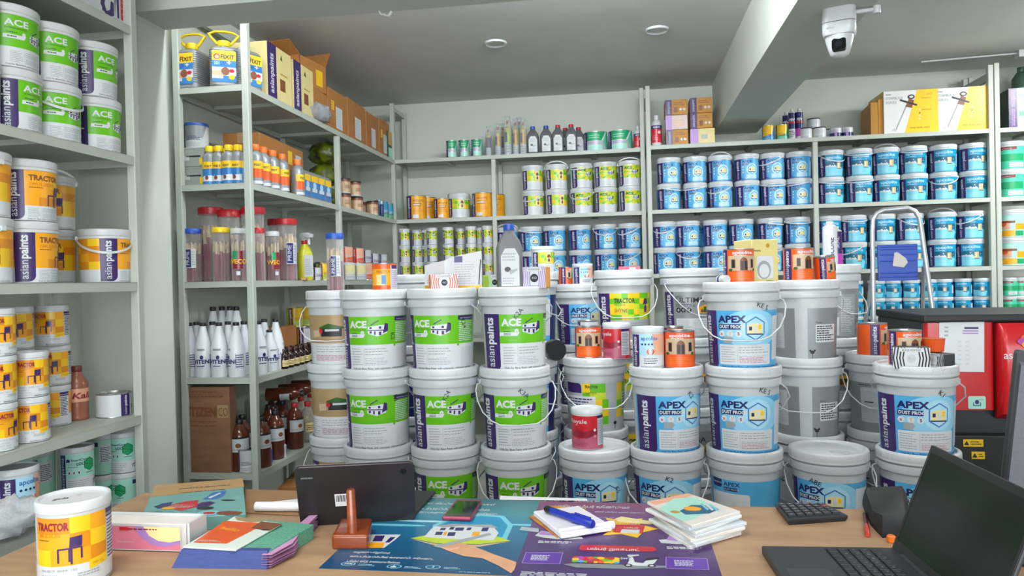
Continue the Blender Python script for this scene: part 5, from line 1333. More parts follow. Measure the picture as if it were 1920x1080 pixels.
# -- fifth shelf: brown bottles, timber box front
def a_cit(P, w, h):
    P.text('ITIZEN', -w * .47, h * .66, h * .1, 'brown', 1, fit=w * .66, bold=.05); P.text('CO', w * .24, h * .66, h * .1, 'brown', 1, fit=w * .22)
    P.bars(-w * .46, h * .86, w * .44, h * .97, 2, 'brown', 0, 4, .3); P.bars(-w * .44, h * .52, w * .44, h * .62, 2, 'brown', 0, 8, .25); P.rect(w * .22, h * .64, w * .47, h * .79, 'tan', 0)
citm = M('worn brown board', '8a6248', .75, var=.14, scale=9, stretch=(1, 1, 4))
cx_ = [-2.0322, -1.8174]
carton('citizen', cx_[1] - cx_[0], .06, .4, citm, a_cit, 'stencilled_carton', seam=False)
place('citizen', (sum(cx_) / 2, 3.175, Z5), 'worn brown board carton with stencilled lettering standing in the lowest bay')
amber_m = M('brown varnish in glass', '5a2c1c', .12, var=.2, scale=12)
def a_vl(P): P.rect(-75, .42, 75, .72, 'lgrey', 0); P.rect(-75, .7, 75, .74, 'black', 0); P.ell(0, .56, .06, .05, 'brown', 1); P.bars(-60, .45, 60, .5, 1, 'grey', 1, 4)
bottle('varnish_bottle', [(.036, 0), (.039, .004), (.039, .14), (.034, .17), (.018, .19), (.014, .2)], amber_m, .016, .018, blk, a_vl, key='brn', R=.0393, lh=(0, .2), seg=24)
bottle('varnish_bottle', [(.036, 0), (.039, .004), (.039, .14), (.034, .17), (.018, .19), (.014, .2)], amber_m, .016, .018, redcap, a_vl, key='brnr', R=.0393, lh=(0, .2), seg=24)
clr_b = clear('clear bottle plastic', 'e6e3dc', .15, .16)
def a_cl(P): P.rect(-60, .3, 60, .55, 'cream', 0); P.bars(-50, .34, 50, .5, 3, 'brown', 1, 4)
bottle('thinner_bottle', [(.03, 0), (.034, .004), (.034, .12), (.028, .15), (.015, .17), (.013, .18)], clr_b, .016, .02, redcap, a_cl, key='clrb', R=.0343, lh=(0, .18), seg=24)
BB = [(-1.7996, 3.2), (-1.8827, 3.29), (-1.8464, 3.31)]
for i, (x, y) in enumerate(BB):
    place('brn', (x, y, Z5), 'brown varnish bottle {} beside the stencilled carton'.format(ORD[i]), .3, 'brown varnish bottles', scale=1.1)
for i, (kk, xx, yy) in enumerate([('brn', -1.73, 3.2728), ('brn', -1.74, 3.4343), ('brnr', -1.74, 3.6563), ('brn', -1.86, 3.6085), ('brn', -1.84, 3.7257), ('brn', -1.95, 3.8093), ('brn', -1.95, 3.9244)]):
    place(kk, (xx, yy, Z5), 'brown varnish bottle {} past the corner post on the lowest shelf'.format(ORD[i]), 1.1, 'brown varnish bottles', scale=1.1)
for i, (kk, xx, yy) in enumerate([('clrb', -1.74, 3.8157), ('clrb', -1.72, 3.8836), ('clrb', -1.86, 3.9877), ('clrb', -1.86, 4.1186), ('clrb', -1.95, 4.2583)]):
    place(kk, (xx, yy, Z5), 'clear thinner bottle with a red cap, {} past the brown bottles'.format(ORD[i]), 1.1, 'clear thinner bottles', scale=1.1)
for i, (xx, yy) in enumerate([(-1.9, 3.6585), (-1.9, 3.8043), (-1.9, 3.9622)]):
    KINDS.setdefault('lying', Kind('varnish_bottle', 'bottle', KINDS['brn'].parts))
    place('lying', (xx, yy, Z5 + .24 + .043), 'brown bottle lying across the upright bottles, {} from the post'.format(ORD[i]), group='brown bottles lying on top', rot=(PI / 2, .4, PI / 2 + .25), scale=.9)
bottle('glue_bottle', [(.02, 0), (.022, .003), (.018, .03), (.022, .06), (.014, .07)], white_pl, .016, .02, redcap, None, key='glue', seg=20)
place('glue', (-1.715, 3.4511, Z5), 'small white bottle with a red cap before the brown bottles', 1.0)
for i, (yy, m) in enumerate(((3.2865, redcap), (3.3542, bluecap))):
    c = MB(); c.lathe([(.01, 0), (.011, .002), (.011, .06), (.008, .064)], m, 14); c.lathe([(.009, .064), (.009, .085), (.001, .085)], white_pl, 14)
    KINDS['stick%d' % i] = Kind('glue_stick', 'tube', [('glue_stick', c.mesh('glue_stick', 40), None)])
    place('stick%d' % i, (-1.70 - .03 * i, yy, Z5), ('red' if not i else 'blue') + ' tube with a white cap at the foot of the brown bottles')
place('shorttin', (-1.7541, 3.19, Z5), 'grey-labelled tin behind the corner post on the lowest shelf', .4, scale=(.8, .8, 1.3))
# floor clutter glimpsed below the lowest shelf
carton('kraft_f', .3, .3, .26, kraft, None); place('kraft_f', (-1.62, 3.62, 0), 'brown carton on the floor below the lowest shelf', .2)

# ------------------------------------------------------------------ near rack on the left wall
N2, N3, N4, N5 = 1.735, 1.296, .83, .485
xf = -1.785; xb_ = -1.955
for t, nm in ((1, 'upper'), (0, 'lower')):
    ys = [2.262, 2.079, 1.919, 1.771] if t else [2.273, 2.083, 1.922, 1.773]
    for i, y in enumerate(ys):
        rz = facing(xf, y) + ((.75, .35, .4, .1) if t else (.4, .25, .9, .2))[i]
        place('ace_none' if t or i != 1 else 'ace_down', (xf, y, N2 + t * PAIL_H), 'green and white pail {} from the pilaster, {} tier'.format(ORD[i], nm), rz, 'green and white pails on the near rack', turn=.3)
    for i, y in enumerate(ys[:3]):
        place('ace_none', (xb_, y + .02, N2 + t * PAIL_H), 'green and white pail {} from the pilaster in the back row, {} tier'.format(ORD[i], nm), facing(xf, y), 'green and white pails on the near rack')
    ys = [1.97, 1.8] if t else [1.969, 1.801]
    for i, y in enumerate(ys):
        place('tractor_none' if i == 0 else 'tractor_down', (xf, y, N3 + t * PAIL_H), 'amber checked pail {} from the lone pail, front row, {} tier'.format(ORD[i], nm), facing(xf, y) + (.5, -.25)[i] + (.3 if not t and not i else 0), 'amber checked pails', turn=-.6)
    y = 2.254
    place('tractor_up' if t else 'tractor_none', (xb_, y, N3 + t * PAIL_H), 'amber checked pail in the back row beside the wall, {} tier'.format(nm), facing(xb_, y) - .35, 'amber checked pails', turn=.2)
place('tractor_down', (-1.78, 2.305, N3), 'lone amber and purple pail standing apart near the rack end post', facing(-1.78, 2.2) + .95, turn=-.9, cat='paint pail')
C4 = [(0, 2.158, -1.87, 0), (1, 1.923, -1.745, 0), (2, 1.804, -1.745, 0), (3, 2.161, -1.87, 1), (4, 1.923, -1.745, 1), (5, 1.806, -1.745, 1), (6, 2.147, -1.86, 2), (7, 1.999, -1.86, 2), (8, 1.807, -1.745, 2), (9, 1.996, -1.86, 1), (10, 1.992, -1.86, 0)]
CD = ('at the rack end', 'in the middle', 'nearest the picture edge')
for i, y, x, t in C4:
    strip_ = i in (2, 4)
    nm = ('bottom', 'middle', 'top')[t]
    who = 'hidden in the back row' if i in (7, 9, 10) else CD[i % 3] if i != 8 else CD[2]
    place('tractor1s' if strip_ else 'tractor1', (x, y, N4 + t * .132), 'small amber chair-label can {}, {} tier'.format(who, nm), facing(x, y) + (-.75, -.05, .9, -.1, .25, .35, -.35, .1, .45, 0, 0)[i], 'small amber chair-label cans')
amb = M('amber translucent plastic', '9a5f4c', .25, var=.08)
def a_kali(P): P.rect(-180, .36, 180, .62, 'peach', 0); P.text('Kali', -38, .43, .11, 'dred', 1, fit=.34, bold=.03, shear=.2); P.bars(-180, .38, -60, .58, 5, 'brown', 1, 3)
b = MB(); pr = [(.031, 0), (.034, .004)] + [(.034 - (.0012 if k % 2 else 0), .01 + .006 * k) for k in range(8)] + [(.0335, .062), (.0335, .108), (.034, .112), (.032, .13), (.02, .15), (.0155, .158), (.0155, .166)]
bottle('thinner_bottle', pr, amb, .0165, .018, M('red brown cap', '6e2a22', .4), a_kali, key='kali', R=.0342, lh=(0, .175), seg=28)
place('kali', (-1.86, 2.25, N4), 'amber plastic bottle with a pink label beside the small amber cans', facing(-1.86, 2.05) + .1)
place('shorttin', (-1.78, 2.325, N4), 'short silver tin with a purple band near the rack end post', facing(-1.78, 2.2) + 1.9)
E5 = [(2.356, -1.77, 1), (2.327, -1.83, 1), (2.132, -1.77, 1), (2.354, -1.77, 0), (2.321, -1.83, 0), (2.132, -1.77, 0), (2.07, -1.86, 1), (2.071, -1.86, 0)]
for i, (y, x, t) in enumerate(E5):
    place('epoxy', (x, y, N5 + t * .142), 'mint green can {} from the pilaster on the lowest near shelf, {} tier'.format(('first', 'second', 'third', 'first', 'second', 'third', 'fourth', 'fourth')[i], 'upper' if t else 'lower'), facing(x, y) + (-.2, -1.9, .3, -.75, .1, 0, -1.6, 0)[i], 'mint green cans')
ya = 1.86
place('apcow', (-1.745, ya, N5 + .131), 'white can with a purple band and peach corner on the lowest near shelf', facing(-1.745, ya) + .5)
place('apcow', (-1.745, ya, N5 - .024 + .0), 'white can hidden beneath the peach-cornered can', facing(-1.745, ya), scale=(1, 1, .99))
# cartons on the very top
def a_deco(P, w, h):
    P.rect(-w / 2, 0, w / 2, h, 'lgrey', 0)
    P.shape(.035, .055, .05, [(-.5, .7), (-.7, -.3), (-.1, -1), (.6, -.7), (.6, .2), (.3, .2), (.25, -.4), (-.1, -.6), (-.3, -.2), (-.1, .7)], 'purple', 1); P.ell(.038, .1, .017, .02, 'gold', 2); P.rect(.008, .02, .02, .13, 'purple', 1)
    P.rect(.07, .02, .092, .2, 'purple', 1); P.poly([(.07, .02), (.082, .02), (.078, .1)], 'lgrey', 2); P.rect(.1, .02, .13, .12, 'red', 1); P.bars(.104, .03, .127, .11, 4, 'pink', 2, 4, .25); P.bars(.134, .02, .149, .12, 5, 'grey', 1, 5, .25); P.bars(-.14, .02, -.02, .1, 4, 'lilac', 1, 6, .3); P.rect(-.12, .1, -.06, .18, 'red', 1)
yd = [2.14, 2.2466, 2.3755]
carton('deco', .3, .26, .3, whiteb, a_deco, 'decor_carton', seam=False)
place('deco', (-1.835, yd[2] - .16, 2.189), 'white and purple decorated carton on top of the near rack, at its end', PI / 2, 'decorated cartons')
place('deco', (-1.835, yd[2] - .47, 2.189), 'white and purple decorated carton on top of the near rack, second from its end', PI / 2, 'decorated cartons')

# ------------------------------------------------------------------ stacks of ten-litre buckets on the floor behind the counter
TIER = ('floor', 'second', 'third', 'top')
def stack(x, y, spec, who, group, zs=1.0):
    """spec: one (kind, label turn in degrees, bail turn) per tier from the floor up"""
    for t, (k, off, turn) in enumerate(spec):
        n = len(spec)
        pos = 'topmost' if t == n - 1 else 'second from the top' if t == n - 2 else 'third from the top' if t == n - 3 else 'at the foot'
        rz = facing(x, y) + math.radians(off)
        place(k, (x + RND.uniform(-.003, .003), y + RND.uniform(-.003, .003), t * BH * zs), '{} of {}'.format(pos, who), rz, group, turn=math.radians(turn - off) if k.endswith('down') else None, scale=(1, 1, zs))
        LAST.append(None)
LAST = []
D, K = '_down', '_back'
R1 = [-0.9971, -0.7167, -0.4293, -0.1275, 0.153, 0.4368, 0.7366, 1.0467]
g = 'green and white buckets in the front row'
stack(R1[0], 2.85, [('Bace_back', -20, 0), ('Bace_back', -30, 0), ('Bace_back', -35, 0), ('Bace_back', -28, 0)], 'the green bucket stack behind the tablet', g)
stack(R1[1], 2.85, [('Bace_back', -20, 0), ('Bace_back', -12, 0), ('Bace_back', -10, 0), ('Bace_back', -36, 0)], 'the green bucket stack with the folded leaflet on it', g)
stack(R1[2], 2.85, [('Bace_back', -10, 0), ('Bace_down', -8, 2), ('Bace_down', -13, 4), ('Bace_back', 0, 0)], 'the green bucket stack with the grey bottle on it', g)
g = 'blue buckets in the front row'
stack(R1[3], 2.85, [('Bapex_back', -10, 0), ('Bapex_back', -17, 0)], 'the low blue bucket stack carrying the red can', g)
stack(R1[4], 2.85, [('Bapex_back', -10, 0), ('Bapex_down', -30, -4), ('Bapex_back', 7, 0)], 'the blue bucket stack carrying the white and orange cans', g)
stack(R1[5], 2.85, [('Bapex_back', -10, 0), ('Bapexb_back', 0, 0), ('Bapex_back', -19, 0), ('Bapex_down', -19, 0)], 'the tall blue bucket stack carrying the yellow box', g)
stack(R1[6], 2.85, [('Bapex_back', -10, 0), ('Bapex_down', -33, 6)], 'the low blue bucket stack with the bare lid', g)
stack(R1[7], 2.85, [('Bapex_back', -10, 0), ('Bapex_down', -10, 10), ('Bapex_back', -7, 0)], 'the blue bucket stack carrying the zigzag boxes', g)
g = 'buckets in the back rows'
S_ = dict(a=(-1.2228 - .006, 3.035), e=(0.7325, 3.14), g=(1.0553, 3.22), f=(0.9253, 3.52), h=(-0.129, 3.2), i=(-0.4297, 3.15),
          s=(0.0021, 3.54), u=(0.3138, 3.6), b=(-0.4458, 3.5), n=(-0.2277, 3.85), j=(-0.9844, 3.36))
stack(*S_['a'], [('Btan_back', 0, 0), ('Btan_down', 22, -30), ('Btan_back', -22, 0), ('Btan_down', -34, -22)], 'the tan bucket stack beside the corner rack', g)
stack(*S_['e'], [('Bsil_back', 0, 0), ('Bsil_back', 10, 0), ('Bsil_down', 4, 0), ('Bsil_back', 0, 0)], 'the silver bucket stack carrying the upright orange tin', g)
stack(*S_['g'], [('Bsil_back', 0, 0), ('Bsil_down', 30, 12), ('Bsil_down', 40, 8)], 'the silver bucket stack behind the zigzag boxes', g)
stack(*S_['f'], [('Bult_back', 0, 0), ('Bult_back', 0, 0), ('Bult_back', -20, 0), ('Bult_down', -50, 60)], 'the silver picture-label stack before the stepladder', g, 1.05)
stack(*S_['h'], [('Blatex_back', 0, 0), ('Blatex_back', 0, 0), ('Blatex_down', 0, 6)], 'the yellow-green check stack behind the red can', g)
stack(*S_['i'], [('Bapex_back', 0, 0), ('Bapex_back', 150, 0), ('Bapex_back', -110, 0)], 'the blue stack behind the grey-bottle stack', g)
stack(*S_['s'], [('Bshyne_back', 0, 0), ('Bshyne_back', 0, 0), ('Bshyne_back', 0, 0), ('Bshyne_down', 5, 6)], 'the green check stack with the lamp picture', g, 1.05)
stack(*S_['u'], [('Bult_back', 0, 0), ('Bult_back', 0, 0), ('Bult_back', -10, 0), ('Bult_down', 4, 40)], 'the silver picture-label stack beside the tall blue stack', g, 1.05)
stack(*S_['b'], [('Bapex_back', 0, 0), ('Bapex_back', 0, 0), ('Bapex_back', -110, 0), ('Bapex_back', -110, 0)], 'the blue stack carrying the lime can', g, 1.05)
stack(*S_['n'], [('Bapex_back', 0, 0), ('Bapex_back', 0, 0), ('Bapex_back', 0, 0), ('Bapex_down', 0, 6)], 'the farthest blue stack behind the orange tins', g)
stack(*S_['j'], [('Bapex_back', 0, 0), ('Bapex_back', 180, 0), ('Bapex_back', 175, 0), ('Bsil_back', 90, 0)], 'the stack in the gap behind the amber tin', g, 1.05)
# felt-pen marks on the buckets (part of each bucket's look, drawn where they stand)
def pen(target_x, target_y, tier, deg, yfrac, txt, size=.055, rot=-8):
    P = Print(.1225, .321); P.text(txt, deg, yfrac, size, 'marker', 3, rot=rot, al='c', bold=.0)
    me = P.build('pen_mark', .117, .1275, .246, .0011, .0005)
    best = None
    for o in bpy.data.objects:
        if o.name.startswith('paint_bucket') and abs(o.location.x - target_x) < .01 and abs(o.location.y - target_y) < .01 and abs(o.location.z - tier * BH) < .02: best = o
    ob('pen_mark', me, best, rz=facing(target_x, target_y) - best.rotation_euler[2])
for x, t, d, y, s, r in ((R1[0], 3, 28, .42, 'K2', -80), (R1[0], 2, 28, .62, 'K3', -70), (R1[1], 3, 36, .56, 'K24', -70), (R1[1], 2, 6, .66, 'K24', 60), (R1[2], 3, 10, .66, 'K2A', 50), (R1[2], 2, 12, .68, 'K3A', -40), (R1[4], 2, 40, .66, 'K2', -50), (R1[4], 1, 2, .66, 'K2', -20), (R1[5], 3, 34, .69, 'KE S', -20), (R1[5], 2, 34, .7, 'KE S', -20), (R1[6], 1, -22, .64, 'ABE', -20), (R1[3], 1, 38, .52, 'K5', -70), (R1[7], 2, 36, .68, 'K1', -40)):
    pen(x, 2.85, t, d, y, s, rot=r)

# ------------------------------------------------------------------ things standing on the bucket lids
T4, T3, T2 = 4 * BH + .0005, 3 * BH + .0005, 2 * BH + .0005
TS = 4 * BH * 1.05 + .0005
def at(px_x, y, z, kind, label, off=0.0, **k):
    return place(kind, (px_x, y, z), label, facing(px_x, y) + math.radians(off), **k)
at(-0.9451, 2.82, T4, 'oryellow', 'amber and orange tin on the green stack behind the tablet', 20, cat='tin')
at(-1.2243, 3.0, T4, 'jb', 'blue-lidded clear jar of brushes standing on the tan bucket stack', 0, scale=(.9, .9, 1.0))
flask('flask_big', M('dull grey bottle plastic', '64676a', .42, .1), bluecap, .05, .035, .25)
at(-0.434, 2.8, T4, 'flask_big', 'large grey bottle with a blue cap on the green bucket stack', 4)
def a_zig(c):
    def f(P, w, h):
        P.rect(-w / 2, 0, w / 2, h, 'white', 0)
        for s in (-1, 1):
            for k in range(4):
                x = s * w * (.16 + .085 * k); d = s * w * .05
                P.poly([(x, h), (x + d * .8, h), (x + d * 1.8, h / 2), (x + d * .8, 0), (x, 0), (x + d, h / 2)] if s > 0 else [(x + d * .8, h), (x, h), (x + d, h / 2), (x, 0), (x + d * .8, 0), (x + d * 1.8, h / 2)], c, 1)
        P.rect(-w * .3, h * .8, w * .3, h * .97, 'white', 2); P.text('BLACK POWDER' if c == 'black' else 'POWDER', 0, h * .83, h * .1, 'black' if c == 'black' else 'brown', 3, al='c', fit=w * .5)
        P.ell(0, h * .48, h * .2, h * .2, 'black' if c != 'black' else 'lgrey', 2); P.text('KCI', 0, h * .44, h * .1, 'white' if c != 'black' else 'grey', 3, al='c'); P.bars(-w * .3, h * .04, w * .3, h * .18, 1, 'grey', 3, 5)
    return f
zig_o = M('orange powder box', 'd98258', .5); zig_p = M('amber powder box', 'd9923a', .5); zig_k = M('black powder box', '3a3a3e', .5); zig_g = M('lime powder box', '96b83a', .5)
carton('zo', .105, .05, .062, zig_o, a_zig('orange'), 'powder_box', seam=False); carton('zp', .09, .07, .082, zig_p, a_zig('lilac'), 'powder_box', seam=False); carton('zk', .115, .07, .075, zig_k, a_zig('black'), 'powder_box', seam=False); carton('zg', .05, .05, .055, zig_g, a_zig('green'), 'powder_box', seam=False)
at(-0.6921, 2.77, T4, 'zo', 'small white and orange zigzag powder box before the folded leaflet', 10)
at(-0.3301, 2.81, T4, 'zp', 'purple zigzag powder box beside the large grey bottle', -16)
at(-0.5079, 2.80, T4, 'zg', 'small lime zigzag powder box behind the large grey bottle', 30)
# folded leaflet standing behind the orange box
pap = M('leaflet paper', 'c9cbd0', .55, var=.02); 
def leaf():
    b = MB(); t = .0006
    pts = [(-.115, .02), (-.035, -.02), (.005, .03), (.115, .012)]; hs = [.1, .118, .135, .155]
    for i in range(3):
        (x0, y0), (x1, y1) = pts[i], pts[i + 1]
        b.add([(x0, y0, 0), (x1, y1, 0), (x1, y1, hs[i + 1]), (x0, y0, hs[i]), (x0, y0 + t, 0), (x1, y1 + t, 0), (x1, y1 + t, hs[i + 1]), (x0, y0 + t, hs[i])], [(0, 1, 2, 3), (5, 4, 7, 6), (3, 2, 6, 7), (0, 4, 5, 1), (0, 3, 7, 4), (1, 5, 6, 2)], pap)
    me = b.mesh('folded_leaflet', None)
    out = []
    for i, draw in enumerate((lambda P, w: (P.rect(0, 0, w, .02, 'gold', 0), P.text('tEasy', w * .3, .05, .012, 'black', 1, bold=.02), P.bars(w * .1, .025, w * .5, .045, 2, 'grey', 1, 3)), lambda P, w: (P.text('1', w * .3, .045, .02, 'black', 1), P.bars(w * .5, .04, w * .95, .06, 2, 'grey', 1, 3)), lambda P, w: (P.rect(0, .11, w * .3, .135, 'navy', 0), P.bars(0, .02, w * .8, .105, 9, 'grey', 0, 6, .3), P.rect(0, 0, w, .016, 'gold', 0), P.poly([(w * .86, .02), (w * .9, .02), (w * .98, .12), (w * .94, .12)], 'black', 0)))):
        (x0, y0), (x1, y1) = pts[i], pts[i + 1]; w = math.hypot(x1 - x0, y1 - y0); P = Print(); draw(P, w)
        a = math.atan2(y1 - y0, x1 - x0)
        out.append(P.build('leaflet_print', frame=Matrix.Translation((x0, y0, 0)) @ Matrix.Rotation(a, 4, 'Z') @ Matrix.Rotation(PI / 2, 4, 'X')))
    KINDS['leaf'] = Kind('folded_leaflet', 'leaflet', [('paper', me, None)] + [('print', o, None) for o in out])
leaf()
at(-0.6719, 2.86, T4, 'leaf', 'grey folded leaflet standing open on the green bucket stack', 0)
at(-0.3763, 3.46, TS, 'sun1', 'white can with a yellow-green label behind the large grey bottle', 10, scale=(1.32, 1.32, 1.0), cat='paint can')
at(-0.2085, 3.82, T4, 'apcow', 'blue and white can on the farthest blue stack', 10, scale=(.9, .9, .72))
at(-0.2991, 3.9, T4, 'orange_s', 'small orange tin half hidden by the blue and white can', 60, cat='paint tin')
b = MB(); b.box(-.05, -.03, 0, .05, .03, .024, M('pink card', 'c9566a', .5)); b.box(.0, -.0305, .004, .03, -.0295, .02, INK['lgrey']); KINDS['pinkbox'] = Kind('card_box', 'box', [('card_box', b.mesh('card_box', None, bevel=.003), None)])
at(0.0299, 3.5, TS, 'pinkbox', 'flat pink card box on the green check bucket with the lamp picture')
at(0.4243, 2.80, T4, 'orange', 'orange tin with an arched door picture before the yellow box', 18)
carton('ybox', .115, .12, .165, M('pale yellow card', 'd9cb86', .5, var=.03), lambda P, w, h: (P.rr(-w * .32, h * .1, w * .3, h * .62, 'white', 0, .01), P.ell(-w * .05, h * .3, .03, .035, 'grey', 1, 20), P.ell(-w * .05, h * .28, .022, .026, 'white', 2, 20), P.text('mera', -w * .42, h * .72, .01, 'black', 1), P.ell(w * .1, h * .86, .008, .008, 'gold', 1), P.bars(w * .02, h * .02, w * .42, h * .07, 1, 'black', 1, 3)), 'appliance_box', seam=False)
place('ybox', (0.5075, 2.93, T4), 'pale yellow box behind the orange tin on the tall blue stack', .42)
b = MB(); b.lathe([(.014, 0), (.016, .002), (.016, .05), (.014, .052)], white_pl, 18); b.lathe([(.0165, .01), (.0165, .02)], INK['navy'], 18); KINDS['cap_tub'] = Kind('stainer_tube', 'tube', [('stainer_tube', b.mesh('stainer_tube', 40), None)])
place('cap_tub', (0.3525, 2.79, T4 + .017), 'white stainer tube lying beside the orange tin', rot=(PI / 2, 0, .4))
at(0.7002, 3.09, T4, 'orange', 'orange tin with its name band on the silver bucket stack', 40, scale=1.06)
place('orange_s', (0.81, 3.12, T4 + .004), 'small orange tin tilted against the larger one on the silver stack', rot=(.0, -.14, facing(.9, 3.1) + 1.35), cat='paint tin', scale=1.0)
place('wcart', (0.9318, 3.5, TS), 'white sealant cartridge standing behind the tilted orange tin', .2, skip=(), scale=(1.3, 1.3, .95))
place('pcart', (0.9657, 3.53, TS), 'purple and magenta sealant cartridge beside the white one behind the tilted tin', .2, scale=(1.1, 1.1, .85))
at(-0.1565, 3.21, T3, 'orange', 'orange tin with an arched door picture on the yellow-green check bucket', 0, scale=1.06)
at(-0.0334, 3.14, T3, 'royale', 'red can on the yellow-green check bucket beside the orange tin', -32, scale=1.04)
place('ambertin', (-0.1601, 3.3, T3), 'amber tin showing behind the orange tin on the check bucket', .1, cat='tin', scale=(1, 1, 1.3))
at(0.0882, 2.81, T3, 'apcow', 'white and purple can on the blue bucket stack beside the orange tin', -6)
at(0.2033, 2.83, T3, 'orange', 'orange tin on the blue bucket stack beside the white and purple can', 6, scale=1.08)
place('orange_s', (0.1891, 2.935, T3), 'smaller orange tin behind the pair of cans on the blue stack', .5, scale=(1, 1, 1.5), cat='paint tin')
at(-0.1498, 2.83, T2, 'royale', 'red can with a white lid on the low blue bucket stack', -12, scale=(1.08, 1.08, 1.06))
at(1.0034, 3.18, T3, 'orange', 'orange tin turned to its name band on the silver stack behind', 95, scale=1.05)
at(1.0152, 2.86, T3, 'orange', 'orange tin behind the black and white zigzag box', 36)
place('zk', (1.0005, 2.765, T3), 'black and white zigzag powder box lying before the orange tin', facing(1.0, 2.77) + .05)
place('zk', (1.1159, 2.82, T3), 'black and white zigzag powder box under the small orange cup', facing(1.0, 2.77) - .75, scale=(.7, .8, .62))
c = MB(); c.lathe([(.03, 0), (.034, .002), (.038, .042), (.0385, .046), (.036, .046), (.034, .006), (.001, .006)], INK['orange'], 28); c.lathe([(.0385, .0465), (.0395, .048), (.036, .049), (.001, .0485)], M('orange cup top', 'd9601f', .25), 28)
KINDS['cup'] = Kind('paint_cup', 'cup', [('paint_cup', c.mesh('paint_cup', 40), None)])
place('cup', (1.1116, 2.86, T3 + .0475), 'small glossy orange cup on the second zigzag box')
c = MB(); rr_ = [(.03, .0), (.043, .0), (.044, .003), (.044, .045), (.043, .048), (.03, .048)]
c.lathe(rr_, M('black adhesive tape', '1b1c1e', .3), 28); KINDS['taper'] = Kind('tape_roll', 'tape', [('tape_roll', c.mesh('tape_roll', 40), None)])
place('taper', (-0.3044, 3.10, T3 + .044), 'roll of black tape on edge behind the grey-bottle stack', rot=(PI / 2, 0, .5))

# ------------------------------------------------------------------ stepladder and tinting machine
alu = M('brushed aluminium', 'c3c7cb', .35, .6, var=.05, stretch=(1, 1, 30)); lblue = M('blue ladder plastic', '2d4fb0', .4, var=.06)
def ladder():
    y0 = 4.4
    root = bpy.data.objects.new('stepladder', None); COL.objects.link(root); root.location = (1.53, y0, 0); root.empty_display_size = .1
    tag(root, 'aluminium stepladder with a rounded top bar and blue platform before the teal pails', 'stepladder')
    xl = lambda z: -.128 - (1.576 - z) * .045; xr = lambda z: .123 + (1.567 - z) * .067
    b = MB(); pts = [(xl(0), -.16, 0), (xl(.8), -.09, .8), (xl(1.5), -.005, 1.5), (-.125, 0, 1.57), (-.105, 0, 1.605), (-.07, 0, 1.622), (.06, 0, 1.63), (.098, 0, 1.61), (.12, 0, 1.57), (xr(1.5), -.005, 1.5), (xr(.8), -.09, .8), (xr(0), -.16, 0)]
    b.tube(pts, .0135, alu, 10); ob('rail', b.mesh('ladder_rail', 50), root)
    for s, x in ((-1, -.19), (1, .24)):
        b = MB(); b.tube([(x * 1.05, .42, 0), (x * .62, .03, 1.3)], .011, alu, 8); ob('rear_leg', b.mesh('rear_leg', 50), root)
    b = MB(); b.box(-.21, .25, .55, .26, .262, .575, alu); ob('rear_brace', b.mesh('rear_brace', None), root)
    p = MB(); p.box(-.108, -.022, 1.222, .1, -.004, 1.425, lblue)
    for z in (1.24, 1.262, 1.33, 1.365, 1.395, 1.41): p.box(-.1, -.027, z, .092, -.02, z + .009, lblue)
    pl = ob('platform', p.mesh('platform', None, bevel=.004), root)
    q = MB(); q.prism([(-.03, -.03), (.028, -.04), (.05, -.012), (.04, .012), (-.005, .048), (-.02, .044)], 0, .0012, M('torn paper', 'cfc6c0', .7), Matrix.Translation((-.005, -.028, 1.335)) @ Matrix.Rotation(PI / 2, 4, 'X'))
    ob('paper_patch', q.mesh('paper_patch', None), pl)
    for z in (.98, .68, .38):
        t = MB(); t.box(xl(z) - .002, -.15 - (1 - z) * .06, z, xr(z) + .002, -.05 - (1 - z) * .06, z + .022, alu)
        for k in range(4): t.box(xl(z) + .01, -.145 - (1 - z) * .06 + .022 * k, z + .022, xr(z) - .01, -.137 - (1 - z) * .06 + .022 * k, z + .026, alu)
        ob('step', t.mesh('ladder_step', None), root)
    for x, y in ((xl(0), -.16), (xr(0), -.16), (-.2, .42), (.252, .42)):
        f_ = MB(); f_.box(x - .02, y - .02, 0, x + .02, y + .02, .03, blk); ob('rubber_foot', f_.mesh('rubber_foot', None, bevel=.004), root)
ladder()
red_m = M('glossy red panel', 'c01a1e', .3, var=.04, coat=.2); dk = M('charcoal plastic', '26282b', .45, var=.05); blk_m = M('black machine plastic', '17181a', .5); 
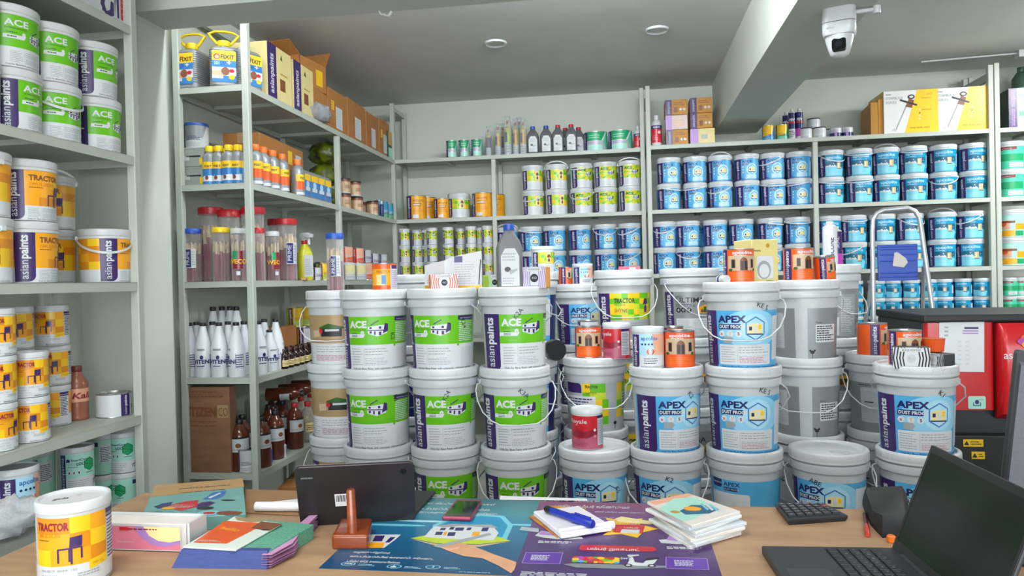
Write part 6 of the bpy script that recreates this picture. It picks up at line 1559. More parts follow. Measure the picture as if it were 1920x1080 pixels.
def machine():
    x0, y0 = 1.222, 3.225
    root = bpy.data.objects.new('tinting_machine', None); COL.objects.link(root); root.location = (x0, y0, 0); root.empty_display_size = .1
    tag(root, 'red and black paint tinting machine with a white notice, right of the buckets', 'machine')
    b = MB(); b.box(0, .035, .05, .95, .56, 1.06, dk); ob('cabinet', b.mesh('machine_cabinet', None, bevel=.006), root)
    b = MB(); b.box(-.008, -.015, 1.06, .96, .57, 1.092, blk_m); ob('top_cover', b.mesh('machine_top', None, bevel=.008), root)
    b = MB(); b.loft([rrect(.129, .018, .012, z, 4, .132, .018) for z in (.70, .715, 1.045, 1.058)], red_m); fp = ob('front_panel', b.mesh('front_panel', 40), root)
    b = MB(); rings = [rrect(.33, d, .02, z, 5, .60, .03 - d + .012) for z, d in ((.665, .02), (.69, .04), (.8, .05), (.95, .05), (1.03, .044), (1.055, .03))]; b.loft(rings, red_m); dr = ob('door', b.mesh('machine_door', 40), root)
    P = Print(); P.text('asian', .0, 0, .03, 'white', 1, bold=.01); P.text('paints', .085, 0, .03, 'white', 1, bold=.03)
    ob('lettering', P.build('lettering', frame=Matrix.Translation((.268, -.0585, .915)) @ Matrix.Rotation(PI / 2, 4, 'X')), dr)
    P = Print()
    for k, c in enumerate(('purple', 'orange', 'magenta', 'amber')): P.ell(.014 * math.cos(k * 1.6), .014 * math.sin(k * 1.6), .022, .014, c, 1 + k, 14, k * .8)
    ob('emblem', P.build('emblem', frame=Matrix.Translation((.355, -.059, .985)) @ Matrix.Rotation(PI / 2, 4, 'X')), dr)
    P = Print(); P.rect(0, 0, .17, .215, 'white', 0); P.bars(.02, .14, .04, .19, 3, 'grey', 1, 3); P.rect(.095, .175, .148, .183, 'navy', 1); P.rect(.088, .165, .148, .17, 'lilac', 1); P.rect(.088, .155, .148, .16, 'lilac', 1)
    for k in range(6): P.rect(.07, .03 + .018 * k, .084, .036 + .018 * k, 'lgrey', 1); P.rect(.1, .03 + .018 * k, .114, .036 + .018 * k, 'lgrey', 1)
    ob('notice', P.build('notice', frame=Matrix.Translation((.052, -.001, .858)) @ Matrix.Rotation(PI / 2, 4, 'X') @ Matrix.Rotation(-.015, 4, 'Z')), fp)
    P = Print(); P.rr(0, 0, .066, .052, 'lmint', 0, .006); P.poly([(.018, .012), (.048, .012), (.048, .026), (.044, .026), (.044, .016), (.022, .016), (.022, .026), (.018, .026)], 'dteal', 1); P.ell(.033, .028, .008, .009, 'navy', 2); P.rect(.04, .036, .06, .04, 'grey', 1)
    ob('symbol_plate', P.build('symbol_plate', frame=Matrix.Translation((.16, -.0005, .705)) @ Matrix.Rotation(PI / 2, 4, 'X')), fp)
    b = MB(); b.box(.06, -.02, .05, .9, .05, .6, blk_m); b.box(.1, -.04, .3, .5, -.015, .42, dk); b.tube([(.3, -.03, .35), (.3, -.12, .35)], .03, blk_m, 12); lw = ob('lower_housing', b.mesh('lower_housing', None, bevel=.006), root)
    for x, z, w in ((.13, .585, .075), (.16, .535, .05)):
        P = Print(); P.rect(0, 0, w, .03, 'yellow', 0); P.shape(.012, .014, .01, [(-1, -.8), (1, -.8), (0, 1)], 'black', 1); P.bars(.026, .006, w - .004, .024, 2, 'black', 1, 4)
        ob('warning_label', P.build('warning_label', frame=Matrix.Translation((x, -.0215, z - .03)) @ Matrix.Rotation(PI / 2, 4, 'X')), lw)
machine()

# ------------------------------------------------------------------ the counter
top_m = M('worn tan laminate', 'a58264', .5, var=.1, scale=7, bump=.03, stretch=(1, 4, 1), hex2='b3926f')
def counter():
    root = bpy.data.objects.new('counter', None); COL.objects.link(root); root.location = (.4, 1.1, 0); root.empty_display_size = .1
    tag(root, 'long shop counter with a worn tan laminate top across the foreground', 'counter')
    b = MB(); b.box(-1.625, -.62, .722, 1.5, .603, .75, top_m); ob('counter_top', b.mesh('counter_top', None, bevel=.003), root)
    b = MB(); b.box(-1.6, .55, .0, 1.48, .57, .722, M('counter front board', '8f7350', .6)); ob('front_board', b.mesh('front_board', None), root)
    for x in (-1.6, -.05, 1.45): b = MB(); b.box(x, -.55, 0, x + .03, .55, .722, M('counter front board')); ob('side_board', b.mesh('side_board', None), root)
counter()
TZ = .75
# posters lying flat
def poster(name, x0, y0, x1, y1, m, draw, label):
    cx, cy = (x0 + x1) / 2, (y0 + y1) / 2; w, h = (x1 - x0) / 2, (y1 - y0) / 2
    b = MB(); b.box(-w, -h, 0, w, h, .0006, m); P = Print(); draw(P, cx, cy)
    KINDS[name] = Kind('poster', 'poster', [('sheet', b.mesh('poster_sheet', None), None), ('print', P.build('poster_print', frame=flat(.0006), off=.00012, step=.00008), None)])
    place(name, (cx, cy, TZ + (.0009 if name == 'poster_b' else 0)), label)
p1 = gradient('teal poster print', [(-.22, '12466b'), (-.08, '14587f'), (.05, '2079a0'), (.12, '3a8796'), (.23, '2b5f6c')], 1, .28, .15, 7)
QA = [(-0.026, 0.0312), (-0.0174, 0.0669), (0.0337, 0.1075), (0.1041, 0.1206), (0.1679, 0.0925), (0.1398, 0.0448), (0.0767, 0.0128)]
def d1(P, ox, oy):
    q = lambda *a: [(x - ox - .385 + .385, y - oy) for x, y in a]
    A = [(-0.5384, 1.4577), (-0.4878, 1.462), (-0.4736, 1.4536), (-0.473, 1.3665), (-0.515, 1.3743)]; S = lambda pts: [(x - ox, y - oy) for x, y in pts]
    # clouds
    for (x, y, rx, ry, c) in [(-0.4978, 1.5111, 0.07, 0.007, 'lteal'), (-0.4348, 1.5406, 0.08, 0.006, 'lblue'), (-0.2169, 1.5341, 0.05, 0.006, 'lteal')]: P.ell(x - ox, y - oy, rx, ry, c, 1, 18)
    # dome, lawn, house
    P.poly(S([(-0.3979, 1.4258), (-0.4145, 1.5179), (-0.3873, 1.566), (-0.3281, 1.6001), (-0.2719, 1.5897), (-0.2429, 1.532), (-0.2429, 1.4452)]), 'lteal', 1)
    P.poly(S([(-0.3935, 1.4384), (-0.4044, 1.5153), (-0.3789, 1.5558), (-0.3252, 1.5855), (-0.2784, 1.5783), (-0.2538, 1.5277), (-0.2535, 1.4566)]), 'teal', 2)
    P.poly(S([(-0.4394, 1.4345), (-0.4116, 1.4556), (-0.3461, 1.4643), (-0.2675, 1.4616), (-0.233, 1.437), (-0.2914, 1.4142), (-0.3771, 1.4097)]), 'lime', 3)
    P.poly(S([(-0.4385, 1.4315), (-0.3764, 1.4068), (-0.2909, 1.4113), (-0.2325, 1.4341), (-0.2886, 1.3999), (-0.3734, 1.3954)]), 'stone', 3)
    P.poly(S([(-0.4137, 1.4429), (-0.412, 1.4912), (-0.4067, 1.5152), (-0.3913, 1.5096), (-0.3716, 1.5249), (-0.2884, 1.5283), (-0.2653, 1.4807), (-0.2687, 1.437), (-0.3398, 1.4369)]), 'white', 4)
    P.poly(S([(-0.4093, 1.5115), (-0.3724, 1.5283), (-0.3463, 1.5269), (-0.2844, 1.5252), (-0.2714, 1.5095), (-0.3487, 1.5165), (-0.3896, 1.503)]), 'grey', 5)
    for a, b_, c, d in ((815, 1003, 826, 998), (836, 1006, 850, 999), (824, 995, 832, 991), (850, 996, 866, 990), (872, 995, 880, 990), (905, 1000, 916, 992), (880, 1008, 900, 1001)): pass
    for quad in [[(-0.395, 1.457), (-0.3806, 1.4583), (-0.382, 1.4773), (-0.3966, 1.4761)], [(-0.3681, 1.453), (-0.3527, 1.4543), (-0.3545, 1.4764), (-0.3701, 1.4751)], [(-0.3923, 1.4862), (-0.381, 1.4872), (-0.3808, 1.5004), (-0.3922, 1.4995)], [(-0.3601, 1.4857), (-0.3421, 1.4872), (-0.3431, 1.5069), (-0.3612, 1.5054)], [(-0.3361, 1.4909), (-0.3272, 1.4917), (-0.3272, 1.5082), (-0.3363, 1.5074)], [(-0.3036, 1.4871), (-0.2902, 1.4882), (-0.2911, 1.5112), (-0.3046, 1.5101)], [(-0.3728, 1.4911), (-0.3638, 1.4919), (-0.3642, 1.5085), (-0.3733, 1.5077)]]: P.poly(S(quad), 'navy', 5)
    for quad in [[(-0.3776, 1.4554), (-0.371, 1.4559), (-0.3731, 1.4781), (-0.3798, 1.4775)], [(-0.3177, 1.4573), (-0.3024, 1.4586), (-0.3041, 1.4839), (-0.3196, 1.4826)]]: P.poly(S(quad), 'amber', 5)
    # hand and stylus
    P.poly(S([(-0.3706, 1.3927), (-0.3544, 1.4058), (-0.3358, 1.4192), (-0.3055, 1.4042), (-0.2801, 1.3836), (-0.2556, 1.3637), (-0.2063, 1.3285), (-0.2036, 1.2963), (-0.2083, 1.2766), (-0.2358, 1.3081), (-0.2719, 1.3408), (-0.3093, 1.3481), (-0.3462, 1.3721)]), 'skin', 6)
    P.poly(S([(-0.3811, 1.3918), (-0.3749, 1.401), (-0.284, 1.4791), (-0.2774, 1.467), (-0.367, 1.3873)]), 'grey', 7)
    P.poly(S([(-0.3677, 1.3901), (-0.3443, 1.3864), (-0.3285, 1.3964), (-0.328, 1.385), (-0.3441, 1.3723)]), 'peach', 8)
    # pack picture
    P.poly(S([(-0.5139, 1.3744), (-0.5328, 1.4486), (-0.4658, 1.4542), (-0.4682, 1.4259), (-0.4767, 1.3776)]), 'white', 2); P.poly(S([(-0.5129, 1.3745), (-0.5199, 1.4032), (-0.4842, 1.4063), (-0.4799, 1.3773)]), 'amber', 3)
    P.poly(S([(-0.5122, 1.4099), (-0.5172, 1.4435), (-0.4972, 1.4452), (-0.4927, 1.4116)]), 'purple', 3); P.poly(S([(-0.4842, 1.4063), (-0.4831, 1.437), (-0.472, 1.4379), (-0.4755, 1.4071)]), 'navy', 3)
    def tl(s, x, y, size, fit, sh=.0): P.text(s, x - ox, y - oy, size, 'white', 3, fit=fit, bold=.02, shear=sh)
    for s, (x, y), size, fit in (('வாட்டர்ப்ரூஃபிங் சூழலில்', (-0.5012, 1.6212), .012, .19), ('உங்கள் வீட்டின் இருக்கைகள்', (-0.5041, 1.6612), .012, .2), ('புதிய பாதுகாப்பு நேரம் வருகிறது.', (-0.4871, 1.5952), .011, .2)): tl(s, x, y, size, fit)
    for s, (x, y), size, fit in (('வழங்குகிறோம்', (-0.529, 1.3475), .008, .073), ('வாட்டர்ப்ரூஃபிங் வாரண்டி, கொண்ட', (-0.5281, 1.3257), .008, .165), ('டேம்ப் ஷீத் எல்லையில்லா.', (-0.5252, 1.3021), .008, .105)): tl(s, x, y, size, fit)
    for (x, y), s in (((-0.5173, 1.2924), '10%'), ((-0.4273, 1.288), 'ok'), ((-0.3548, 1.2922), '3')):
        P.ell(x - ox, y - oy, .014, .009, 'lblue', 2, 20); P.ell(x - ox, y - oy, .0125, .0078, 'dteal', 3, 20)
        if s == 'ok': P.poly([(x - ox - .006, y - oy - .005), (x - ox + .004, y - oy - .005), (x - ox + .005, y - oy), (x - ox, y - oy), (x - ox + .001, y - oy + .005), (x - ox - .002, y - oy + .005), (x - ox - .003, y - oy), (x - ox - .006, y - oy)], 'white', 4)
        else: P.text(s, x - ox, y - oy - .003, .007, 'white', 4, al='c', bold=.03)
    for (x, y) in [(-0.4963, 1.2892), (-0.407, 1.2849), (-0.334, 1.2891)]: P.bars(x - ox, y - oy - .004, x - ox + .034, y - oy + .006, 2, 'lblue', 3, 4)
    x, y = (-0.3024, 1.2726); P.bars(x - ox, y - oy, x - ox + .07, y - oy + .004, 1, 'lblue', 3, 9)
poster('poster_a', -.565, 1.268, -.2, 1.712, p1, d1, 'teal poster of a domed house held by a hand, lying on the counter')
p2 = gradient('purple poster print', [(-.21, '3f2463'), (-.02, '4d2d68'), (.1, '6a3a7c'), (.21, '7d3468')], 1, .28, .08, 6)
def d2(P, ox, oy):
    S = lambda pts: [(x - ox, y - oy) for x, y in pts]
    def tl(s, xy, size, fit, c='white', l=4): P.text(s, xy[0] - ox, xy[1] - oy, size, c, l, fit=fit, bold=.02)
    tl('புதிய ஆஃபர் வேண்டுமா', (-0.1659, 1.6587), .016, .17); tl('எங்கள் பெயின்ட் வாங்கி பெறுங்கள்', (-0.0738, 1.6275), .007, .11)
    for k in range(3):
        x, y = (-0.0665, 1.588); P.bars(x - ox, y - oy - .018 * k, x - ox + .1, y - oy - .018 * k + .01, 1, 'lilac', 3, 3 + k)
    P.poly(S([(-0.0494, 1.5929), (-0.0093, 1.575), (0.0305, 1.5958), (0.0239, 1.5538), (0.0614, 1.5305), (0.0282, 1.5054), (0.0169, 1.4735), (-0.0148, 1.4923), (-0.0521, 1.483), (-0.0313, 1.5261)]), 'yellow', 2)
    P.poly(S([(-0.0316, 1.5493), (0.035, 1.5547), (0.028, 1.4991), (-0.031, 1.5004)]), 'red', 3); P.poly(S([(-0.0298, 1.5839), (-0.015, 1.6028), (0.0556, 1.5734), (0.0483, 1.5558), (-0.0206, 1.5672)]), 'cream', 4)
    P.poly(S([(-0.017, 1.4984), (-0.0138, 1.521), (0.0232, 1.5209), (0.0205, 1.4985)]), 'white', 4); tl('பம்பர்', (-0.0094, 1.5279), .008, .03)
    for quad in [[(-0.1884, 1.4683), (-0.1786, 1.4976), (-0.0945, 1.4701), (-0.0896, 1.4584), (-0.1251, 1.4493), (-0.1687, 1.4577)], [(0.0583, 1.4651), (0.0846, 1.4733), (0.1471, 1.461), (0.1438, 1.4492), (0.0929, 1.4447), (0.0626, 1.4479)]]: P.poly(S(quad), 'lgrey', 3)
    for (x, y) in [(-0.1777, 1.4418), (0.0718, 1.4315)]: P.bars(x - ox, y - oy - .014, x - ox + .075, y - oy, 2, 'white', 3, 5, .6)
    for quad in [[(-0.1816, 1.4751), (-0.1793, 1.4943), (-0.15, 1.4872), (-0.1507, 1.4715)], [(0.0739, 1.4664), (0.0809, 1.4973), (0.1158, 1.476), (0.1081, 1.4576)]]: P.poly(S(quad), 'lilac', 4)
    P.poly(S([(-0.096, 1.4055), (-0.092, 1.4257), (0.0464, 1.4264), (0.0528, 1.413), (0.0454, 1.4014), (-0.0902, 1.3948)]), 'red', 3); tl('பம்பர் ஜாக்பாட்', (-0.0804, 1.4012), .011, .1)
    P.poly(S([(-0.1192, 1.3238), (-0.1012, 1.3305), (0.0662, 1.3334), (0.0676, 1.3262), (-0.0002, 1.3127), (-0.0951, 1.3112)]), 'silver', 3)
    r = random.Random(4); x0, y0 = (-0.1044, 1.3353); 
    for i in range(9):
        for j in range(3): P.ell(x0 - ox + .006 + .0093 * i, y0 - oy + .006 + .009 * j, .007, .0065, r.choice(('red', 'green', 'yellow', 'magenta', 'orange', 'blue')), 4 + (i + j) % 2, 10)
    tl('(or)', (-0.0164, 1.3587), .01, .018)
    # scooter
    for quad, c_, l_ in [([(-0.0039, 1.3344), (0.0031, 1.3682), (0.0071, 1.3686), (0.0096, 1.3457), (0.0249, 1.342), (0.0311, 1.3578), (0.0527, 1.3675), (0.046, 1.3465), (0.0378, 1.3308), (0.0141, 1.3286)], 'white', 4), ([(0.0243, 1.3546), (0.0334, 1.3684), (0.0549, 1.3729), (0.0545, 1.3651), (0.0329, 1.3554)], 'black', 5), ([(0.0031, 1.3656), (-0.0037, 1.3755), (-0.0017, 1.381), (0.0181, 1.3828), (0.018, 1.3775), (0.0081, 1.3739)], 'lgrey', 5)]: P.poly(S(quad), c_, l_)
    for x, y in [(-0.002, 1.3296), (0.0397, 1.331)]: P.ell(x - ox, y - oy, .0075, .0075, 'black', 5); P.ell(x - ox, y - oy, .004, .004, 'lgrey', 6)
    for quad, edge_ in [([(-0.1955, 1.3219), (-0.1949, 1.3773), (-0.124, 1.3836), (-0.125, 1.3233)], 0), ([(0.0636, 1.321), (0.0667, 1.3766), (0.1417, 1.3756), (0.1393, 1.3209)], 0)]:
        P.poly(S(quad), 'lilac', 3); c0 = (sum(p[0] for p in quad) / 4, sum(p[1] for p in quad) / 4)
        P.poly(S([(c0[0] + (x - c0[0]) * .96, c0[1] + (y - c0[1]) * .92) for x, y in quad]), M('violet print', '5a2f9c', .35), 4)
        P.bars(c0[0] - ox - .022, c0[1] - oy - .014, c0[0] - ox + .024, c0[1] - oy + .014, 5, 'white', 5, 7, .5)
    for (x, y, n) in [(-0.1907, 1.2735, 6)]: P.bars(x - ox, y - oy - .012, x - ox + .16, y - oy + .012, 4, 'white', 3, 8, .5)
poster('poster_b', -.2045, 1.262, .158, 1.702, p2, d2, 'purple prize poster with a scooter and balloons, lying on the counter')
def sheet(name, cat, pts, z0, z1, m, label, art=None, bevel=.001):
    cx = sum(p[0] for p in pts) / len(pts); cy = sum(p[1] for p in pts) / len(pts)
    b = MB(); b.prism([(x - cx, y - cy) for x, y in pts], 0, z1 - z0, m)
    parts = [('body', b.mesh(name + '_body', None, bevel=bevel, bseg=1), None)]
    if art: P = Print(); art(P, cx, cy); parts.append(('print', P.build(name + '_print', frame=flat(z1 - z0), off=.0002, step=.00012), None))
    KINDS[name + label[:12]] = k = Kind(name, cat, parts)
    return place(k, (cx, cy, z0), label)
def ccw(p): return p if sum((p[i][0] * p[(i + 1) % len(p)][1] - p[(i + 1) % len(p)][0] * p[i][1]) for i in range(len(p))) > 0 else list(reversed(p))
pw = M('white paper', 'e4e4e6', .6, var=.01)
sheet('paper_strip', 'paper', ccw([(-0.3011, 1.7056), (-0.3049, 1.7354), (-0.0965, 1.7291), (-0.0944, 1.7126)]), TZ + .0012, TZ + .0018, pw, 'long white paper strip at the back edge between the two posters')
sheet('adhesive_strip', 'tape', ccw([(-0.2247, 1.5002), (-0.223, 1.5201), (-0.1859, 1.5133), (-0.1834, 1.4908)]), TZ + .0012, TZ + .0018, M('grey tape', 'a9b3b8', .4), 'short grey tape strip joining the two posters')

# -- can in the foreground
ct = (-0.9908, 1.1817)
place('tractor_big', (ct[0], ct[1], TZ), 'white lidded amber can with a chair picture at the front of the counter', facing(*ct) - .12)
P = Print(); P.text('gcla', -.02, -.004, .011, 'marker', 1, al='c', bold=.01, shear=.3); P.text('Sp', .004, .012, .006, 'pink', 1)
can_o = [o for o in bpy.data.objects if o.get('label', '').startswith('white lidded amber')][0]
ob('lid_writing', P.build('lid_writing', frame=flat(.1472)), can_o, rz=-.0)
# -- clear pink album
am = clear('clear sleeve plastic', 'f0e6e4', .12, .15)
a0 = [(-1.0175, 1.304), (-0.8416, 1.3282)]
ax0, ax1, ay = a0[0][0] - .09, a0[1][0] - .02, a0[0][1] + .012
def album():
    w, d, h = ax1 - ax0, .05, .058
    b = MB(); b.box(0, .002, .002, w, d, h - .002, M('album card', 'ded6d0', .6)); bd = b.mesh('album_pages', None, bevel=.002)
    c = MB(); c.box(-.002, d, 0, w + .012, d + .003, h + .003, white_pl); c.box(w + .008, -.007, 0, w + .013, d + .003, h + .003, white_pl)
    P = Print(); P.rect(.002, .002, w - .01, h - .004, 'lgrey', -.5); P.rect(.004, .004, w - .012, h - .008, 'pink', 0); P.poly([(w * .55, h - .008), (w * .6, h * .5), (w * .7, h * .25), (w * .82, h * .18), (w - .012, h * .3), (w - .012, h - .008)], 'lilac', 1); P.poly([(w * .63, h - .008), (w * .68, h * .55), (w * .76, h * .38), (w * .86, h * .34), (w - .012, h * .42), (w - .012, h - .008)], 'cream', 2); P.rect(w * .42, h - .016, w * .5, h - .01, 'red', 3); P.bars(w * .5, h - .016, w * .84, h - .011, 1, 'dred', 3, 3); P.bars(w * .4, h * .3, w * .6, h * .34, 1, 'white', 1, 3)
    for k in range(5): P.rect(w - .01 + k * .002, .002, w - .0095 + k * .002, h - .004, 'lgrey', 3)
    KINDS['album'] = Kind('photo_album', 'album', [('pages', bd, None), ('sleeve', c.mesh('album_sleeve', None), None), ('print', P.build('album_print', frame=front(.0015)), None)])
    place('album', (ax0, ay, TZ), 'pink and white album standing on its long edge beside the amber can', .01)
album()
# -- tan and teal brochure
def d3(P, ox, oy):
    S = lambda pts: [(x - ox, y - oy) for x, y in pts]; q = [(-1.1694, 1.6662), (-0.9758, 1.743), (-0.9305, 1.6685), (-1.1131, 1.5711)]
    P.poly(S(q), M('tan brochure band', 'b28f60', .5), 0)
    x, y = (-1.0836, 1.6349); P.text('CREATE A BEAUTIFUL', x - ox, y - oy, .01, 'black', 1, rot=21, fit=.12, bold=.02); x, y = (-1.06, 1.6052); P.text('HOME FOR A LIFETIME', x - ox, y - oy, .008, 'black', 1, rot=21, fit=.1, bold=.02)
    P.poly(S([(-1.0257, 1.4965), (-1.0206, 1.5283), (-1.0052, 1.5457), (-0.9821, 1.5556), (-0.9561, 1.5096), (-0.9745, 1.4777)]), 'red', 2); P.poly(S([(-1.0581, 1.5018), (-1.0522, 1.526), (-1.0346, 1.5394), (-1.0207, 1.5047), (-1.038, 1.4879)]), 'navy', 1); P.ell(-1.0158 - ox, 1.4934 - oy, .016, .01, 'amber', 3)
    P.poly(S([(-0.966, 1.5088), (-0.9649, 1.5406), (-0.9481, 1.5499), (-0.9298, 1.5392), (-0.9314, 1.5115), (-0.9515, 1.5022)]), 'purple', 1); P.poly(S([(-0.9743, 1.5603), (-0.9831, 1.6195), (-0.9574, 1.6347), (-0.9397, 1.5922), (-0.9448, 1.5666)]), 'mblue', 1); P.poly(S([(-0.9712, 1.5772), (-0.9647, 1.6164), (-0.9583, 1.6124), (-0.9612, 1.5695)]), 'white', 2)
    P.bars(*(-1.0182 - ox, 1.5048 - oy - .01, -1.0182 - ox + .07, 1.5048 - oy + .015, 3, 'white', 4, 3, .25))
    P.ell(-0.9308 - ox, 1.5 - oy, .02, .012, 'black', 1); P.ell(-0.9109 - ox, 1.5608 - oy, .018, .006, 'black', 1); P.ell(-0.9028 - ox, 1.4685 - oy, .026, .016, 'lteal', 1); P.ell(-0.9028 - ox, 1.4685 - oy, .014, .008, 'red', 2); P.ell(-0.8573 - ox, 1.472 - oy, .03, .014, 'brown', 1)
    for k in range(4): P.bars(-1.0306 - ox + .03 * k, 1.4659 - oy + .004 * k, -1.0306 - ox + .03 * k + .02, 1.4659 - oy + .004 * k + .004, 1, 'navy', 1, k)
sheet('brochure', 'brochure', ccw([(-1.1694, 1.6662), (-0.9758, 1.743), (-0.8185, 1.4714), (-1.0234, 1.4056)]), TZ, .78, M('teal brochure cover', '6fa3a0', .4, var=.08), 'thick teal brochure with a tan title band behind the pink album', d3)
# -- green ledger, its blue spine and the torn pink pages
lp = ccw([(-0.8297, 1.2565), (-0.6616, 1.2659), (-0.6394, 1.4165), (-0.7913, 1.4416)])
gl = sheet('ledger', 'book', lp, TZ, .78, M('green speckled cover', '5f9f86', .6, var=.25, scale=260), 'thick green ledger with a blue spine lying before the tablet')
lc = gl.location
b = MB(); sp = [(-0.8434, 1.2446), (-0.6595, 1.2541), (-0.6616, 1.2659), (-0.8297, 1.2565)]
b.add([(sp[0][0], sp[0][1], TZ), (sp[1][0], sp[1][1], TZ), (sp[2][0], sp[2][1] - .002, .781), (sp[3][0], sp[3][1] - .002, .781), (sp[0][0], sp[0][1] + .02, TZ), (sp[1][0], sp[1][1] + .02, TZ), (sp[2][0], sp[2][1] + .012, .781), (sp[3][0], sp[3][1] + .012, .781)], [(0, 1, 2, 3), (3, 2, 6, 7), (0, 4, 5, 1), (1, 5, 6, 2), (0, 3, 7, 4), (4, 7, 6, 5)], M('blue cloth spine', '3b4a86', .7, var=.15, scale=40, stretch=(1, 6, 6)))
ob('spine', b.mesh('spine', None), gl, (-lc[0], -lc[1], -lc[2]))
b = MB(); pe = [(-0.6595, 1.2541), (-0.6472, 1.315), (-0.6599, 1.3791), (-0.6703, 1.4901)]; r = random.Random(5)
for k in range(6):
    z = TZ + .004 + k * .0045; o = .004 + .006 * r.random()
    b.add([(pe[0][0] - .01, pe[0][1], z), (pe[0][0] + o, pe[0][1] + .002, z), (pe[1][0] + o + .006 * r.random(), pe[1][1], z + .001), (pe[2][0] + o, pe[2][1], z), (pe[3][0] + o, pe[3][1], z), (pe[3][0] - .008, pe[3][1], z)], [(0, 1, 2, 3, 4, 5)], M('pink torn pages', 'c58fb8', .7, var=.1, scale=30))
ob('torn_pages', b.mesh('torn_pages', None), gl, (-lc[0], -lc[1], -lc[2]), kind='stuff')
def d4(P, ox, oy):
    S = lambda pts: [(x - ox, y - oy) for x, y in pts]
    P.poly(S([(-0.8231, 1.2823), (-0.8307, 1.409), (-0.7337, 1.4002), (-0.7403, 1.3642), (-0.7542, 1.2826)]), 'orange', 0); P.poly(S([(-0.7523, 1.3695), (-0.7516, 1.412), (-0.6986, 1.3997), (-0.7062, 1.3576)]), 'brown', 1); P.poly(S([(-0.8231, 1.4337), (-0.7733, 1.4307), (-0.7459, 1.4125), (-0.7708, 1.4038), (-0.8063, 1.4144)]), 'tan', 1)
    x, y = (-0.8167, 1.361); P.text('hello', x - ox, y - oy, .014, 'amber', 2, rot=-16, fit=.05, bold=.02); x, y = (-0.8183, 1.2942); P.bars(x - ox, y - oy - .005, x - ox + .05, y - oy + .004, 2, 'white', 2, 4); P.ell(-0.718 - ox, 1.3629 - oy, .008, .004, 'black', 2)
sheet('leaflet', 'leaflet', ccw([(-0.8309, 1.2619), (-0.8269, 1.4404), (-0.7024, 1.4027), (-0.7203, 1.2553)]), .781, .7845, M('pale leaflet paper', 'd3ddd2', .5, var=.02), 'orange and white folded leaflet lying on the green ledger', d4)
# -- rolled white pad and its brown board, behind the ledger
sheet('board', 'board', ccw([(-0.8762, 1.5609), (-0.9667, 1.7382), (-0.8205, 1.7345), (-0.7361, 1.5529)]), TZ, TZ + .004, M('brown kraft paper', '9a7450', .7, var=.1), 'brown paper lying under the white roll, behind the ledger')
b = MB(); r0 = [(-0.8467, 1.5671), (-0.7463, 1.5749)]; w = r0[1][0] - r0[0][0] + .06
b.tube([(0, 0, .011), (w, .012, .011)], .011, pw, 16); b.add([(.02, .004, .02), (w, .012, .02), (w, .1, .012), (w * .55, .06, .014)], [(0, 1, 2, 3)], pw)
KINDS['roll'] = Kind('paper_roll', 'paper', [('paper_roll', b.mesh('paper_roll', 40), None)])
place('roll', (r0[0][0], r0[0][1], TZ + .004), 'white sheet of paper with a rolled edge beside the tablet')
# -- tablet leaning on a turned wooden stand
def tablet():
    BL = Vector((-.703, 1.494, .7505)); BR = Vector((-.469, 1.556, .7505)); u = (BR - BL).normalized(); n = Vector((u.y, -u.x, 0)); a = math.radians(23)
    d = Vector((0, 0, 1)) * math.cos(a) + n * math.sin(a); nn = n * math.cos(a) - Vector((0, 0, 1)) * math.sin(a)
    W, Hh, t = .2475, .157, .0075
    m = Matrix((( u.x, d.x, nn.x, BL.x), (u.y, d.y, nn.y, BL.y), (u.z, d.z, nn.z, BL.z), (0, 0, 0, 1)))
    b = MB(); b.loft([rrect(W / 2 - .0015, Hh / 2 - .0015, .011, 0, 6, W / 2, Hh / 2), rrect(W / 2, Hh / 2, .012, .002, 6, W / 2, Hh / 2), rrect(W / 2, Hh / 2, .012, t - .002, 6, W / 2, Hh / 2), rrect(W / 2 - .0015, Hh / 2 - .0015, .011, t, 6, W / 2, Hh / 2)], M('dark grey metal tablet back', '3a3538', .38, .5, var=.04))
    bz = MB(); bz.loft([rrect(W / 2 + .0006, Hh / 2 + .0006, .0125, z, 6, W / 2, Hh / 2) for z in (.0005, .0022)], M('silver tablet edge', 'a9a6aa', .3, .7), caps=False)
    c = MB(); c.lathe([(.0065, 0), (.0065, .0012), (.004, .0014), (.0005, .0008)], M('camera glass', '0c0d10', .08), 20, Matrix.Translation((W - .0225, Hh - .022, t)))
    st = MB(); st.box(.078, .052, t, .112, .084, t + .0004, pw)
    for k in range(9): st.box(.081 + .003 * k, .064, t + .0004, .0822 + .003 * k + .0008 * (k % 2), .081, t + .0007, INK['black'])
    P = Print(); P.text('SAMSUNG', .012, Hh - .0295, .0042, 'lsilver', 1, fit=.024)
    sc = MB(); sc.box(.006, .006, -.0006, W - .006, Hh - .006, .0004, M('dark glass screen', '0a0b0d', .08))
    root = bpy.data.objects.new('tablet', None); COL.objects.link(root); root.matrix_world = m; root.empty_display_size = .05
    tag(root, 'dark grey tablet seen from the back, leaning on a wooden stand', 'tablet')
    for nme, me in (('back_cover', b.mesh('tablet_back', 40)), ('edge_trim', bz.mesh('tablet_edge', 40)), ('camera', c.mesh('tablet_camera', 40)), ('barcode_sticker', st.mesh('barcode_sticker', None)), ('lettering', P.build('tablet_lettering', frame=flat(t), off=.0002)), ('screen', sc.mesh('tablet_screen', None))): ob(nme, me, root)
    return n, d
tn, td = tablet()
wood = M('reddish varnished wood', '8a3f1c', .25, var=.25, scale=14, stretch=(1, 1, 5), coat=.3)
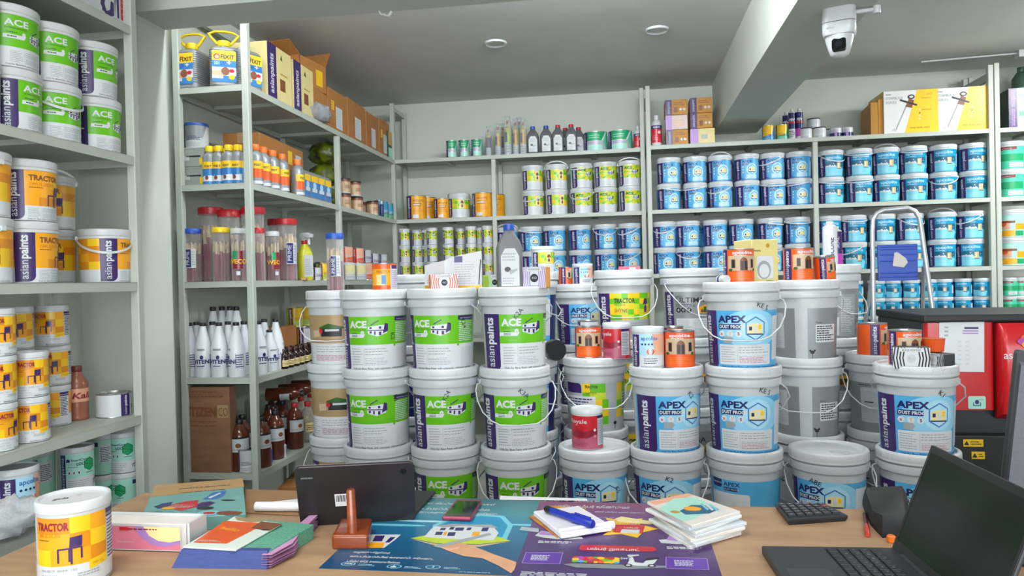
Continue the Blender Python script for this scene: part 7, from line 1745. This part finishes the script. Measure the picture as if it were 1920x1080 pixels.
def stand_():
    p = [(-0.5777, 1.3601), (-0.5056, 1.3665), (-0.532, 1.4676), (-0.5981, 1.4623)]
    cx = sum(q[0] for q in p) / 4; cy = sum(q[1] for q in p) / 4
    b = MB(); b.prism(ccw([(x - cx, y - cy) for x, y in p]), 0, .029, wood)
    root = bpy.data.objects.new('tablet_stand', None); COL.objects.link(root); root.location = (cx, cy, TZ); root.empty_display_size = .05
    tag(root, 'reddish wooden block stand with an upright peg before the tablet', 'stand')
    ob('base', b.mesh('stand_base', 40, bevel=.006, bseg=3), root)
    q = MB(); px, py = (-0.5428, 1.3828); q.tube([(px - cx, py - cy, .027), (px - cx - .004, py - cy + .006, .108), (px - cx - .004, py - cy + .006, .112)], [.0098, .0088, .0078], wood, 18); ob('peg', q.mesh('stand_peg', 50), root)
stand_()
sheet('tablet_cover', 'cover', ccw([(-0.5157, 1.5678), (-0.47, 1.5714), (-0.4666, 1.7411), (-0.5423, 1.7357)]), TZ + .0012, TZ + .009, M('black leather cover', '1d1f22', .5, var=.1), 'black cover lying flat behind the tablet')
# -- phone
def d5(P, ox, oy): P.poly([(x - ox, y - oy) for x, y in [(-0.3981, 1.5524), (-0.3399, 1.5533), (-0.3387, 1.6613), (-0.3932, 1.6614)]], M('phone glass', '12161a', .06), 0)
sheet('smartphone', 'phone', ccw([(-0.4022, 1.5448), (-0.3354, 1.5429), (-0.3373, 1.6739), (-0.4008, 1.6776)]), TZ + .0012, .7602, M('dark pink phone frame', '8c2f4d', .3, .4), 'smartphone in a dark pink frame lying on the teal poster', d5, .003)
# -- note pad with a pen on it
sheet('notepad_cover', 'notepad', ccw([(-0.2146, 1.5798), (-0.1784, 1.6629), (-0.0924, 1.6496), (-0.1417, 1.4584)]), TZ + .0012, TZ + .004, M('red yellow pad cover', 'b5543c', .5, var=.3, scale=25, hex2='d9b52e'), 'red and yellow cover sheet peeping out under the white notepad')
def d6(P, ox, oy):
    for k in range(6): P.bars(-0.1728 - ox + .008 * k, 1.5524 - oy - .012 * k, -0.1728 - ox + .09 + .006 * k, 1.5524 - oy - .012 * k + .002, 1, 'lgrey', 0, k)
npd = sheet('notepad', 'notepad', ccw([(-0.2052, 1.5817), (-0.1089, 1.627), (-0.0328, 1.5014), (-0.1329, 1.4456)]), TZ + .0042, .766, M('white pad paper', 'e3e1ea', .6, var=.01), 'white notepad with a curled edge lying on the purple poster', d6, .002)
b = MB(); e0 = [(-0.1404, 1.4681), (-0.0311, 1.5255)]; b.tube([(e0[0][0], e0[0][1] - .004, .7605), (e0[1][0], e0[1][1] - .004, .7605)], .0085, M('white pad paper'), 14); ob('curled_edge', b.mesh('curled_edge', 40), npd, (-npd.location[0], -npd.location[1], -npd.location[2]))
pa = [(-0.1627, 1.5565), (-0.0706, 1.4747)]
def pen_thing(a, b_, z, m, capm, label, r=.0055, name='pen'):
    A, B = Vector((a[0], a[1], 0)), Vector((b_[0], b_[1], 0)); L = (B - A).length; dr = (B - A).normalized()
    q = MB(); q.tube([(L * .0, 0, 0), (L * .52, 0, 0)], r * .92, m, 14); c = MB(); c.tube([(L * .5, 0, 0), (L * .98, 0, 0), (L, 0, 0)], [r * 1.12, r * 1.12, r * .9], capm, 14); c.box(L * .58, -.0015, r, L * .95, .0015, r * 1.6, capm)
    k = MB(); k.tube([(-L * .16, 0, 0), (-L * .12, 0, 0), (0, 0, 0)], [r * .6, r * 1.0, r * .95], blk, 12)
    K = Kind(name, 'pen', [('barrel', q.mesh('pen_barrel', 50), None), ('cap', c.mesh('pen_cap', 50), None), ('grip', k.mesh('pen_grip', 50), None)])
    place(K, (A.x, A.y, z + r * 1.15), label, math.atan2(dr.y, dr.x))
penblue = M('blue pen plastic', '22349c', .25)
pen_thing(pa[0], pa[1], .7665, penblue, penblue, 'thick blue pen with a black tip lying on the white notepad', .008)
pb = [(0.4957, 1.6365), (0.464, 1.5177)]
pen_thing(pb[0], pb[1], TZ, M('maroon pen plastic', '4a2030', .35), M('red pen cap', 'c43a30', .3), 'dark pen with a red end lying left of the black pouch', .0042)
# -- booklets stacked askew
def d7(P, ox, oy):
    S = lambda pts: [(x - ox, y - oy) for x, y in pts]
    P.poly(S([(0.0419, 1.5648), (0.1303, 1.6336), (0.1426, 1.6185), (0.0554, 1.5436)]), 'peach', 0); P.poly(S([(0.0628, 1.5155), (0.0956, 1.5916), (0.1392, 1.6064), (0.1809, 1.5386), (0.1256, 1.4598), (0.1041, 1.4453)]), 'lmint', 0)
    P.poly(S([(0.1027, 1.5081), (0.1296, 1.5492), (0.1607, 1.5479), (0.1823, 1.5247), (0.1601, 1.4955), (0.1124, 1.485)]), 'dteal', 1); P.ell(0.1295 - ox, 1.5241 - oy, .018, .014, 'amber', 2); P.ell(0.0937 - ox, 1.5005 - oy, .01, .008, 'gold', 2)
    for k in range(4): P.poly(S([(x + .009 * k, y - .002 * k) for x, y in [(0.1477, 1.5578), (0.1525, 1.5619), (0.1632, 1.5232), (0.1582, 1.5158)]]), 'white' if k % 2 else 'lteal', 2)
ctr = (0.139, 1.6128)
base = [(-0.0915, 0.0477), (0.0014, 0.113), (0.0918, -0.0034), (-0.0112, -0.0991)]
c0 = (0.1313, 1.5207)
cols = ('d8d4d0', 'cfd6d6', 'dcd8cf', 'c9cdd2', 'd9dcd8', 'd2d9dc', 'd6d2cc')
z = TZ + .0012; r = random.Random(3)
for k in range(7):
    th = .0065; a = r.uniform(-.12, .12) if k < 6 else 0; ca, sa = math.cos(a), math.sin(a); dx, dy = (r.uniform(-.012, .012), r.uniform(-.01, .008)) if k < 6 else (0, 0)
    pts = [(c0[0] + dx + x * ca - y * sa, c0[1] + dy + x * sa + y * ca) for x, y in base]
    sheet('booklet%s' % '', 'booklet', ccw(pts), z, z + th, M('booklet paper %d' % k, cols[k], .55, var=.06), ('bottom booklet of the stack beside the calculator' if k == 0 else 'top booklet with a teal and amber cover picture in the stack' if k == 6 else '{} booklet from the bottom of the stack beside the calculator'.format(ORD[k])), d7 if k == 6 else None)
    if k < 6: bpy.data.objects[-1] if False else None
    z += th
# -- calculator
def calculator():
    q = [(0.3217, 1.6815), (0.4304, 1.6897), (0.4549, 1.6128), (0.3261, 1.5752)]
    root = bpy.data.objects.new('calculator', None); COL.objects.link(root); root.empty_display_size = .03
    cx = sum(p[0] for p in q) / 4; cy = sum(p[1] for p in q) / 4; root.location = (cx, cy, TZ); tag(root, 'black desk calculator lying on the bare counter top behind the laptop', 'calculator')
    L = [(x - cx, y - cy) for x, y in q]
    b = MB(); b.loft([[(x * .94, y * .94, 0) for x, y in ccw(L)], [(x, y, .008) for x, y in ccw(L)], [(x, y, .012) for x, y in ccw(L)], [(x * .97, y * .97, .014) for x, y in ccw(L)]], M('calculator black plastic', '25282d', .4)); ob('case', b.mesh('calculator_case', None, bevel=.0015), root)
    km = [M('calculator key', '3b3f45', .4), M('calculator red key', '8a3a4a', .4)]
    tl_, tr, br, bl = L
    def bil(u, v): return (tl_[0] * (1 - u) * (1 - v) + tr[0] * u * (1 - v) + br[0] * u * v + bl[0] * (1 - u) * v, tl_[1] * (1 - u) * (1 - v) + tr[1] * u * (1 - v) + br[1] * u * v + bl[1] * (1 - u) * v)
    for i in range(6):
        for j in range(5):
            pts = [bil(.05 + .15 * i + du, .06 + .17 * j + dv) for du, dv in ((0, 0), (.115, 0), (.115, .12), (0, .12))]
            k = MB(); k.prism(ccw(pts), .013, .0175, km[1 if (i, j) == (5, 1) else 0]); o = ob('key', k.mesh('calculator_key', None), root)
            P = Print(); c_ = bil(.1075 + .15 * i, .12 + .17 * j); P.text('789%M456*-123/+0.=C'[(i + j * 3) % 18], c_[0], c_[1] - .003, .006, 'white', 0, al='c'); ob('legend', P.build('key_legend', frame=flat(.0175), off=.0002), o)
calculator()
# -- black pouch
b = MB(); pq = ccw([(0.5178, 1.7264), (0.5493, 1.8101), (0.632, 1.7868), (0.5535, 1.5404), (0.4913, 1.5171), (0.4924, 1.5922)])
cx = sum(p[0] for p in pq) / 6; cy = sum(p[1] for p in pq) / 6
b.loft([[(x - cx, y - cy, 0) for x, y in pq], [((x - cx) * 1.0, (y - cy), .012) for x, y in pq], [((x - cx) * .8, (y - cy) * .8, .026 + .01 * (k % 2)) for k, (x, y) in enumerate(pq)], [((x - cx) * .3, (y - cy) * .3, .03) for x, y in pq]], M('black pouch fabric', '1c1d20', .7, var=.15, scale=60, bump=.1))
KINDS['pouch'] = Kind('pouch', 'pouch', [('pouch', b.mesh('pouch', 50), None)]); place('pouch', (cx, cy, TZ), 'black fabric pouch lying behind the open laptop')
c = MB(); c.lathe([(.006, 0), (.008, .002), (.008, .012), (.006, .014)], M('orange cap plastic'), 14); KINDS['ocap'] = Kind('plastic_stopper', 'stopper', [('bottle_cap', c.mesh('small_cap', 40), None)]); oc = (0.4993, 1.4944); place('ocap', (oc[0], oc[1], TZ), 'small orange stopper lying beside the laptop hinge')
# -- laptop, open, turned to the left
def laptop():
    Hf = Vector((*(0.479, 1.4179), 0)); ang = math.atan2(-.05, -1)     # local +x runs from hinge to front edge
    Ff = Vector((*(0.26, 1.4068), 0)); e = (Ff - Hf).normalized(); s = Vector((-e.y, e.x, 0))   # s points towards the camera
    W, Dp = .325, .236
    m = Matrix(((e.x, s.x, 0, Hf.x), (e.y, s.y, 0, Hf.y), (0, 0, 1, TZ), (0, 0, 0, 1)))
    root = bpy.data.objects.new('laptop', None); COL.objects.link(root); root.matrix_world = m; root.empty_display_size = .05
    tag(root, 'open dark grey laptop turned sideways at the near end of the counter', 'laptop')
    lm = M('dark grey laptop plastic', '2f3236', .5, var=.04); b = MB()
    b.box(0, 0, .002, Dp, W, .018, lm); base = ob('base', b.mesh('laptop_base', None, bevel=.003), root)
    kw = MB(); kw.box(.03, .012, .018, .128, W - .012, .0184, M('keyboard well', '191b1e', .5)); ob('keyboard_well', kw.mesh('keyboard_well', None), base)
    km = M('laptop key', '202327', .45)
    k0 = MB(); k0.box(0, 0, 0, .0165, .0175, .0022, km); kme = k0.mesh('laptop_key', None, bevel=.0008, bseg=1)
    rows = ['~1234567890-=<', '>QWERTYUIOP[]|', '#ASDFGHJKL;"@', '^ZXCVBNM,./&', ]
    for i in range(5):
        for j in range(15):
            o = ob('key', kme, base, (.033 + .019 * i, .0165 + .0196 * j, .0184))
    P = Print()
    for i, rw in enumerate(rows):
        for j, ch in enumerate(rw): P.text(ch, .033 + .019 * i + .011, .0165 + .0196 * j + .005, .0048, 'grey', 0, rot=90)
    ob('key_legends', P.build('key_legends', frame=flat(.0206), off=.0003), base)
    tp = MB(); tp.box(.15, W * .5 - .055, .0181, .222, W * .5 + .055, .0184, M('touchpad', '34373b', .35)); ob('touchpad', tp.mesh('touchpad', None), base)
    # screen: hinged along local y, tipped back
    tilt = math.radians(21); R_ = Matrix.Translation((.004, 0, .016)) @ Matrix.Rotation(-tilt, 4, 'Y')
    l = MB(); l.box(-.007, 0, 0, 0, W, .203, lm, R_); lid = ob('lid', l.mesh('laptop_lid', None, bevel=.003), root)
    f = MB(); f.box(0, .001, .001, .0012, .008, .202, blk, R_); f.box(0, W - .008, .001, .0012, W - .001, .202, blk, R_); f.box(0, .008, .19, .0012, W - .008, .202, blk, R_); f.box(0, .008, .001, .0012, W - .008, .02, blk, R_); ob('bezel', f.mesh('laptop_bezel', None), lid)
    g_ = MB(); g_.box(.0001, .008, .02, .0006, W - .008, .19, M('laptop screen glass', '0d1512', .16, spec=.22), R_); ob('screen', g_.mesh('laptop_screen', None), lid)
    h = MB(); h.tube([(.002, .04, .016), (.002, W - .04, .016)], .006, lm, 12); ob('hinge', h.mesh('laptop_hinge', 50), root)
laptop()
# -- monitor edge and a black power unit at the picture's edge
def monitor():
    x, y = .684, 1.5
    root = bpy.data.objects.new('monitor', None); COL.objects.link(root); root.location = (x, y, TZ); root.rotation_euler = (0, .1, -.5); root.empty_display_size = .05
    tag(root, 'grey-backed desktop monitor standing on the counter at the picture edge', 'monitor')
    b = MB(); b.box(0, -.03, .06, .5, 0, .375, M('dark monitor plastic', '2b2d31', .45)); ob('bezel', b.mesh('monitor_bezel', None, bevel=.006), root)
    b = MB(); b.loft([[(.014, -.046, .105), (.49, -.046, .105), (.49, -.046, .35), (.014, -.046, .35)], [(.01, -.03, .1), (.495, -.03, .1), (.495, -.03, .355), (.01, -.03, .355)]], M('grey textured monitor back', '5c5f66', .6, bump=.15, scale=300)); ob('back_shell', b.mesh('monitor_back', None), root)
    b = MB(); b.box(.2, -.05, .02, .3, -.02, .15, dk); ob('neck', b.mesh('monitor_neck', None, bevel=.004), root)
    b = MB(); b.box(.12, -.12, 0, .38, .06, .02, dk); ob('foot', b.mesh('monitor_foot', None, bevel=.004), root)
monitor()
u = MB(); u.box(0, 0, 0, .22, .12, .075, blk_m); v = MB()
for k in range(4): v.box(-.0015, .02 + .022 * k, .02, .001, .032 + .022 * k, .055, dk)
KINDS['ups'] = Kind('power_unit', 'power unit', [('case', u.mesh('power_case', None, bevel=.006), None), ('socket', v.mesh('power_sockets', None), None)])
pu = (0.6512, 1.3897); place('ups', (pu[0], pu[1], TZ), 'black power unit on the counter behind the laptop screen', -.1)
# -- crumpled plastic bags by the near rack
KINDS['cbag'] = Kind('polythene_bag', 'bag', [('polythene_bag', crumple('polythene_bag', .06, .09, .04, 12, clear('thin polythene', 'eef1f4', .25, .2)), None)])
cb = [-1.62, 1.7883, 0.6559]; place('cbag', (-1.30 - .15, 1.52, .70), 'crumpled clear polythene bag between the near rack and the counter', .4)
b = MB(); b.box(-.15, -.2, 0, .15, .2, .7, M('grey bin plastic', '6c736e', .5)); KINDS['cartonf'] = Kind('tall_bin', 'bin', [('tall_bin', b.mesh('tall_bin', None, bevel=.012), None)]); place('cartonf', (-1.45, 1.5, 0), 'tall grey bin on the floor between the near rack and the counter')

# ------------------------------------------------------------------ fittings on the ceiling and beams
def downlight(x, y, label, broken=False):
    b = MB(); b.lathe([(.04, -.004), (.06, -.012), (.066, -.01), (.068, 0)], white_pl, 32)
    c = MB(); c.lathe([(.001, -.006), (.042, -.006), (.042, -.001)], M('unlit lamp diffuser', 'd8d9d6', .5), 24)
    K = Kind('downlight', 'ceiling light', [('rim', b.mesh('downlight_rim', 40), None), ('diffuser', c.mesh('downlight_diffuser', 40), None)])
    place(K, (x, y, 2.6995), label)
downlight(-.725, 4.331, 'unlit round downlight in the ceiling nearer the corner rack')
downlight(.224, 4.304, 'unlit round downlight in the ceiling nearer the sloping beam')
def camera_():
    root = bpy.data.objects.new('security_camera', None); COL.objects.link(root); root.location = (.885, 3.13, 2.33); root.rotation_euler = (0, 0, -.33); root.empty_display_size = .05
    tag(root, 'white security camera hanging under the beam', 'camera')
    b = MB(); b.loft([rrect(.062, .06, .03, z, 6) for z in (0, -.055)], white_pl); b.loft([rrect(.0605, .0585, .03, z, 6) for z in (-.055, -.058)], M('shadow seam', '55585a', .6)); b.loft([rrect(.062, .06, .03, -.058, 6), rrect(.062, .06, .03, -.09, 6), rrect(.056, .055, .03, -.105, 6)], white_pl); ob('housing', b.mesh('camera_housing', 40), root)
    h = MB(); h.lathe([(.055, -.1), (.052, -.12), (.044, -.15), (.036, -.175), (.02, -.186), (.001, -.188)], white_pl, 28); hd = ob('head', h.mesh('camera_head', 50), root)
    l = MB(); l.loft([rrect(.026, .024, .01, 0, 5), rrect(.026, .024, .01, .02, 5)], M('camera black glass', '0e0f11', .12)); l.lathe([(.012, .02), (.012, .024), (.009, .0245), (.001, .023)], M('camera lens glass', '1c1e24', .05), 18)
    o = ob('lens_window', l.mesh('camera_lens', 40), hd); o.location = (0, -.034, -.15); o.rotation_euler = (math.radians(80), 0, 0)
    P = Print(); P.text('HIKVISION', -.045, 0, .008, 'grey', 0, fit=.03); ob('lettering', P.build('camera_lettering', frame=front(-.0602, -.085)), root)
    a = MB(); a.tube([(.055, .0, -.015), (.13, .02, -.012)], .009, white_pl, 10); a.lathe([(.014, -.03), (.015, -.028), (.015, 0)], white_pl, 14, Matrix.Translation((.135, .02, 0))); ob('cable_arm', a.mesh('cable_arm', 40), root)
camera_()
b = MB(); b.tube([(-.02, 0, .02), (.0, -.01, -.012), (.018, -.012, -.016)], .0035, white_pl, 6); b.tube([(.03, -.01, -.022), (.044, -.012, -.006)], .005, white_pl, 6); b.tube([(.0, -.01, -.012), (.03, -.01, -.022)], .003, white_pl, 6)
KINDS['hook'] = Kind('ceiling_hook', 'hook', [('ceiling_hook', b.mesh('ceiling_hook', 40), None)]); place('hook', (-.905, 2.745, 2.328), 'small white hook under the far edge of the cross beam')
t = MB(); t.tube([(0, 0, 0), (.58, -.06, 0)], .006, white_pl, 8); e = MB(); e.box(.56, -.09, -.03, .8, -.03, .02, white_pl)
KINDS['conduit'] = Kind('cable_conduit', 'conduit', [('pipe', t.mesh('conduit_pipe', 40), None), ('junction_box', e.mesh('junction_box', None, bevel=.004), None)]); place('conduit', (2.02, 5.31, 2.685), 'thin white cable conduit running across the ceiling to a junction box')
